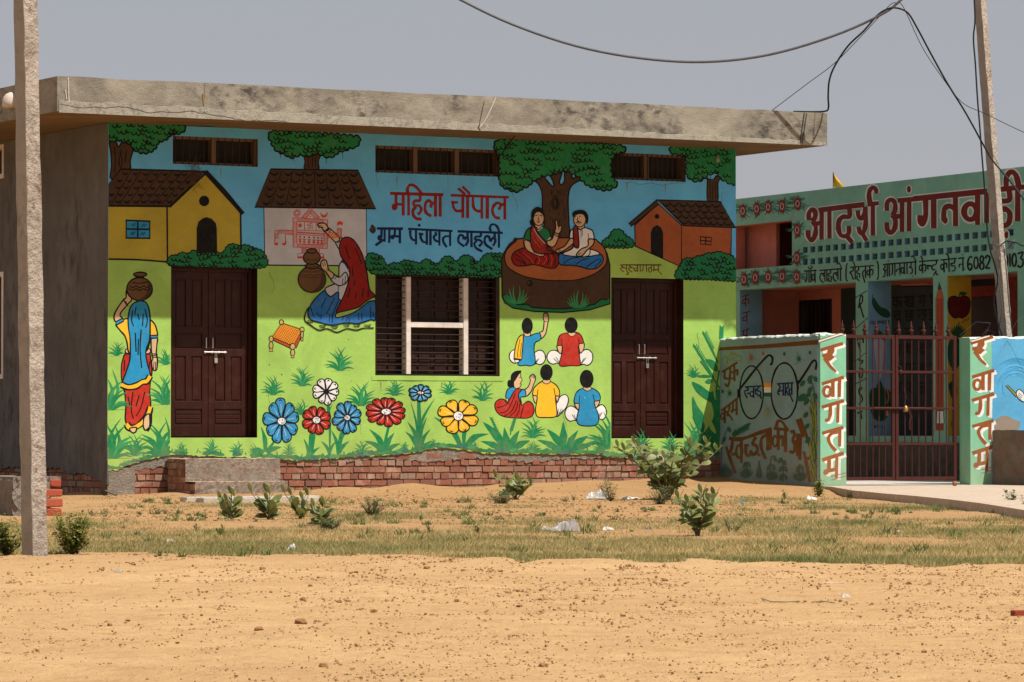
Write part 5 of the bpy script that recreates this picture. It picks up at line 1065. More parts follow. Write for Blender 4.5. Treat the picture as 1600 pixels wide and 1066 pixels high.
# alphabet on the blackboard
BKA = Art(BK, base=.003); C['letter'] = (.006, .008, .010)
me_letters = 'क ख ग घ|च छ ज झ|ट ठ ड ढ|त थ द ध|प फ ब भ|य र ल व'.split('|')
ys0 = [470, 492, 520, 545, 575, 605]; board_u = [bu(1402), bu(1421), bu(1441), bu(1460)]
for i, row in enumerate(me_letters):
    for j, ch in enumerate(row.split()):
        cu = bpy.data.curves.new('letter', 'FONT'); cu.body = ch; cu.size = .27; cu.align_x = 'CENTER'; cu.offset = .006
        o = bpy.data.objects.new('letter', cu); COL.objects.link(o)
        dg = bpy.context.evaluated_depsgraph_get(); me = bpy.data.meshes.new_from_object(o.evaluated_get(dg)); bpy.data.objects.remove(o)
        z = BK.hit(1420, ys0[i])[1]
        BKA.mb.add([BK.at(board_u[j] + v.co.x * 1.35, z - .1 + v.co.y, .004) for v in me.vertices], [list(p.vertices) for p in me.polygons], BKA.mi('letter'))
BKA.V(1300, 420, 5.333); BKA.fill('pink', [(520, 70), (845, 40), (845, 142), (580, 148), (540, 130)], False, 8); BKA.lines('maroon', 12, [[(590, 75), (610, 105), (650, 105), (665, 80)], [(690, 110), (720, 90), (745, 105), (748, 75)], [(790, 70), (800, 115), (828, 115), (828, 70)]])
BKA.done('alphabet', back)
# golden pennant on the roof
fl_p = ANG.at(au(1293, 300), zP, -.1)
fl = thing('pennant', 'small golden pennant sticking up above the green parapet', 'flag', fl_p)
m = MB(); m.tube([fl_p, fl_p + UP * .25], .008); m.build('staff', WOOD_L, fl)
m = MB(); vs = []
for j in range(5):
    for i in range(5):
        f = i / 4; g = j / 4; q = fl_p + UP * (.02 + .22 * g) + Vector((.14 * f * (1 - g) * 1.2, .03 * math.sin(f * 5 + g * 3), 0)); vs += [q]
m.add(vs, [(j * 5 + i, j * 5 + i + 1, j * 5 + i + 6, j * 5 + i + 5) for j in range(4) for i in range(4)])
C['goldcloth'] = (.62, .30, .02); m.build('cloth', PM('goldcloth'), fl, smooth=True)

# ------------------------------------------------------------------ compound walls, pillars, gate
_d = ray(1280, 759); GP0 = CAM + _d * (48.97 / _d.y)
GATEP = Plane(GP0, U1, N1); GATEP.o.z = 0
zTop = GATEP.hit(1300, 521)[1]
pc = FAC.at(FAC.hit(1125, 640)[0], 0, .001)
dirL = (GATEP.o - pc); dirL.z = 0; LL = dirL.length
LW = Plane(Vector((pc.x, pc.y, 0)), dirL, Vector((dirL.y, -dirL.x, 0)))     # left wall's outer face
if LW.n.x > 0: LW.n = -LW.n
cw = thing('compound_wall', 'pale blue compound wall painted with round spectacles and a Hindi cleanliness slogan', 'wall', (GP0.x, GP0.y, 0))
def rough_top(mb, P, u0, u1, z0, z1, d0, d1, seed, mi=0, mt=1, amp=.02, n=40):
    rnd = random.Random(seed); vs = []
    for i in range(n + 1):
        u = u0 + (u1 - u0) * i / n; h = z1 + rnd.uniform(-amp, amp * .2)
        vs += [P.at(u, z0, d1), P.at(u, h - .02, d1), P.at(u, h, d1 - .01 + rnd.uniform(-.012, .004)), P.at(u, h, d0), P.at(u, z0, d0)]
    fs = []; ms = []
    for i in range(n):
        b = i * 5
        for k in range(4): fs.append((b + k, b + 5 + k, b + 6 + k, b + 1 + k)); ms.append(mt if k in (1, 2) else mi)
    fs += [(0, 1, 2, 3, 4), (5 * n + 4, 5 * n + 3, 5 * n + 2, 5 * n + 1, 5 * n)]; ms += [mi, mi]
    b = len(mb.v); mb.v += [tuple(v) for v in vs]
    for f, q in zip(fs, ms): mb.f.append([i + b for i in f]); mb.m.append(q)
mb = MB(); rough_top(mb, LW, 0.0, LL - .03, -.3, zTop, -.22, 0, 4)
lw = mb.build('wall_panel', [PM('pale'), PM('halo')], cw)
pu1 = GATEP.hit(1322, 640)[0]
mb = MB(); rough_top(mb, GATEP, .018, pu1, -.3, zTop + .008, -.24, .002, 8, n=12); pil = mb.build('gate_pillar', [PM('mint'), PM('halo')], cw)
C['patch'] = (.26, .21, .165)
a = Art(LW).V(1110, 500, 6.1); b_ = 'rust'; dy = 854
def sh(L): return [[(x, y + dy) for x, y in p] for p in L]
a.fill('rust', [(92, 262), (500, 235), (1026, 188), (1026, 235), (500, 272), (92, 292)], False)
a.lines(b_, 19, [[(112, 497), (258, 405)], [(142, 490), (134, 545), (165, 562), (184, 548)], [(190, 460), (186, 560), (166, 634), (138, 606)], [(228, 428), (230, 586)], [(232, 500), (258, 474), (256, 530)]]); a.ring(b_, 15, 205, 530, 22, 32)
a.lines(b_, 18, [[(104, 866), (262, 745)], [(136, 845), (138, 985)], [(140, 892), (162, 872), (166, 922)], [(182, 808), (178, 858), (164, 882), (182, 912)], [(180, 905), (214, 958)], [(216, 788), (213, 858)], [(206, 870), (250, 850)], [(249, 755), (251, 908)]]); a.ring(b_, 13, 116, 918, 15, 30); a.dot(b_, 207, 872, 15, 17)
a.lines(b_, 34, sh([[(178, 272), (240, 284), (330, 272), (450, 228), (586, 184)]]))
a.lines(b_, 27, sh([[(212, 290), (204, 365), (184, 412)], [(150, 352), (176, 432), (238, 606)], [(200, 426), (238, 426)], [(296, 290), (296, 512)], [(322, 346), (368, 340)], [(338, 350), (338, 410), (356, 440), (390, 420)], [(434, 262), (402, 326), (438, 345), (450, 398), (408, 430), (380, 392)], [(428, 398), (472, 442)], [(538, 238), (494, 268), (482, 330), (496, 400), (528, 470)], [(545, 212), (547, 392)], [(573, 200), (574, 382)],
    [(604, 180), (748, 195)], [(646, 172), (648, 386)], [(652, 272), (690, 262), (690, 352)], [(716, 200), (717, 406)], [(628, 184), (640, 116), (684, 118), (738, 202)], [(764, 218), (792, 206), (800, 248), (784, 290)], [(784, 290), (808, 350), (790, 410), (754, 396)], [(800, 312), (832, 302)], [(832, 240), (830, 446)], [(858, 255), (852, 482)], [(816, 240), (896, 252)], [(826, 94), (882, 242)], [(856, 84), (912, 240), (982, 432)], [(984, 412), (932, 470), (896, 448)], [(890, 400), (916, 520), (948, 692)]]))
a.ring(b_, 23, 274, 400 + dy, 28, 60); a.ring(b_, 20, 618, 302 + dy, 24, 50)
K0 = 14 / 1.3
a.ell(None, 393, 690, 112, 252, K0, olc='black', n=44); a.ell(None, 706, 677, 126, 268, K0 * 1.15, olc='black', n=44)
a.lines('black', 16, [[(278, 665), (420, 482), (520, 368), (560, 336), (590, 356), (590, 402), (574, 432)], [(838, 606), (920, 482), (970, 402), (998, 386), (1012, 420), (1003, 476)], [(268, 660), (268, 742)], [(832, 575), (836, 662)]])
a.fill('india', [(510, 602), (580, 598), (580, 640), (512, 642)], False); a.fill('white', [(512, 642), (580, 640), (580, 692), (513, 693)], False); a.fill('dgreen', [(513, 693), (580, 692), (580, 730), (512, 731)], False)
a.lines('navy', 13, [[(330, 640), (488, 630)], [(348, 645), (366, 668), (326, 682), (352, 746)], [(350, 700), (384, 700)], [(413, 640), (414, 742)], [(424, 666), (452, 660)], [(431, 668), (436, 706), (458, 706)], [(466, 638), (446, 672), (476, 684), (480, 715), (450, 726)], [(474, 720), (488, 752)], [(634, 610), (792, 600)], [(648, 618), (668, 642), (642, 690), (660, 716)], [(650, 682), (696, 672)], [(696, 610), (696, 722)], [(716, 608), (717, 724)], [(738, 610), (746, 640), (722, 662), (748, 722)], [(776, 605), (776, 714)], [(776, 655), (755, 664), (756, 702), (790, 782)]]); a.ring('navy', 11, 396, 706, 17, 24)
rnd = random.Random(8)
for x, y, rr, c in ((390, 360, 46, 'deck'), (845, 372, 50, 'dgreen'), (545, 872, 44, 'olive'), (185, 700, 44, 'dgreen')):
    for k in range(9): t = k * 2 * math.pi / 9 + .2; L = rr * (1.6 if k % 3 == 0 else 1.0); a.line(c, 6, [(x, y), (x + L * .75 * math.cos(t), y + L * math.sin(t))], taper=(1, .3))
    a.ell(c, x, y, 15, 20)
for x, y, c in ((503, 318, 'deck'), (706, 325, 'dgreen'), (950, 312, 'dgreen'), (118, 682, 'dgreen')): a.ell(c, x, y, 12, 18)
a.ring('olive', 7, 138, 395, 22, 48); a.lines('olive', 7, [[(160, 350), (210, 330), (285, 350), (292, 380), (270, 392), (165, 375)], [(150, 395), (150, 415)], [(185, 345), (200, 310), (240, 318), (262, 345)], [(180, 372), (235, 358)], [(200, 325), (220, 345)]])
def tuft_t(x, y, h, c='teal', n=15, sp=1.0):
    for k in range(n): f = k / (n - 1) * 2 - 1; L = h * (1 - .35 * abs(f)) * rnd.uniform(.8, 1.15); a.blade(c, x + f * 6, y, x + math.sin(f * 1.1 * sp) * L, y - math.cos(f) * L, 8, .1 * f)
for x, y, h in ((340, 650, 120), (585, 668, 110), (855, 676, 120), (150, 640, 130), (95, 640, 110)): tuft_t(x, y + dy, h)
a.fill('teal', [(440, 640 + dy), (452, 560 + dy), (466, 480 + dy), (480, 560 + dy), (492, 640 + dy)])
def drop(x, y, s, c='dgreen'): a.fill(c, [(x, y), (x + s * 26, y + 10), (x + s * 34, y + 52), (x + s * 8, y + 40)])
for st, ls in (([(575, 660), (572, 520), (590, 445), (625, 450)], ((575, 525, -1), (585, 520, 1), (600, 445, 1))), ([(690, 690), (695, 560), (680, 455)], ((680, 460, -1), (690, 480, 1), (690, 540, -1), (700, 540, 1), (690, 615, -1), (700, 615, 1))), ([(855, 670), (850, 520)], ((850, 540, -1), (858, 530, 1))), ([(345, 640), (350, 500)], ((345, 500, -1), (350, 495, 1))), ([(105, 600), (115, 330), (170, 170)], ((165, 165, 1), (150, 260, -1)))):
    a.line('teal', 6, [(x, y + dy) for x, y in st])
    for x, y, s_ in ls: drop(x, y + dy, s_, 'teal')
for k in range(90):
    y = rnd.uniform(780, 1500); a.blade(rnd.choice(['olive', 'olive', 'dgreen']), 985 + rnd.uniform(-8, 36), y + 60, 1000 + rnd.uniform(-60, 24), y - rnd.uniform(50, 160), 8, rnd.uniform(-.1, .1))
for x, y, s_ in ((905, 580, -1), (930, 560, 1), (975, 530, -1), (985, 540, 1), (975, 640, -1), (960, 690, -1), (985, 700, 1), (940, 760, -1), (935, 880, -1), (945, 990, -1), (955, 1120, -1)): drop(x, y, s_ * 1.3)
a.fill('dgreen', [(832, 770), (850, 725), (890, 705), (920, 720), (915, 760), (880, 775)]); a.lines('dgreen', 6, [[(1005, 1300), (995, 900), (960, 780), (905, 745)], [(1000, 800), (985, 640), (930, 560)]])
for k in range(9): x, y = 215 + k * 17, 235 + dy - k * 9; a.blade('dgreen', x, y, x + 34, y - 44 + rnd.uniform(-10, 10), 15, .1); a.blade('dgreen', x, y, x + 26, y + 30, 12, .1)
a.done('painted_slogan', lw)
def sh1(L): return sh(L)
WEL = [[(1048, 288), (1262, 224)], [(1062, 610), (1272, 545)], [(1166, 588), (1166, 735)], [(1230, 562), (1226, 735)], [(1060, 832), (1272, 770)], [(1142, 815), (1140, 900), (1122, 954), (1092, 950)], [(1216, 792), (1212, 978)]] + sh([[(1064, 226), (1266, 170)], [(1232, 190), (1230, 352)], [(1226, 212), (1162, 224), (1124, 270), (1142, 332), (1196, 394)], [(1064, 482), (1270, 416)], [(1130, 472), (1126, 570), (1092, 604)], [(1084, 592), (1206, 568)], [(1204, 440), (1200, 652)]])
def welcome(dx, dyy, parent, plane):
    a = Art(plane, base=.0026)
    for c, ox, oy, wd in (('white', 22, 18, 34), ('bark', 0, 0, 31)):
        a.V(1110 + dx + ox / 6.1, 500 + dyy + oy / 6.1, 6.1); a.lines(c, wd, WEL)
        a.fill(c, [(1122, 264), (1178, 248), (1182, 300), (1160, 335), (1186, 352), (1140, 392), (1112, 386), (1066, 350), (1062, 326), (1108, 318)], False)
        a.line(c, wd, [(1092, 362), (1136, 436), (1196, 494)], taper=(1.3, .6)); a.ell(None, 1112, 682, 34, 46, wd * .85, olc=c); a.dot(c, 1100, 598 + 854, 27, 25)
    if dx: a.V(1300, 420, 5.333); a.lines('halo', 10, [[(1160, 606), (1312, 560)]], False); a.lines('bark', 5, [[(1158, 597), (1290, 557)], [(1158, 616), (1322, 564)]], False)
    else: a.V(1110, 500, 6.1); a.lines('halo', 14, [[(1032, 205), (1250, 132)]], False); a.lines('bark', 6, [[(1032, 192), (1230, 127)], [(1032, 218), (1286, 134)]], False)
    a.V(1110 + dx, 500 + dyy, 6.1); a.lines('bark', 5, sh([[(1150, 640), (1290, 602)], [(1150, 672), (1290, 634)]]), False)
    a.done('lettering', parent)
welcome(0, 0, pil, GATEP)
# right wall with its pillar
gR0, gR1 = GATEP.hit(1516, 640)[0], GATEP.hit(1549.5, 640)[0]
cr_ = thing('boundary_wall', 'bright blue boundary wall with a green welcome pillar right of the gate', 'wall', GATEP.at(gR0, 0, 0))
mb = MB(); rough_top(mb, GATEP, gR0, gR1, -.3, zTop - .02, -.24, .002, 10, n=12); rp = mb.build('gate_pillar', [PM('mint'), PM('halo')], cr_)
mb = MB(); rough_top(mb, GATEP, gR1 + .001, gR1 + 6, -.3, zTop - .0, -.22, 0, 12, n=120); rw = mb.build('wall_panel', [PM('aqua'), PM('halo')], cr_)
welcome(234.6, -10.6, rp, GATEP)
a = Art(GATEP).V(1440, 560, 4.44)
for k in range(26):
    rnd = random.Random(k); cx, cy, rr = 650, 200, rnd.uniform(60, 190); t0 = rnd.uniform(2.2, 4.6); a.line(rnd.choice(['blue', 'scarf', 'sky']), rnd.uniform(3, 9), [(cx + rr * math.cos(t0 + j * .22), cy + rr * 1.1 * math.sin(t0 + j * .22)) for j in range(7)], taper=(.1, 1, .1))
a.fill('olive', [(583, 190), (596, 186), (665, 255), (655, 268)], False, 4); a.fill('white', [(655, 240), (672, 218), (700, 230), (716, 262), (740, 300), (700, 300), (668, 275)], ol=5); a.lines('black', 3, [[(672, 240), (700, 262)], [(668, 252), (696, 276)], [(670, 265), (690, 288)]])
a.fill('patch', [(480, 480), (482, 440), (520, 420), (560, 398), (600, 400), (640, 425), (685, 440), (682, 470), (665, 495), (560, 500), (480, 505)], False); a.done('painted_hand', rw)
blk = thing('low_block', 'low rough cement block jutting out from the blue wall', 'block', GATEP.at(gR1, 0, 0))
mb = MB(); bz = GATEP.hit(1552, 672)[1]
rnd = random.Random(3); BL = 1.5; vs = []
for i in range(21):
    for j in range(9): vs.append(GATEP.at(gR1 + .012 + rnd.uniform(-.008, .006), -.1 + (bz + .1) * j / 8 + (rnd.uniform(-.012, .004) if j == 8 else 0), .004 + BL * i / 20))
mb.add(vs, [(i * 9 + j, i * 9 + j + 1, (i + 1) * 9 + j + 1, (i + 1) * 9 + j) for i in range(20) for j in range(8)], 0)
mb.pbox(GATEP, gR1 + .014, gR1 + 1.8, -.1, bz - .004, .006, BL, 0)
BROWNC = rough_mat('brown_cement', (.17, .105, .07), (.27, .19, .14), 4, (.12, .16, .12), bs=.8)
mb.build('block_body', BROWNC, blk)
# gate
g0, g1 = pu1 + .01, GATEP.hit(1500, 640)[0] + .07
gt = thing('iron_gate', 'maroon double leaf iron gate with spear finials, chained shut', 'gate', GATEP.at((g0 + g1) / 2, 0, -.2))
GD = -.17; gb = GATEP.hit(1410, 751)[1]; gtz = GATEP.hit(1410, 523.5)[1]; gm = GATEP.hit(1411, 640)[0]
rz = [GATEP.hit(1410, y)[1] for y in (581, 638, 694)]
for l, r in ((g0, gm - .006), (gm + .006, g1)):
    m = MB(); t = .045
    m.pbox(GATEP, l, l + t, gb, gtz, GD - .04, GD); m.pbox(GATEP, r - t, r, gb, gtz, GD - .04, GD)
    m.pbox(GATEP, l + t, r - t, gtz - t, gtz, GD - .04, GD); m.pbox(GATEP, l + t, r - t, gb, gb + t, GD - .04, GD)
    for z in rz: m.pbox(GATEP, l + t, r - t, z - .016, z + .016, GD - .035, GD - .004)
    leaf = m.build('gate_leaf', GATE, gt, bevel=.003)
    m = MB(); n = 8
    for i in range(1, n): u = l + t + (r - l - 2 * t) * i / n; m.tube([GATEP.at(u, gb + t, GD - .02), GATEP.at(u, gtz - t, GD - .02)], .0085, 6)
    m.build('upright_bars', GATE, leaf)
    for i in range(5):
        u = l + .03 + (r - l - .06) * i / 4.6 + .03; m = MB()
        m.lathe(GATEP.at(u, gtz, GD - .02), [(.012, 0), (.03, .012), (.012, .03), (.035, .055), (.03, .075), (.012, .09), (.024, .105), (.016, .12), (.010, .15), (.002, .19)], 8)
        m.build('finial', GATE, leaf, smooth=True)
m = MB(); m.tube([GATEP.at(gm - .35, rz[1] - .0, GD + .02), GATEP.at(gm + .45, rz[1], GD + .02)], .014, 8); m.pbox(GATEP, gm - .16, gm - .12, rz[1] - .1, rz[1] + .02, GD - .002, GD + .015)
m.build('bolt', GATE, gt)
m = MB(); m.lathe(GATEP.at(gm + .14, rz[1] - .01, GD + .03), [(.028, -.035), (.034, 0), (.02, .03), (.006, .05)], 10); C['brass'] = (.40, .22, .07); m.build('padlock', metal_mat('brass_lock', (.45, .25, .08), .4, .6), gt, smooth=True)
m = MB(); m.tube([GATEP.at(gm + .18, rz[1] + .03, GD + .02), GATEP.at(gm + .22, rz[1] - .1, GD + .03), GATEP.at(gm + .2, rz[1] - .19, GD + .025), GATEP.at(gm + .215, rz[1] - .28, GD + .02)], .012, 5)
for u in (gm - .14, gm + .13): m.tube([GATEP.at(u, rz[1] + .06, GD + .01), GATEP.at(u + .02, rz[1] + .14, GD + .02), GATEP.at(u - .005, rz[1] + .26, GD + .01)], .008, 5)
m.tube([GATEP.at(gm + .08, rz[0] - .03, GD + .01), GATEP.at(gm + .08, rz[0] + .04, GD + .012), GATEP.at(gm + .05, rz[0] + .09, GD + .012)], .007, 5)
m.lathe(GATEP.at(gm + .08, rz[0], GD + .004), [(.03, 0), (.03, .01), (.012, .02)], 8, axis=N1); m.build('chain', GATE, gt)
# paved path from the gate
def gpt(x, y, z): r = ray(x, y); t = (z - CAM.z) / r.z; return CAM + r * t
zpv = .085
left_e = [(1298, 760.5), (1330, 766), (1380, 771), (1430, 775), (1480, 780), (1530, 786), (1600, 797), (1700, 814)]
pp = [gpt(x, y, zpv) for x, y in left_e]; pq = [GATEP.at(g, zpv, .0) for g in (pu1 - .1, 2.0, 4.0)]
far = [GATEP.at(gR1 + 4, zpv, -.0), GATEP.at(-.02, zpv, -.0)]
outline = pp + [Vector((9.0, pp[-1].y, zpv))] + [Vector((9.5, far[0].y, zpv)), GATEP.at(.0, zpv, .02)]
mb = MB(); n = len(outline); tr = tessellate_polygon([[Vector((p.x, p.y, 0)) for p in outline]])
mb.add(outline, [t[::-1] if (outline[t[1]] - outline[t[0]]).cross(outline[t[2]] - outline[t[0]]).z < 0 else t for t in tr])
dn = [p - UP * .2 for p in outline]; b = len(mb.v); mb.add(outline + dn, [(i, i + n, (i + 1) % n + n, (i + 1) % n) for i in range(n)])
PAVE = rough_mat('dusty_paving', (.44, .34, .25), (.56, .45, .35), 6, (.36, .26, .18), bs=.5)
path = mb.build('path', PAVE); tag(path, kind='structure')
mb = MB(); yard = [GATEP.at(-.02, .09, -.02), GATEP.at(gR1 + 5, .09, -.02), ANG.at(uB, .09, .03), ANG.at(au(1150), .09, .03)]; YARD = rough_mat('pale_yard_tiles', (.50, .45, .39), (.60, .55, .48), 5)
mb.add(yard, [(0, 1, 2, 3)]); tag(mb.build('courtyard', YARD), kind='structure')
# paver apron below the steps
ap = thing('paver_apron', 'pale row of cement pavers laid in front of the doorstep', 'paving', ground_px(400, 785))
mb = MB(); rnd = random.Random(6); A0 = ground_px(318, 786); A1 = ground_px(498, 783)
for i in range(9):
    for j in range(3):
        q = A0.lerp(A1, (i + .5) / 9) - N1 * (.11 + j * .2) + U1 * rnd.uniform(-.015, .015) + (U1 * .1 if j % 2 else U1 * 0)
        if i == 8 and j > 1: continue
        z0 = gz(q.x, q.y); Pq = Plane(Vector((q.x, q.y, 0)), U1, N1); hw = (A1 - A0).length / 18 - .006; e = rnd.uniform(-.006, .006)
        mb.pbox(Pq, -hw, hw, z0 - .05, z0 + .05 + e, -.096, .096)
mb.build('pavers', rough_mat('pale_paver', (.44, .38, .31), (.55, .49, .41), 6, (.36, .29, .22), bs=.5), ap, bevel=.006)
# broken brick stub at the left: a lit end with bare bricks and a shaded flank running back
sp = ground_px(60, 806); st_p = Vector((sp.x, sp.y, 0))
stub = thing('brick_stub', 'broken stub of brick wall with cement cap behind the left pole', 'wall', st_p)
SP = Plane(st_p, U1, N1); sx0, sx1 = SP.hit(19, 780)[0], SP.hit(98, 780)[0]; sz = SP.hit(40, 744)[1]
mb = MB(); rnd = random.Random(14); z = sz - .03
for k in range(5):
    for u0_, u1_ in ((sx1 - .17 + rnd.uniform(-.03, .03), sx1 - rnd.uniform(0, .03)),):
        if k == 0: u0_ += .06
        j = lambda: rnd.uniform(-.008, .008)
        mb.hexa([SP.at(u0_ + j(), z - .075 + j(), .02), SP.at(u1_ + j(), z - .075 + j(), .02), SP.at(u1_ + j(), z - .075, -.22), SP.at(u0_, z - .075, -.22), SP.at(u0_ + j(), z + j(), .02), SP.at(u1_ + j(), z + j(), .02), SP.at(u1_ + j(), z, -.22), SP.at(u0_, z, -.22)])
    z -= .09
mb.build('brick_end', island_mat('stub_brick', [(.40, .075, .04), (.34, .065, .035), (.44, .11, .055)]), stub, bevel=.012)
mb = MB(); lum = []; rnd = random.Random(15)
for i in range(13):
    for j in range(9):
        u = sx0 + (sx1 - .13 - sx0) * i / 12; zz = -.1 + (sz + .1) * j / 8
        lum.append(SP.at(u + (rnd.uniform(-.02, .02) if 0 < i < 12 else 0), zz + (rnd.uniform(-.02, .01) if j == 8 else 0), rnd.uniform(-.02, .03)))
mb.add(lum, [(i * 9 + j, (i + 1) * 9 + j, (i + 1) * 9 + j + 1, i * 9 + j + 1) for i in range(12) for j in range(8)])
rough_top(mb, Plane(SP.at(sx0, 0, 0), -N1, -U1), .0, 5.0, -.2, sz - .01, -.38, 0, 21, mi=0, mt=0, amp=.03, n=50)
mb.pbox(SP, sx0 + .01, sx1 - .02, sz - .05, sz - .006, -.38, .0)
mb.build('cement_cap', MORTAR, stub)
# ------------------------------------------------------------------ poles and cables
def pole(name, label, base, top, wdt, rot, extra=None):
    t = thing(name, label, 'pole', base)
    ax = (top - base).normalized(); L = (top - base).length
    a = Vector((math.cos(rot), math.sin(rot), 0)); a = (a - ax * a.dot(ax)).normalized(); b = ax.cross(a)
    m = MB(); n = 60; rnd = random.Random(int(abs(base.x) * 100)); vs = []
    for i in range(n + 1):
        f = i / n; c = base + ax * (L * f - .3 * (1 - f)); h = wdt * (1 - .14 * f) / 2
        for s, q in ((-1, -1), (1, -1), (1, 1), (-1, 1)): vs.append(c + a * (s * h + rnd.uniform(-.004, .004)) + b * (q * h + rnd.uniform(-.004, .004)))
    fs = []; ms = []
    for i in range(n):
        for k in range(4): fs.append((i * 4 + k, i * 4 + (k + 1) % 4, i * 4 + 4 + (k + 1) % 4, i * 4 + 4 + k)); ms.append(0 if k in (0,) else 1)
    fs.append((3, 2, 1, 0)); ms.append(0); fs.append(tuple(n * 4 + k for k in range(4))); ms.append(0)
    b0 = len(m.v); m.v += [tuple(v) for v in vs]; m.f += [list(f) for f in fs]; m.m += ms
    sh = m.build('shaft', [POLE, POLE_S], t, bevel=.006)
    return t, sh, ax, a, b
PB = ground_px(54, 869); pd = PB.y + 47
PT = depth_px(40, 0, pd); PT = PB + (PT - PB) * 2.1
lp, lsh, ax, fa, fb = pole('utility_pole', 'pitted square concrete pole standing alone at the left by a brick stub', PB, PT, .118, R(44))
# scratched curls on the sunny face
LF = Plane(PB + fa * 0, fa, -fb if (-fb).dot(Vector((0, -1, 0))) > 0 else fb)
rp_y = depth_px(1572, 520, 51.7)
RB = Vector((rp_y.x + .02, rp_y.y, 0)); RB = depth_px(1590, 745, 51.7); RB.z = 0
RT = depth_px(1531, 0, 51.7); RT = RB + (RT - RB) * 1.12
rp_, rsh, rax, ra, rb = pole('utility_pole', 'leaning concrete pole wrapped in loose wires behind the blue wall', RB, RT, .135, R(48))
def cable(name, label, pts, r, mat, n=8):
    m = MB(); P = []
    k = len(pts)
    for i in range(k - 1):
        a, b, c, d = pts[max(i - 1, 0)], pts[i], pts[i + 1], pts[min(i + 2, k - 1)]
        for j in range(5):
            t = j / 5; t2 = t * t; t3 = t2 * t; P.append(.5 * (2 * b + (c - a) * t + (2 * a - 5 * b + 4 * c - d) * t2 + (-a + 3 * b - 3 * c + d) * t3))
    P.append(pts[-1]); m.tube(P, r, n); o = m.build(name, mat, None, smooth=True); return tag(o, label, 'cable')
D = depth_px
cable('overhead_cable', 'thick grey cable sagging across the sky above the roof', [D(520, -130, 50), D(640, -45, 50), D(720, 0, 50), D(800, 38, 50), D(900, 72, 50), D(1000, 91, 50), D(1100, 97, 50), D(1200, 86, 50), D(1300, 57, 50), D(1375, 24, 50), D(1410, -2, 50), D(1480, -70, 50)], .017, GREYM)
rc = FASC.at((p1 - p0).length - .3, ZT, .0)
cable('service_cable', 'black cable looping from the roof corner over the thick cable to the leaning pole', [D(1240, 174.5, 50.9), D(1270, 175, 50.75), D(1290, 173.8, 50.6), D(1294.5, 168, 50.4), D(1294, 150, 50.3), D(1296, 125, 50.2), D(1305, 102, 50.2), D(1325, 72, 50.1), D(1350, 48, 50), D(1370, 25, 50), D(1385, 15, 50), D(1400, 12.5, 50), D(1418, 20, 50.3), D(1432, 42, 50.6), D(1455, 85, 50.9), D(1480, 130, 51.1), D(1505, 170, 51.3), D(1522, 200, 51.4), D(1534, 222, 51.5), D(1552, 252, 51.5), D(1580, 285, 51.3), D(1605, 318, 51.1), D(1650, 370, 51)], .012, BLACKM)
cable('thin_wire', 'thin wire running from the roof edge over the thick cable and away to the right', [D(1206, 173, 51), D(1260, 132, 50.6), D(1305, 98, 50.4), D(1350, 52, 50.1), D(1375, 25, 50), D(1392, 7, 50), D(1402, 5, 50), D(1412, 12, 50.2), D(1440, 72, 51), D(1470, 118, 51.1), D(1503, 160, 51.2), D(1540, 178, 51.3), D(1600, 207, 51.6), D(1700, 250, 52)], .005, BLACKM, 5)
pw = []
for x, y in ((1521, -20), (1523.5, 30), (1521, 60), (1524, 100), (1527, 150), (1531, 200), (1534, 240), (1538, 290), (1541, 340), (1546, 385), (1556, 420), (1559, 440), (1553, 470), (1558, 500), (1566, 525)): pw.append(D(x, y, 51.55))
cable('pole_wire', 'black wire hanging down the left edge of the leaning pole', pw, .011, BLACKM, 6)
cable('wire_loop', 'loose black wire tied round the leaning pole and trailing off right', [D(1562, 384, 51.5), D(1568, 380, 51.45), D(1573, 377, 51.5), D(1590, 380, 51.4), D(1602, 385, 51.3), D(1680, 400, 51)], .009, BLACKM, 6)
m = MB()
for s in range(3):
    L = [(1550, 380), (1558, 381), (1566, 386), (1570, 392), (1577, 384), (1584, 376), (1580, 388), (1572, 396), (1565, 388)]; rnd = random.Random(s)
    m.tube([D(x + rnd.uniform(-3, 3), y + rnd.uniform(-4, 4), 51.45 + rnd.uniform(-.03, .02)) for x, y in L], .005, 5)
m.tube([D(1569, 390, 51.5), D(1573, 430, 51.5), D(1577, 480, 51.5), D(1582, 522, 51.5)], .009, 5); m.tube([D(1562, 400, 51.5), D(1560, 440, 51.5), D(1566, 480, 51.5), D(1560, 520, 51.5)], .007, 5)
tag(m.build('tie_wire', GREYM, None, smooth=True), 'tangle of pale tie wire knotted round the leaning pole', 'wire')
m = MB()
for L in ([(1500, 524), (1525, 503), (1548, 505), (1540, 522)], [(1535, 524), (1542, 515), (1556, 520), (1548, 524)], [(1578, 522), (1590, 500), (1604, 498), (1640, 505)]): m.tube([D(x, y, 50.3) for x, y in L], .0022, 4)
tag(m.build('barbed_wire', GREYM, None), 'loose bits of wire sticking up from the top of the blue wall', 'wire')
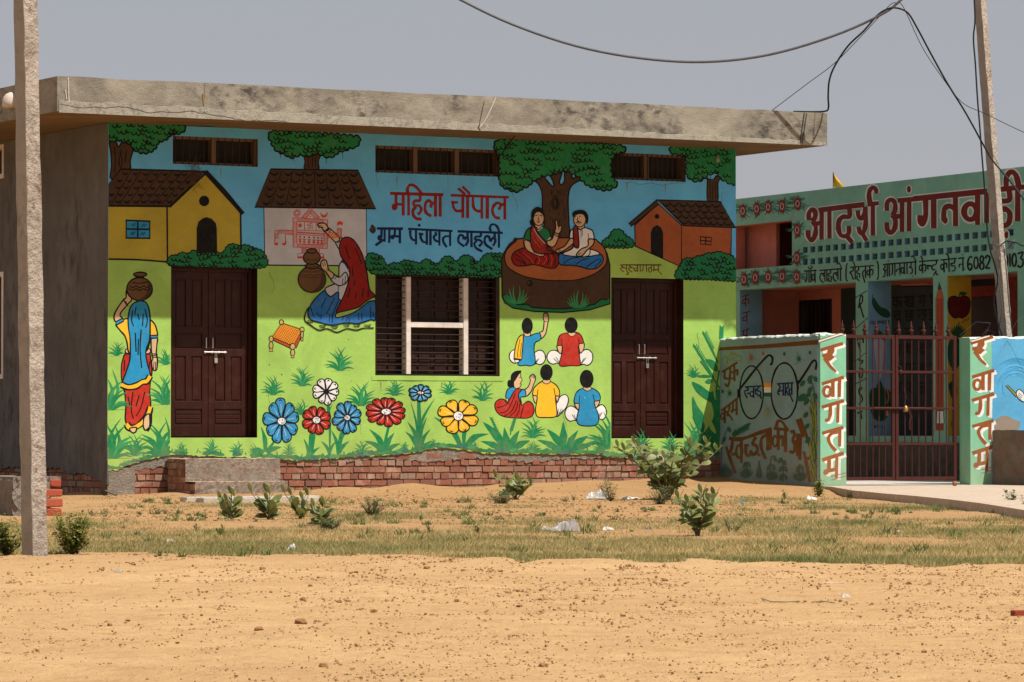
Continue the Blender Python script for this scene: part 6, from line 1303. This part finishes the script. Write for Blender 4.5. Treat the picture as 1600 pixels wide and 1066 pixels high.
# domed lamp on the left edge of the roof, hanging bulb
SF = Plane(FAC.at(uL, ZS, DL), -N1, -U1); lpz = SF.px(20, 158)
lamp = thing('dome_lamp', 'small cream dome lamp on the left edge of the roof slab', 'lamp', lpz)
m = MB(); m.lathe(lpz - U1 * .02 - UP * .06, [(.10, -.02), (.115, 0), (.113, .05), (.10, .10), (.065, .145), (.02, .165)], 14); C['creamp'] = (.55, .47, .40); m.build('dome', PM('creamp'), lamp, smooth=True)
m = MB(); m.tube([lpz - UP * .07, lpz + U1 * .03 - UP * .05], .03, 8); m.build('bracket', BLACKM, lamp)
bp = FAC.px(1100, 252, .35); bt = Vector((bp.x - .03, bp.y, ZS - .004))
bulb = thing('hanging_bulb', 'bare bulb hanging on a short wire from the soffit near the right end', 'bulb', bp)
m = MB(); m.tube([bt, bt - UP * .12 + U1 * .02, bp + UP * .1, bp + UP * .05], .005, 5); m.build('flex', BLACKM, bulb)
m = MB(); m.lathe(bp, [(.004, -.035), (.018, -.028), (.024, -.006), (.018, .015), (.011, .035), (.010, .06)], 10); C['bulbgrey'] = (.30, .27, .24); m.build('bulb_glass', PM('bulbgrey'), bulb, smooth=True)
m = MB(); rnd = random.Random(77); q = FAC.at(VENTS[0][0] + .27, VENTS[0][2] - .02, .03)
for k in range(60):
    s = q + U1 * rnd.gauss(0, .05) + UP * rnd.uniform(-.28, .08) + N1 * rnd.uniform(0, .05); e = s + U1 * rnd.uniform(-.08, .08) + UP * rnd.uniform(-.08, .1) + N1 * rnd.uniform(0, .04); m.tube([s, (s + e) / 2 + U1 * rnd.uniform(-.02, .02), e], .0022, 3)
tag(m.build('dry_twigs', rough_mat('dry_twig', (.09, .055, .03), (.16, .10, .06), 20), None), 'wispy dry twigs sprouting below the left ventilator', 'twigs')
m = MB(); hq = FAC.hit(772, 215)[0]; m.tube([FAC.at(hq, ZS - .001, .55), FAC.at(hq + .03, ZS - .12, .3), FAC.at(hq + .07, ZS - .22, .03), FAC.at(hq + .06, ZS - .3, .012)], .008, 6)
tag(m.build('drop_wire', BLACKM, None, smooth=True), 'short black wire dropping from the soffit beside the big painted tree', 'wire')

# ------------------------------------------------------------------ plants
G_MILK = leaf_mat('milkweed_leaf', [(.17, .205, .05), (.26, .29, .085), (.11, .145, .035), (.31, .32, .14)], .5, .3)
G_WEED = leaf_mat('weed_leaf', [(.12, .16, .055), (.18, .21, .08), (.14, .17, .065), (.24, .24, .11)], .6, .3)
G_BUSH = leaf_mat('bush_leaf', [(.12, .17, .03), (.24, .27, .04), (.34, .34, .05), (.08, .11, .025)], .5, .35)
STEMM = rough_mat('plant_stem', (.14, .13, .07), (.20, .17, .10), 15)
def leaf(mb, p, d, up, L, wd, fold=.25, droop=.2):
    s = d.cross(up).normalized(); n = s.cross(d).normalized(); vs = [p]; prof = ((.18, .45), (.42, .92), (.68, 1.0), (.88, .62))
    mid = []
    for f, k in prof:
        c = p + d * (L * f) - up * (droop * L * f * f); mid.append(c)
        vs += [c - s * (wd * k / 2) + n * fold * wd * k * .5, c, c + s * (wd * k / 2) + n * fold * wd * k * .5]
    vs.append(p + d * L - up * droop * L)
    fs = [(0, 2, 1), (0, 3, 2)]
    for i in range(3): b = 1 + 3 * i; fs += [(b, b + 1, b + 4, b + 3), (b + 1, b + 2, b + 5, b + 4)]
    fs += [(10, 11, 13), (11, 12, 13)]
    mb.add(vs, fs)
def milkweed(label, px, h, stems, seed, leafL, group=None, spread=.6, nl=6):
    leafL *= 1.45; spread *= 1.2; up = .9 if h < .28 else .35
    p = ground_px(*px); t = thing('milkweed_plant', label, 'plant', p, group); rnd = random.Random(seed); s_ = MB(); l_ = MB()
    for i in range(stems):
        a = 2 * math.pi * i / stems + rnd.uniform(-.6, .6); lean = rnd.uniform(.3, 1.25) * spread; hh = h * rnd.uniform(.65, 1.0) * (1.0 if i else 1.08)
        if i == 0: lean *= .15
        pts = [p + Vector((math.cos(a) * lean * hh * f ** 1.3, math.sin(a) * lean * hh * f ** 1.3, hh * f - .02)) for f in (0, .25, .5, .75, 1)]
        s_.tube(pts, .012 * h / .6 + .002, 5, 0, .004)
        for k in range(nl):
            f = (.05 if up > .5 else .22) + (.55 if up > .5 else .78) * (k + .5) / nl; q = p + Vector((math.cos(a) * lean * hh * f ** 1.3, math.sin(a) * lean * hh * f ** 1.3, hh * f - .02)); phi = (k % 2) * math.pi / 2 + rnd.uniform(-.4, .4) + seed
            for sgn in (0, math.pi):
                el = rnd.uniform(.0, .6) + up * (.35 + .65 * f); d = Vector((math.cos(phi + sgn) * math.cos(el), math.sin(phi + sgn) * math.cos(el), math.sin(el))).normalized(); LL_ = leafL * (1 - .35 * abs(f - .55)) * rnd.uniform(.75, 1.15); leaf(l_, q, d, (UP + Vector((rnd.uniform(-.7, .7), rnd.uniform(-1.2, .1), 0))).normalized(), LL_, LL_ * rnd.uniform(.45, .62), rnd.uniform(.02, .3), rnd.uniform(-.1, .55))
        for sgn in (0, 2.1, 4.2): d = Vector((math.cos(sgn) * .4, math.sin(sgn) * .4, .9)).normalized(); leaf(l_, pts[-1], d, Vector((math.cos(sgn), math.sin(sgn), 0.1)), leafL * .6, leafL * .26, .2, -.1)
    s_.build('stem', STEMM, t, smooth=True); l_.build('foliage', G_MILK, t, smooth=True); return t
def weed(label, px, h, wd, n, seed, mat=None, L=.035, group=None, name='weed', cat='weed', stems=10, narrow=.3):
    p = ground_px(*px); t = thing(name, label, cat, p, group); rnd = random.Random(seed); s_ = MB(); l_ = MB()
    for i in range(stems):
        a = rnd.uniform(0, 6.28); r = rnd.uniform(.1, 1) * wd / 2; hh = h * rnd.uniform(.55, 1) * (1 - .3 * (r / (wd / 2)) ** 2); e = Vector((math.cos(a) * r, math.sin(a) * r, hh))
        pts = [p + Vector((e.x * f ** .8 * (1), e.y * f ** .8, hh * f - .01)) for f in (0, .33, .66, 1)]; s_.tube(pts, .004, 4, 0, .0015)
        for k in range(n // stems):
            f = rnd.uniform(.15, 1); q = p + Vector((e.x * f ** .8, e.y * f ** .8, hh * f - .01)) + Vector((rnd.gauss(0, 1), rnd.gauss(0, 1), rnd.gauss(0, .6))) * wd * .05
            d = Vector((rnd.gauss(0, 1), rnd.gauss(0, 1), rnd.uniform(-.2, 1))).normalized(); leaf(l_, q, d, UP if abs(d.z) < .9 else Vector((1, 0, 0)), L * rnd.uniform(.6, 1.3), L * narrow * rnd.uniform(.8, 1.2), .2, .2)
    s_.build('stem', STEMM, t); l_.build('foliage', mat or G_WEED, t, smooth=True); return t
milkweed('large leafy milkweed bush in front of the right door', (1042, 781), .66, 15, 3, .125, spread=1.0, nl=7)
milkweed('upright milkweed below the large bush, at the edge of the grass', (1090, 838), .33, 5, 5, .10, spread=.5, nl=5)
SM = 'small milkweed plants before the doorstep'
milkweed('small milkweed in front of the pale pavers, leftmost of the row', (362, 812), .25, 4, 6, .105, SM, .55, 3)
milkweed('small milkweed with two upright leaf tips, second from the left of the row', (420, 812), .26, 4, 7, .115, SM, .45, 3)
milkweed('small dark milkweed at the right end of the pale pavers', (470, 811), .25, 4, 8, .11, SM, .5, 3)
milkweed('small milkweed growing out of a grey weed clump right of the pavers', (505, 822), .25, 3, 9, .10, SM, .45, 3)
milkweed('broad milkweed rosette rising from a weed patch below the brick plinth', (806, 781), .28, 7, 10, .12, None, .8, 3)
milkweed('tiny milkweed seedling in the grass below the left door', (347, 838), .07, 2, 11, .05, None, .6, 3)
weed('bushy yellow green shrub at the foot of the left pole', (112, 866), .32, .32, 1500, 21, G_BUSH, .03, None, 'shrub', 'shrub', 26, .55)
weed('dark weed growing left of the left pole', (8, 868), .27, .34, 520, 22, G_BUSH, .042, None, 'weed', 'weed', 14, .55)
weed('dark bush against the side wall, behind the left pole', (10, 757), .62, .5, 420, 121, G_BUSH, .07, None, 'shrub', 'shrub', 16, .55)
weed('grey green weed round the foot of the small milkweed', (512, 828), .13, .28, 600, 23, None, .03, None, 'weed', 'weed', 16)
weed('feathery round weed right of the pavers', (582, 806), .21, .36, 800, 24, None, .035, None, 'weed', 'weed', 18)
weed('low weed patch spreading left of the broad rosette', (785, 787), .17, .42, 800, 25, None, .035, None, 'weed', 'weed', 18)
weed('weed clump around the foot of the large bush', (1030, 788), .24, .42, 700, 26, None, .035, None, 'weed', 'weed', 16)
weed('spindly weed beside the white bag', (955, 784), .32, .34, 420, 27, None, .04)
weed('leafy weed at the base of the left gate pillar', (1280, 768), .22, .24, 260, 28, G_BUSH, .05, None, 'weed', 'weed', 8, .5)
weed('thin weed against the slogan wall', (1226, 772), .13, .14, 110, 29)
weed('weed at the edge of the path below the gate pillar', (1327, 772), .13, .13, 110, 30, None, .035)
weed('tall spindly sapling at the edge of the paved path', (1579, 796), .30, .16, 150, 31, None, .045, None, 'sapling', 'sapling', 4, .5)
weed('sapling cut off by the right edge of the picture', (1606, 800), .26, .16, 120, 32, None, .045, None, 'sapling', 'sapling', 4, .5)
weed('bluish weed right of the upright milkweed', (1145, 832), .17, .24, 130, 33)
weed('small green weed at the bottom right of the gate', (1503, 757), .05, .14, 70, 34, G_BUSH)
GS = 'small weeds scattered over the verge'
small = [(145, 806, .09, 'weed by the shrub left of the plinth'), (218, 806, .06, 'weed on the bare sand under the painted woman'), (258, 803, .07, 'weed right of the painted woman'), (280, 803, .07, 'weed at the foot of the step'), (307, 828, .06, 'weed in the sand patch below the step'), (318, 808, .06, 'weed left of the leftmost small milkweed'), (657, 812, .07, 'weed below the middle of the window'), (672, 832, .08, 'thin weed below the window, nearer the grass'), (744, 832, .10, 'weed with a dark top below the painted flowers'), (716, 786, .06, 'weed on the sand bank under the yellow flower'), (884, 784, .10, 'pair of thin weeds right of the broad rosette'), (897, 782, .10, 'thin weed left of the white bag'), (935, 795, .07, 'weed in front of the white bag'), (965, 800, .05, 'low weed under the spindly weed'), (850, 806, .05, 'low weed in the grass right of the rosette'), (1204, 800, .06, 'weed below the slogan wall'), (1220, 786, .08, 'weed beside the crumpled foil'), (1364, 804, .10, 'dark upright weed below the paved path'), (1403, 802, .09, 'reddish thin weed below the paved path'), (1324, 812, .05, 'low dark weed clump in the right grass'), (1352, 862, .05, 'weed in the dry grass at the right'), (918, 862, .05, 'weed near the edge of the bare sand'), (215, 838, .06, 'weed in the grass left of the doorstep'), (1010, 800, .05, 'weed under the right door')]
for k, (x, y, h, lb) in enumerate(small): weed(lb[0].lower() + lb[1:], (x, y), h, h * 1.1, 70, 60 + k, None, .028, GS, 'weed', 'weed', 6)

# ------------------------------------------------------------------ grass, clods
def color_attr_mat(name, rough=.9):
    m, t, p = node_mat(name); a = N(t, 'ShaderNodeAttribute'); a.attribute_name = 'tint'
    t.links.new(a.outputs['Color'], p.inputs['Base Color']); p.inputs['Roughness'].default_value = rough; p.inputs['Specular IOR Level'].default_value = .1
    tr = N(t, 'ShaderNodeBsdfTranslucent'); t.links.new(a.outputs['Color'], tr.inputs[0]); mx = N(t, 'ShaderNodeMixShader'); mx.inputs[0].default_value = .25
    t.links.new(p.outputs[0], mx.inputs[1]); t.links.new(tr.outputs[0], mx.inputs[2]); t.links.new(mx.outputs[0], t.nodes['Material Output'].inputs[0]); return m
def fbm(x, y, s): return noise.noise(Vector((x * s, y * s, 9.3))) + .5 * noise.noise(Vector((x * s * 2.2, y * s * 2.2, 4.1)))
rng = np.random.default_rng(5); blades = []; tints = []
EDGE = [(-300, 868), (0, 868), (135, 864), (300, 868), (560, 869), (720, 876), (880, 881), (1060, 882), (1320, 882), (1600, 886), (1900, 890)]
def edge_y(x):
    for (x0, y0), (x1, y1) in zip(EDGE, EDGE[1:]):
        if x0 <= x <= x1: return y0 + (y1 - y0) * (x - x0) / (x1 - x0)
    return 870
NB = 215000; cnt = 0
X = rng.uniform(-170, 1790, NB * 3); Yp = rng.uniform(777, 889, NB * 3); rr = rng.random((NB * 3, 8))
vv = []; tt = []
for i in range(NB * 3):
    if cnt >= NB: break
    x, y = X[i], Yp[i]; ey = edge_y(x)
    r0 = ray(x, y); t0 = -CAM.z / r0.z; gx, gy = r0.x * t0, CAM.y + r0.y * t0
    wob = 5 * noise.noise(Vector((gx * 1.5, gy * .6, 2))) + 4 * noise.noise(Vector((gx * 5, gy * 2, 7))) - 2
    if y > ey + wob: continue
    pn = fbm(gx, gy, .55); pm = fbm(gx + 40, gy, 1.7)
    f = (y - 777) / (ey - 777)                      # 0 at the hall, 1 at the road edge
    dens = (-.15 + 1.3 * f + .9 * pn + .6 * pm) if x < 1130 else (.05 + 1.0 * f + .9 * pn + .5 * pm)
    dens -= .75 * max(0, noise.noise(Vector((gx * .9, gy * .28, 31.0)))) + .25 * max(0, noise.noise(Vector((gx * 3.1, gy * 1.1, 12.0))))
    if f > .8: dens += .25 + .5 * noise.noise(Vector((gx * 1.1, gy * .5, 44.0)))
    if rr[i, 0] > dens * .95: continue
    gp = (gx, gy, gz(gx, gy)); h = (.010 + .026 * rr[i, 1] ** 2 + .012 * max(0, pn)) * (1.2 if x > 1130 else 1); a = rr[i, 2] * 6.283; lean = h * (.3 + 1.2 * rr[i, 3]); w_ = .0014 + .0022 * rr[i, 4]
    dx, dy = math.cos(a), math.sin(a)
    vv.append((gp[0] - w_, gp[1], gp[2] - .004, gp[0] + w_, gp[1], gp[2] - .004, gp[0] + dx * lean, gp[1] + dy * lean, gp[2] + h))
    g = min(1, max(0, .22 + .75 * pn + .3 * pm + (.25 if (x > 1130 and f < .35) else 0) + .35 * (rr[i, 5] - .5) + (.18 if .8 < f else 0)))
    k = .75 + .5 * rr[i, 6]
    tt.append(((.46 * (1 - g) + .15 * g) * k, (.35 * (1 - g) + .18 * g) * k, (.16 * (1 - g) + .065 * g) * k, 1)); cnt += 1
for k in range(520):
    x, y = rng.uniform(130, 1640), rng.uniform(782, 872)
    r0 = ray(x, y); t0 = -CAM.z / r0.z; gx, gy = r0.x * t0, CAM.y + r0.y * t0
    if fbm(gx, gy, .8) < .05: continue
    sz = rng.uniform(.025, .075) if rng.random() < .85 else rng.uniform(.07, .12); kk = rng.uniform(.7, 1.25)
    for b in range(int(10 + 22 * rng.random())):
        a = rng.uniform(0, 6.283); h = sz * rng.uniform(.4, 1); ln = sz * rng.uniform(.2, 1.1); qx, qy = gx + rng.normal(0, sz * .35), gy + rng.normal(0, sz * .35); q = gz(qx, qy); w_ = .003 + .003 * rng.random()
        vv.append((qx - w_, qy, q - .003, qx + w_, qy, q - .003, qx + math.cos(a) * ln, qy + math.sin(a) * ln, q + h)); tt.append((.13 * kk, .165 * kk, .055 * kk, 1))
nb = len(vv); me = bpy.data.meshes.new('grass'); me.vertices.add(nb * 3); me.loops.add(nb * 3); me.polygons.add(nb)
me.vertices.foreach_set('co', np.array(vv, dtype=np.float32).ravel()); me.loops.foreach_set('vertex_index', np.arange(nb * 3, dtype=np.int32)); me.polygons.foreach_set('loop_start', np.arange(0, nb * 3, 3, dtype=np.int32))
me.update(); at = me.color_attributes.new('tint', 'FLOAT_COLOR', 'POINT'); at.data.foreach_set('color', np.repeat(np.array(tt, dtype=np.float32), 3, axis=0).ravel())
me.materials.append(color_attr_mat('dry_grass')); gr = bpy.data.objects.new('grass', me); COL.objects.link(gr); tag(gr, 'short dry grass in patches between the road and the hall', 'grass', kind='stuff')
# clods and crumbs of earth on the sand
ico = bmesh.new(); bmesh.ops.create_icosphere(ico, subdivisions=1, radius=1); IV = [v.co.copy() for v in ico.verts]; IFc = [[v.index for v in f.verts] for f in ico.faces]; ico.free()
def clod(mb, p, r, rnd, mi=0, flat=.85):
    a = rnd.uniform(0, 6.28); ca, sa = math.cos(a), math.sin(a); vs = []; sx = rnd.uniform(.8, 1.5)
    for v in IV:
        k = r * rnd.uniform(.55, 1.2); x, y, z = v.x * k * sx, v.y * k, v.z * k * flat; vs.append((p[0] + x * ca - y * sa, p[1] + x * sa + y * ca, p[2] + z + r * flat * .35))
    mb.add(vs, IFc, mi)
mb = MB(); rnd = random.Random(99); n = 0; tries = 0
while n < 9500 and tries < 160000:
    tries += 1; x = rnd.uniform(-40, 1640); y = 866 + (1085 - 866) * rnd.random() ** 1.5
    if y < edge_y(x) - 2: continue
    r0 = ray(x, y); t0 = -CAM.z / r0.z; gx, gy = r0.x * t0, CAM.y + r0.y * t0
    dens = .12 + 1.15 * fbm(gx * 1.3, gy, 1.4) + .5 * max(0, fbm(gx * 2, gy * 1.5 + 9, 3.1)) + (.25 if x > 500 else -.05) + (.35 if x > 1380 and y < 990 else 0) - (.35 if 1150 < x < 1380 and 900 < y < 960 else 0)
    if rnd.random() > dens: continue
    px_ = rnd.choice([.7, .8, .9, 1.0, 1.2, 1.4, 1.7, 2.1, 2.6]) * (1 if rnd.random() < .98 else 2.2); r = px_ * (gy + 47) / 6000 * .9
    clod(mb, (gx, gy, gz(gx, gy)), r, rnd); n += 1
for k in range(230):
    x = rnd.uniform(-20, 1620); y = 872 + 200 * rnd.random() ** 1.3
    if y < edge_y(x) + 2 or (x < 480 and rnd.random() < .4): continue
    r0 = ray(x, y); t0 = -CAM.z / r0.z; cx, cy = r0.x * t0, CAM.y + r0.y * t0; sx_, sy_ = rnd.uniform(.02, .10), rnd.uniform(.06, .35)
    for j in range(rnd.randint(5, 26)):
        gx, gy = cx + rnd.gauss(0, sx_), cy + rnd.gauss(0, sy_); r = rnd.choice([.8, 1, 1.2, 1.6, 2.2, 3.0]) * (gy + 47) / 6000 * .9; clod(mb, (gx, gy, gz(gx, gy) + r * .1), r, rnd, 0, 1.0)
for k in range(2600):
    x = rnd.uniform(160, 1200); y = rnd.uniform(752, 815); g = ground_px(x, y); clod(mb, g, rnd.uniform(.006, .018), rnd)
CLOD = island_mat('earth_clod', [(.24, .135, .06), (.44, .26, .115), (.34, .19, .085), (.50, .31, .14)], .95, .6, .3, 60)
tag(mb.build('earth_clods', CLOD), 'crumbs and clods of dry earth strewn over the sand', 'clods', kind='stuff')
# single bigger clods
def stone(name, label, px, r, mat, seed, flat=.7, cat='clod', group=None):
    p = ground_px(*px); b = bmesh.new(); bmesh.ops.create_icosphere(b, subdivisions=3, radius=1); me = bpy.data.meshes.new(name)
    for v in b.verts: v.co *= 1 + .35 * noise.noise(v.co * 1.6 + Vector((seed, 0, 0))) + .12 * noise.noise(v.co * 4 + Vector((seed, 3, 0))); v.co.z *= flat
    for v in b.verts: v.co *= r
    b.to_mesh(me); b.free(); me.materials.append(mat); o = bpy.data.objects.new(name, me); COL.objects.link(o); o.location = p + UP * r * flat * .45; o.rotation_euler.z = seed
    return tag(o, label, cat, group)
CB = 'bigger clods on the sand'
CL = rough_mat('clod_earth', (.26, .13, .05), (.36, .19, .08), 12)
for k, (x, y, r, lb) in enumerate(((474, 937, .014, 'clod left of centre on the sand'), (470, 975, .026, 'broken dark clod below the other one left of centre'), (485, 922, .012, 'flat clod at the left with a long shadow'), (667, 890, .020, 'flat clod near the edge of the grass below the yellow flower'), (724, 893, .014, 'clod near the edge of the grass below the kneeling sari woman'), (714, 942, .013, 'long clod on the sand in mid picture'), (584, 958, .013, 'clod on the sand under the window'), (530, 941, .012, 'pointed clod right of the pair at the left'), (405, 985, .018, 'crumbly clod in the left foreground'), (850, 1040, .016, 'crumbly clod in the middle foreground'), (1040, 910, .016, 'wide clod under the right door'), (505, 1042, .016, 'crumbly clod in the left bottom foreground'))): stone('earth_clod', lb, (x, y), r, CL, k + 1.3, .6, 'clod', CB)
stone('round_stone', 'round brown stone lying on the paved path below the gate', (1335 + 157, 768), .035, CL, 4.2, .9, 'stone').location.z += .085
stone('grey_stone', 'grey stone lying right of the upright milkweed', (1107, 783), .05, CONC_L, 6.2, .7, 'stone')
# ------------------------------------------------------------------ litter
def sheet(name, label, px, wd, h, c, seed, rough=.4, cat='litter', trans=.0, amp=1.0):
    p = ground_px(*px); rnd = random.Random(seed); m = MB(); n = 14; vs = []
    for j in range(n + 1):
        for i in range(n + 1):
            x, y = (i / n - .5), (j / n - .5); e = max(0, 1 - (2 * max(abs(x), abs(y))) ** 2)
            e = min(1, e * 1.8); z = h * e * (.75 - 1.1 * abs(noise.noise(Vector((x * 3.0 + .2, y * 3.0, seed)))) - .5 * abs(noise.noise(Vector((x * 7, y * 7, seed + 3)))) + .5 * x * (1 if seed % 2 else -1))
            jx = .10 * noise.noise(Vector((x * 3, y * 3, seed + 7))); vs.append(p + Vector(((x + jx) * wd, (y + jx) * wd * .7, max(z, 0) * 1.1 + .004)))
    m.add(vs, [(j * (n + 1) + i, j * (n + 1) + i + 1, (j + 1) * (n + 1) + i + 1, (j + 1) * (n + 1) + i) for j in range(n) for i in range(n)])
    mt, t, pr = node_mat('plastic_' + name); pr.inputs['Base Color'].default_value = (*c, 1); pr.inputs['Roughness'].default_value = rough
    v = noise_n(t, objvec(t), 40, 4); t.links.new(ramp(t, v, [(.3, tuple(q * .75 for q in c)), (.6, c)]), pr.inputs['Base Color'])
    return tag(m.build(name, mt, None, smooth=False), label, cat)
sheet('plastic_bag', 'crumpled translucent grey plastic bag lying on the grass', (884, 830), .22, .10, (.36, .32, .29), 1)
sheet('torn_bag', 'flat torn grey plastic left of the crumpled bag', (860, 829), .17, .03, (.28, .25, .22), 2)
sheet('white_bag', 'white plastic bag heaped by the weeds under the right door', (933, 780), .26, .12, (.48, .46, .42), 3, cat='bag')
sheet('paper_strip', 'white paper strip lying at the foot of the large bush', (985, 780), .22, .03, (.70, .66, .60), 4)
sheet('paper_scrap', 'white paper scrap standing up in the grass below the doorstep', (455, 861), .055, .05, (.72, .70, .68), 5)
sheet('crumpled_foil', 'white crumpled wrapper below the slogan wall', (1268, 781), .13, .05, (.66, .63, .60), 6)
sheet('teal_scrap', 'teal plastic scrap on the sand below the slogan wall', (1160, 768), .06, .05, (.10, .32, .34), 7)
sheet('tissue', 'dirty white tissue lying on the bare sand at the right', (1322, 935), .045, .022, (.55, .48, .40), 8)
sheet('flattened_wrapper', 'flattened pale wrapper pressed into the sand near the tissue', (1300, 908), .12, .006, (.50, .36, .24), 9)
sheet('small_wrapper', 'small white wrapper in the grass right of the grey bag', (950, 829), .09, .035, (.58, .54, .48), 10)
sheet('dark_wrapper', 'dark curled wrapper in the grass under the right door', (1013, 828), .06, .02, (.10, .09, .08), 11)
sheet('grey_scrap', 'grey scrap lying on the sand at the left', (186, 896), .035, .02, (.40, .37, .38), 12)
sheet('pale_slab', 'flat pale scrap in the right grass', (1398, 833), .12, .02, (.50, .42, .32), 13)
sheet('pale_scrap', 'pale scrap in the grass below the left step', (267, 848), .06, .025, (.45, .40, .33), 14)
m = MB(); q = [ground_px(1190, 936), ground_px(1205, 944.5), ground_px(1225, 944), ground_px(1250, 943)]; m.tube([v + UP * .006 for v in q], .0022, 5)
tag(m.build('bent_twig', STEMM), 'bent twig lying on the sand left of the tissue', 'twig')
m = MB(); q = [ground_px(1268, 943), ground_px(1285, 942), ground_px(1304, 944)]; m.tube([v + UP * .006 for v in q], .002, 5)
tag(m.build('straight_twig', STEMM), 'short straight twig lying on the sand right of the bent one', 'twig')
m = MB(); q = [ground_px(110, 766), ground_px(150, 764), ground_px(182, 763)]; m.tube([v + UP * .03 for v in q], .012, 5); m.tube([v + UP * .05 - N1 * .05 for v in q[:2]], .010, 5)
tag(m.build('dry_sticks', STEMM), 'dry sticks on the sand at the corner of the hall', 'sticks')
bk = ground_px(1595, 962); BP = Plane(bk, Vector((1, .25, 0)), Vector((.25, -1, 0)))
m = MB(); m.pbox(BP, -.028, .10, bk.z - .02, bk.z + .022, -.05, .0); o = m.build('brick_bit', island_mat('brick_bit', [(.26, .05, .025), (.30, .06, .03)]), None, bevel=.004); tag(o, 'broken piece of red brick on the sand at the right edge', 'brick')
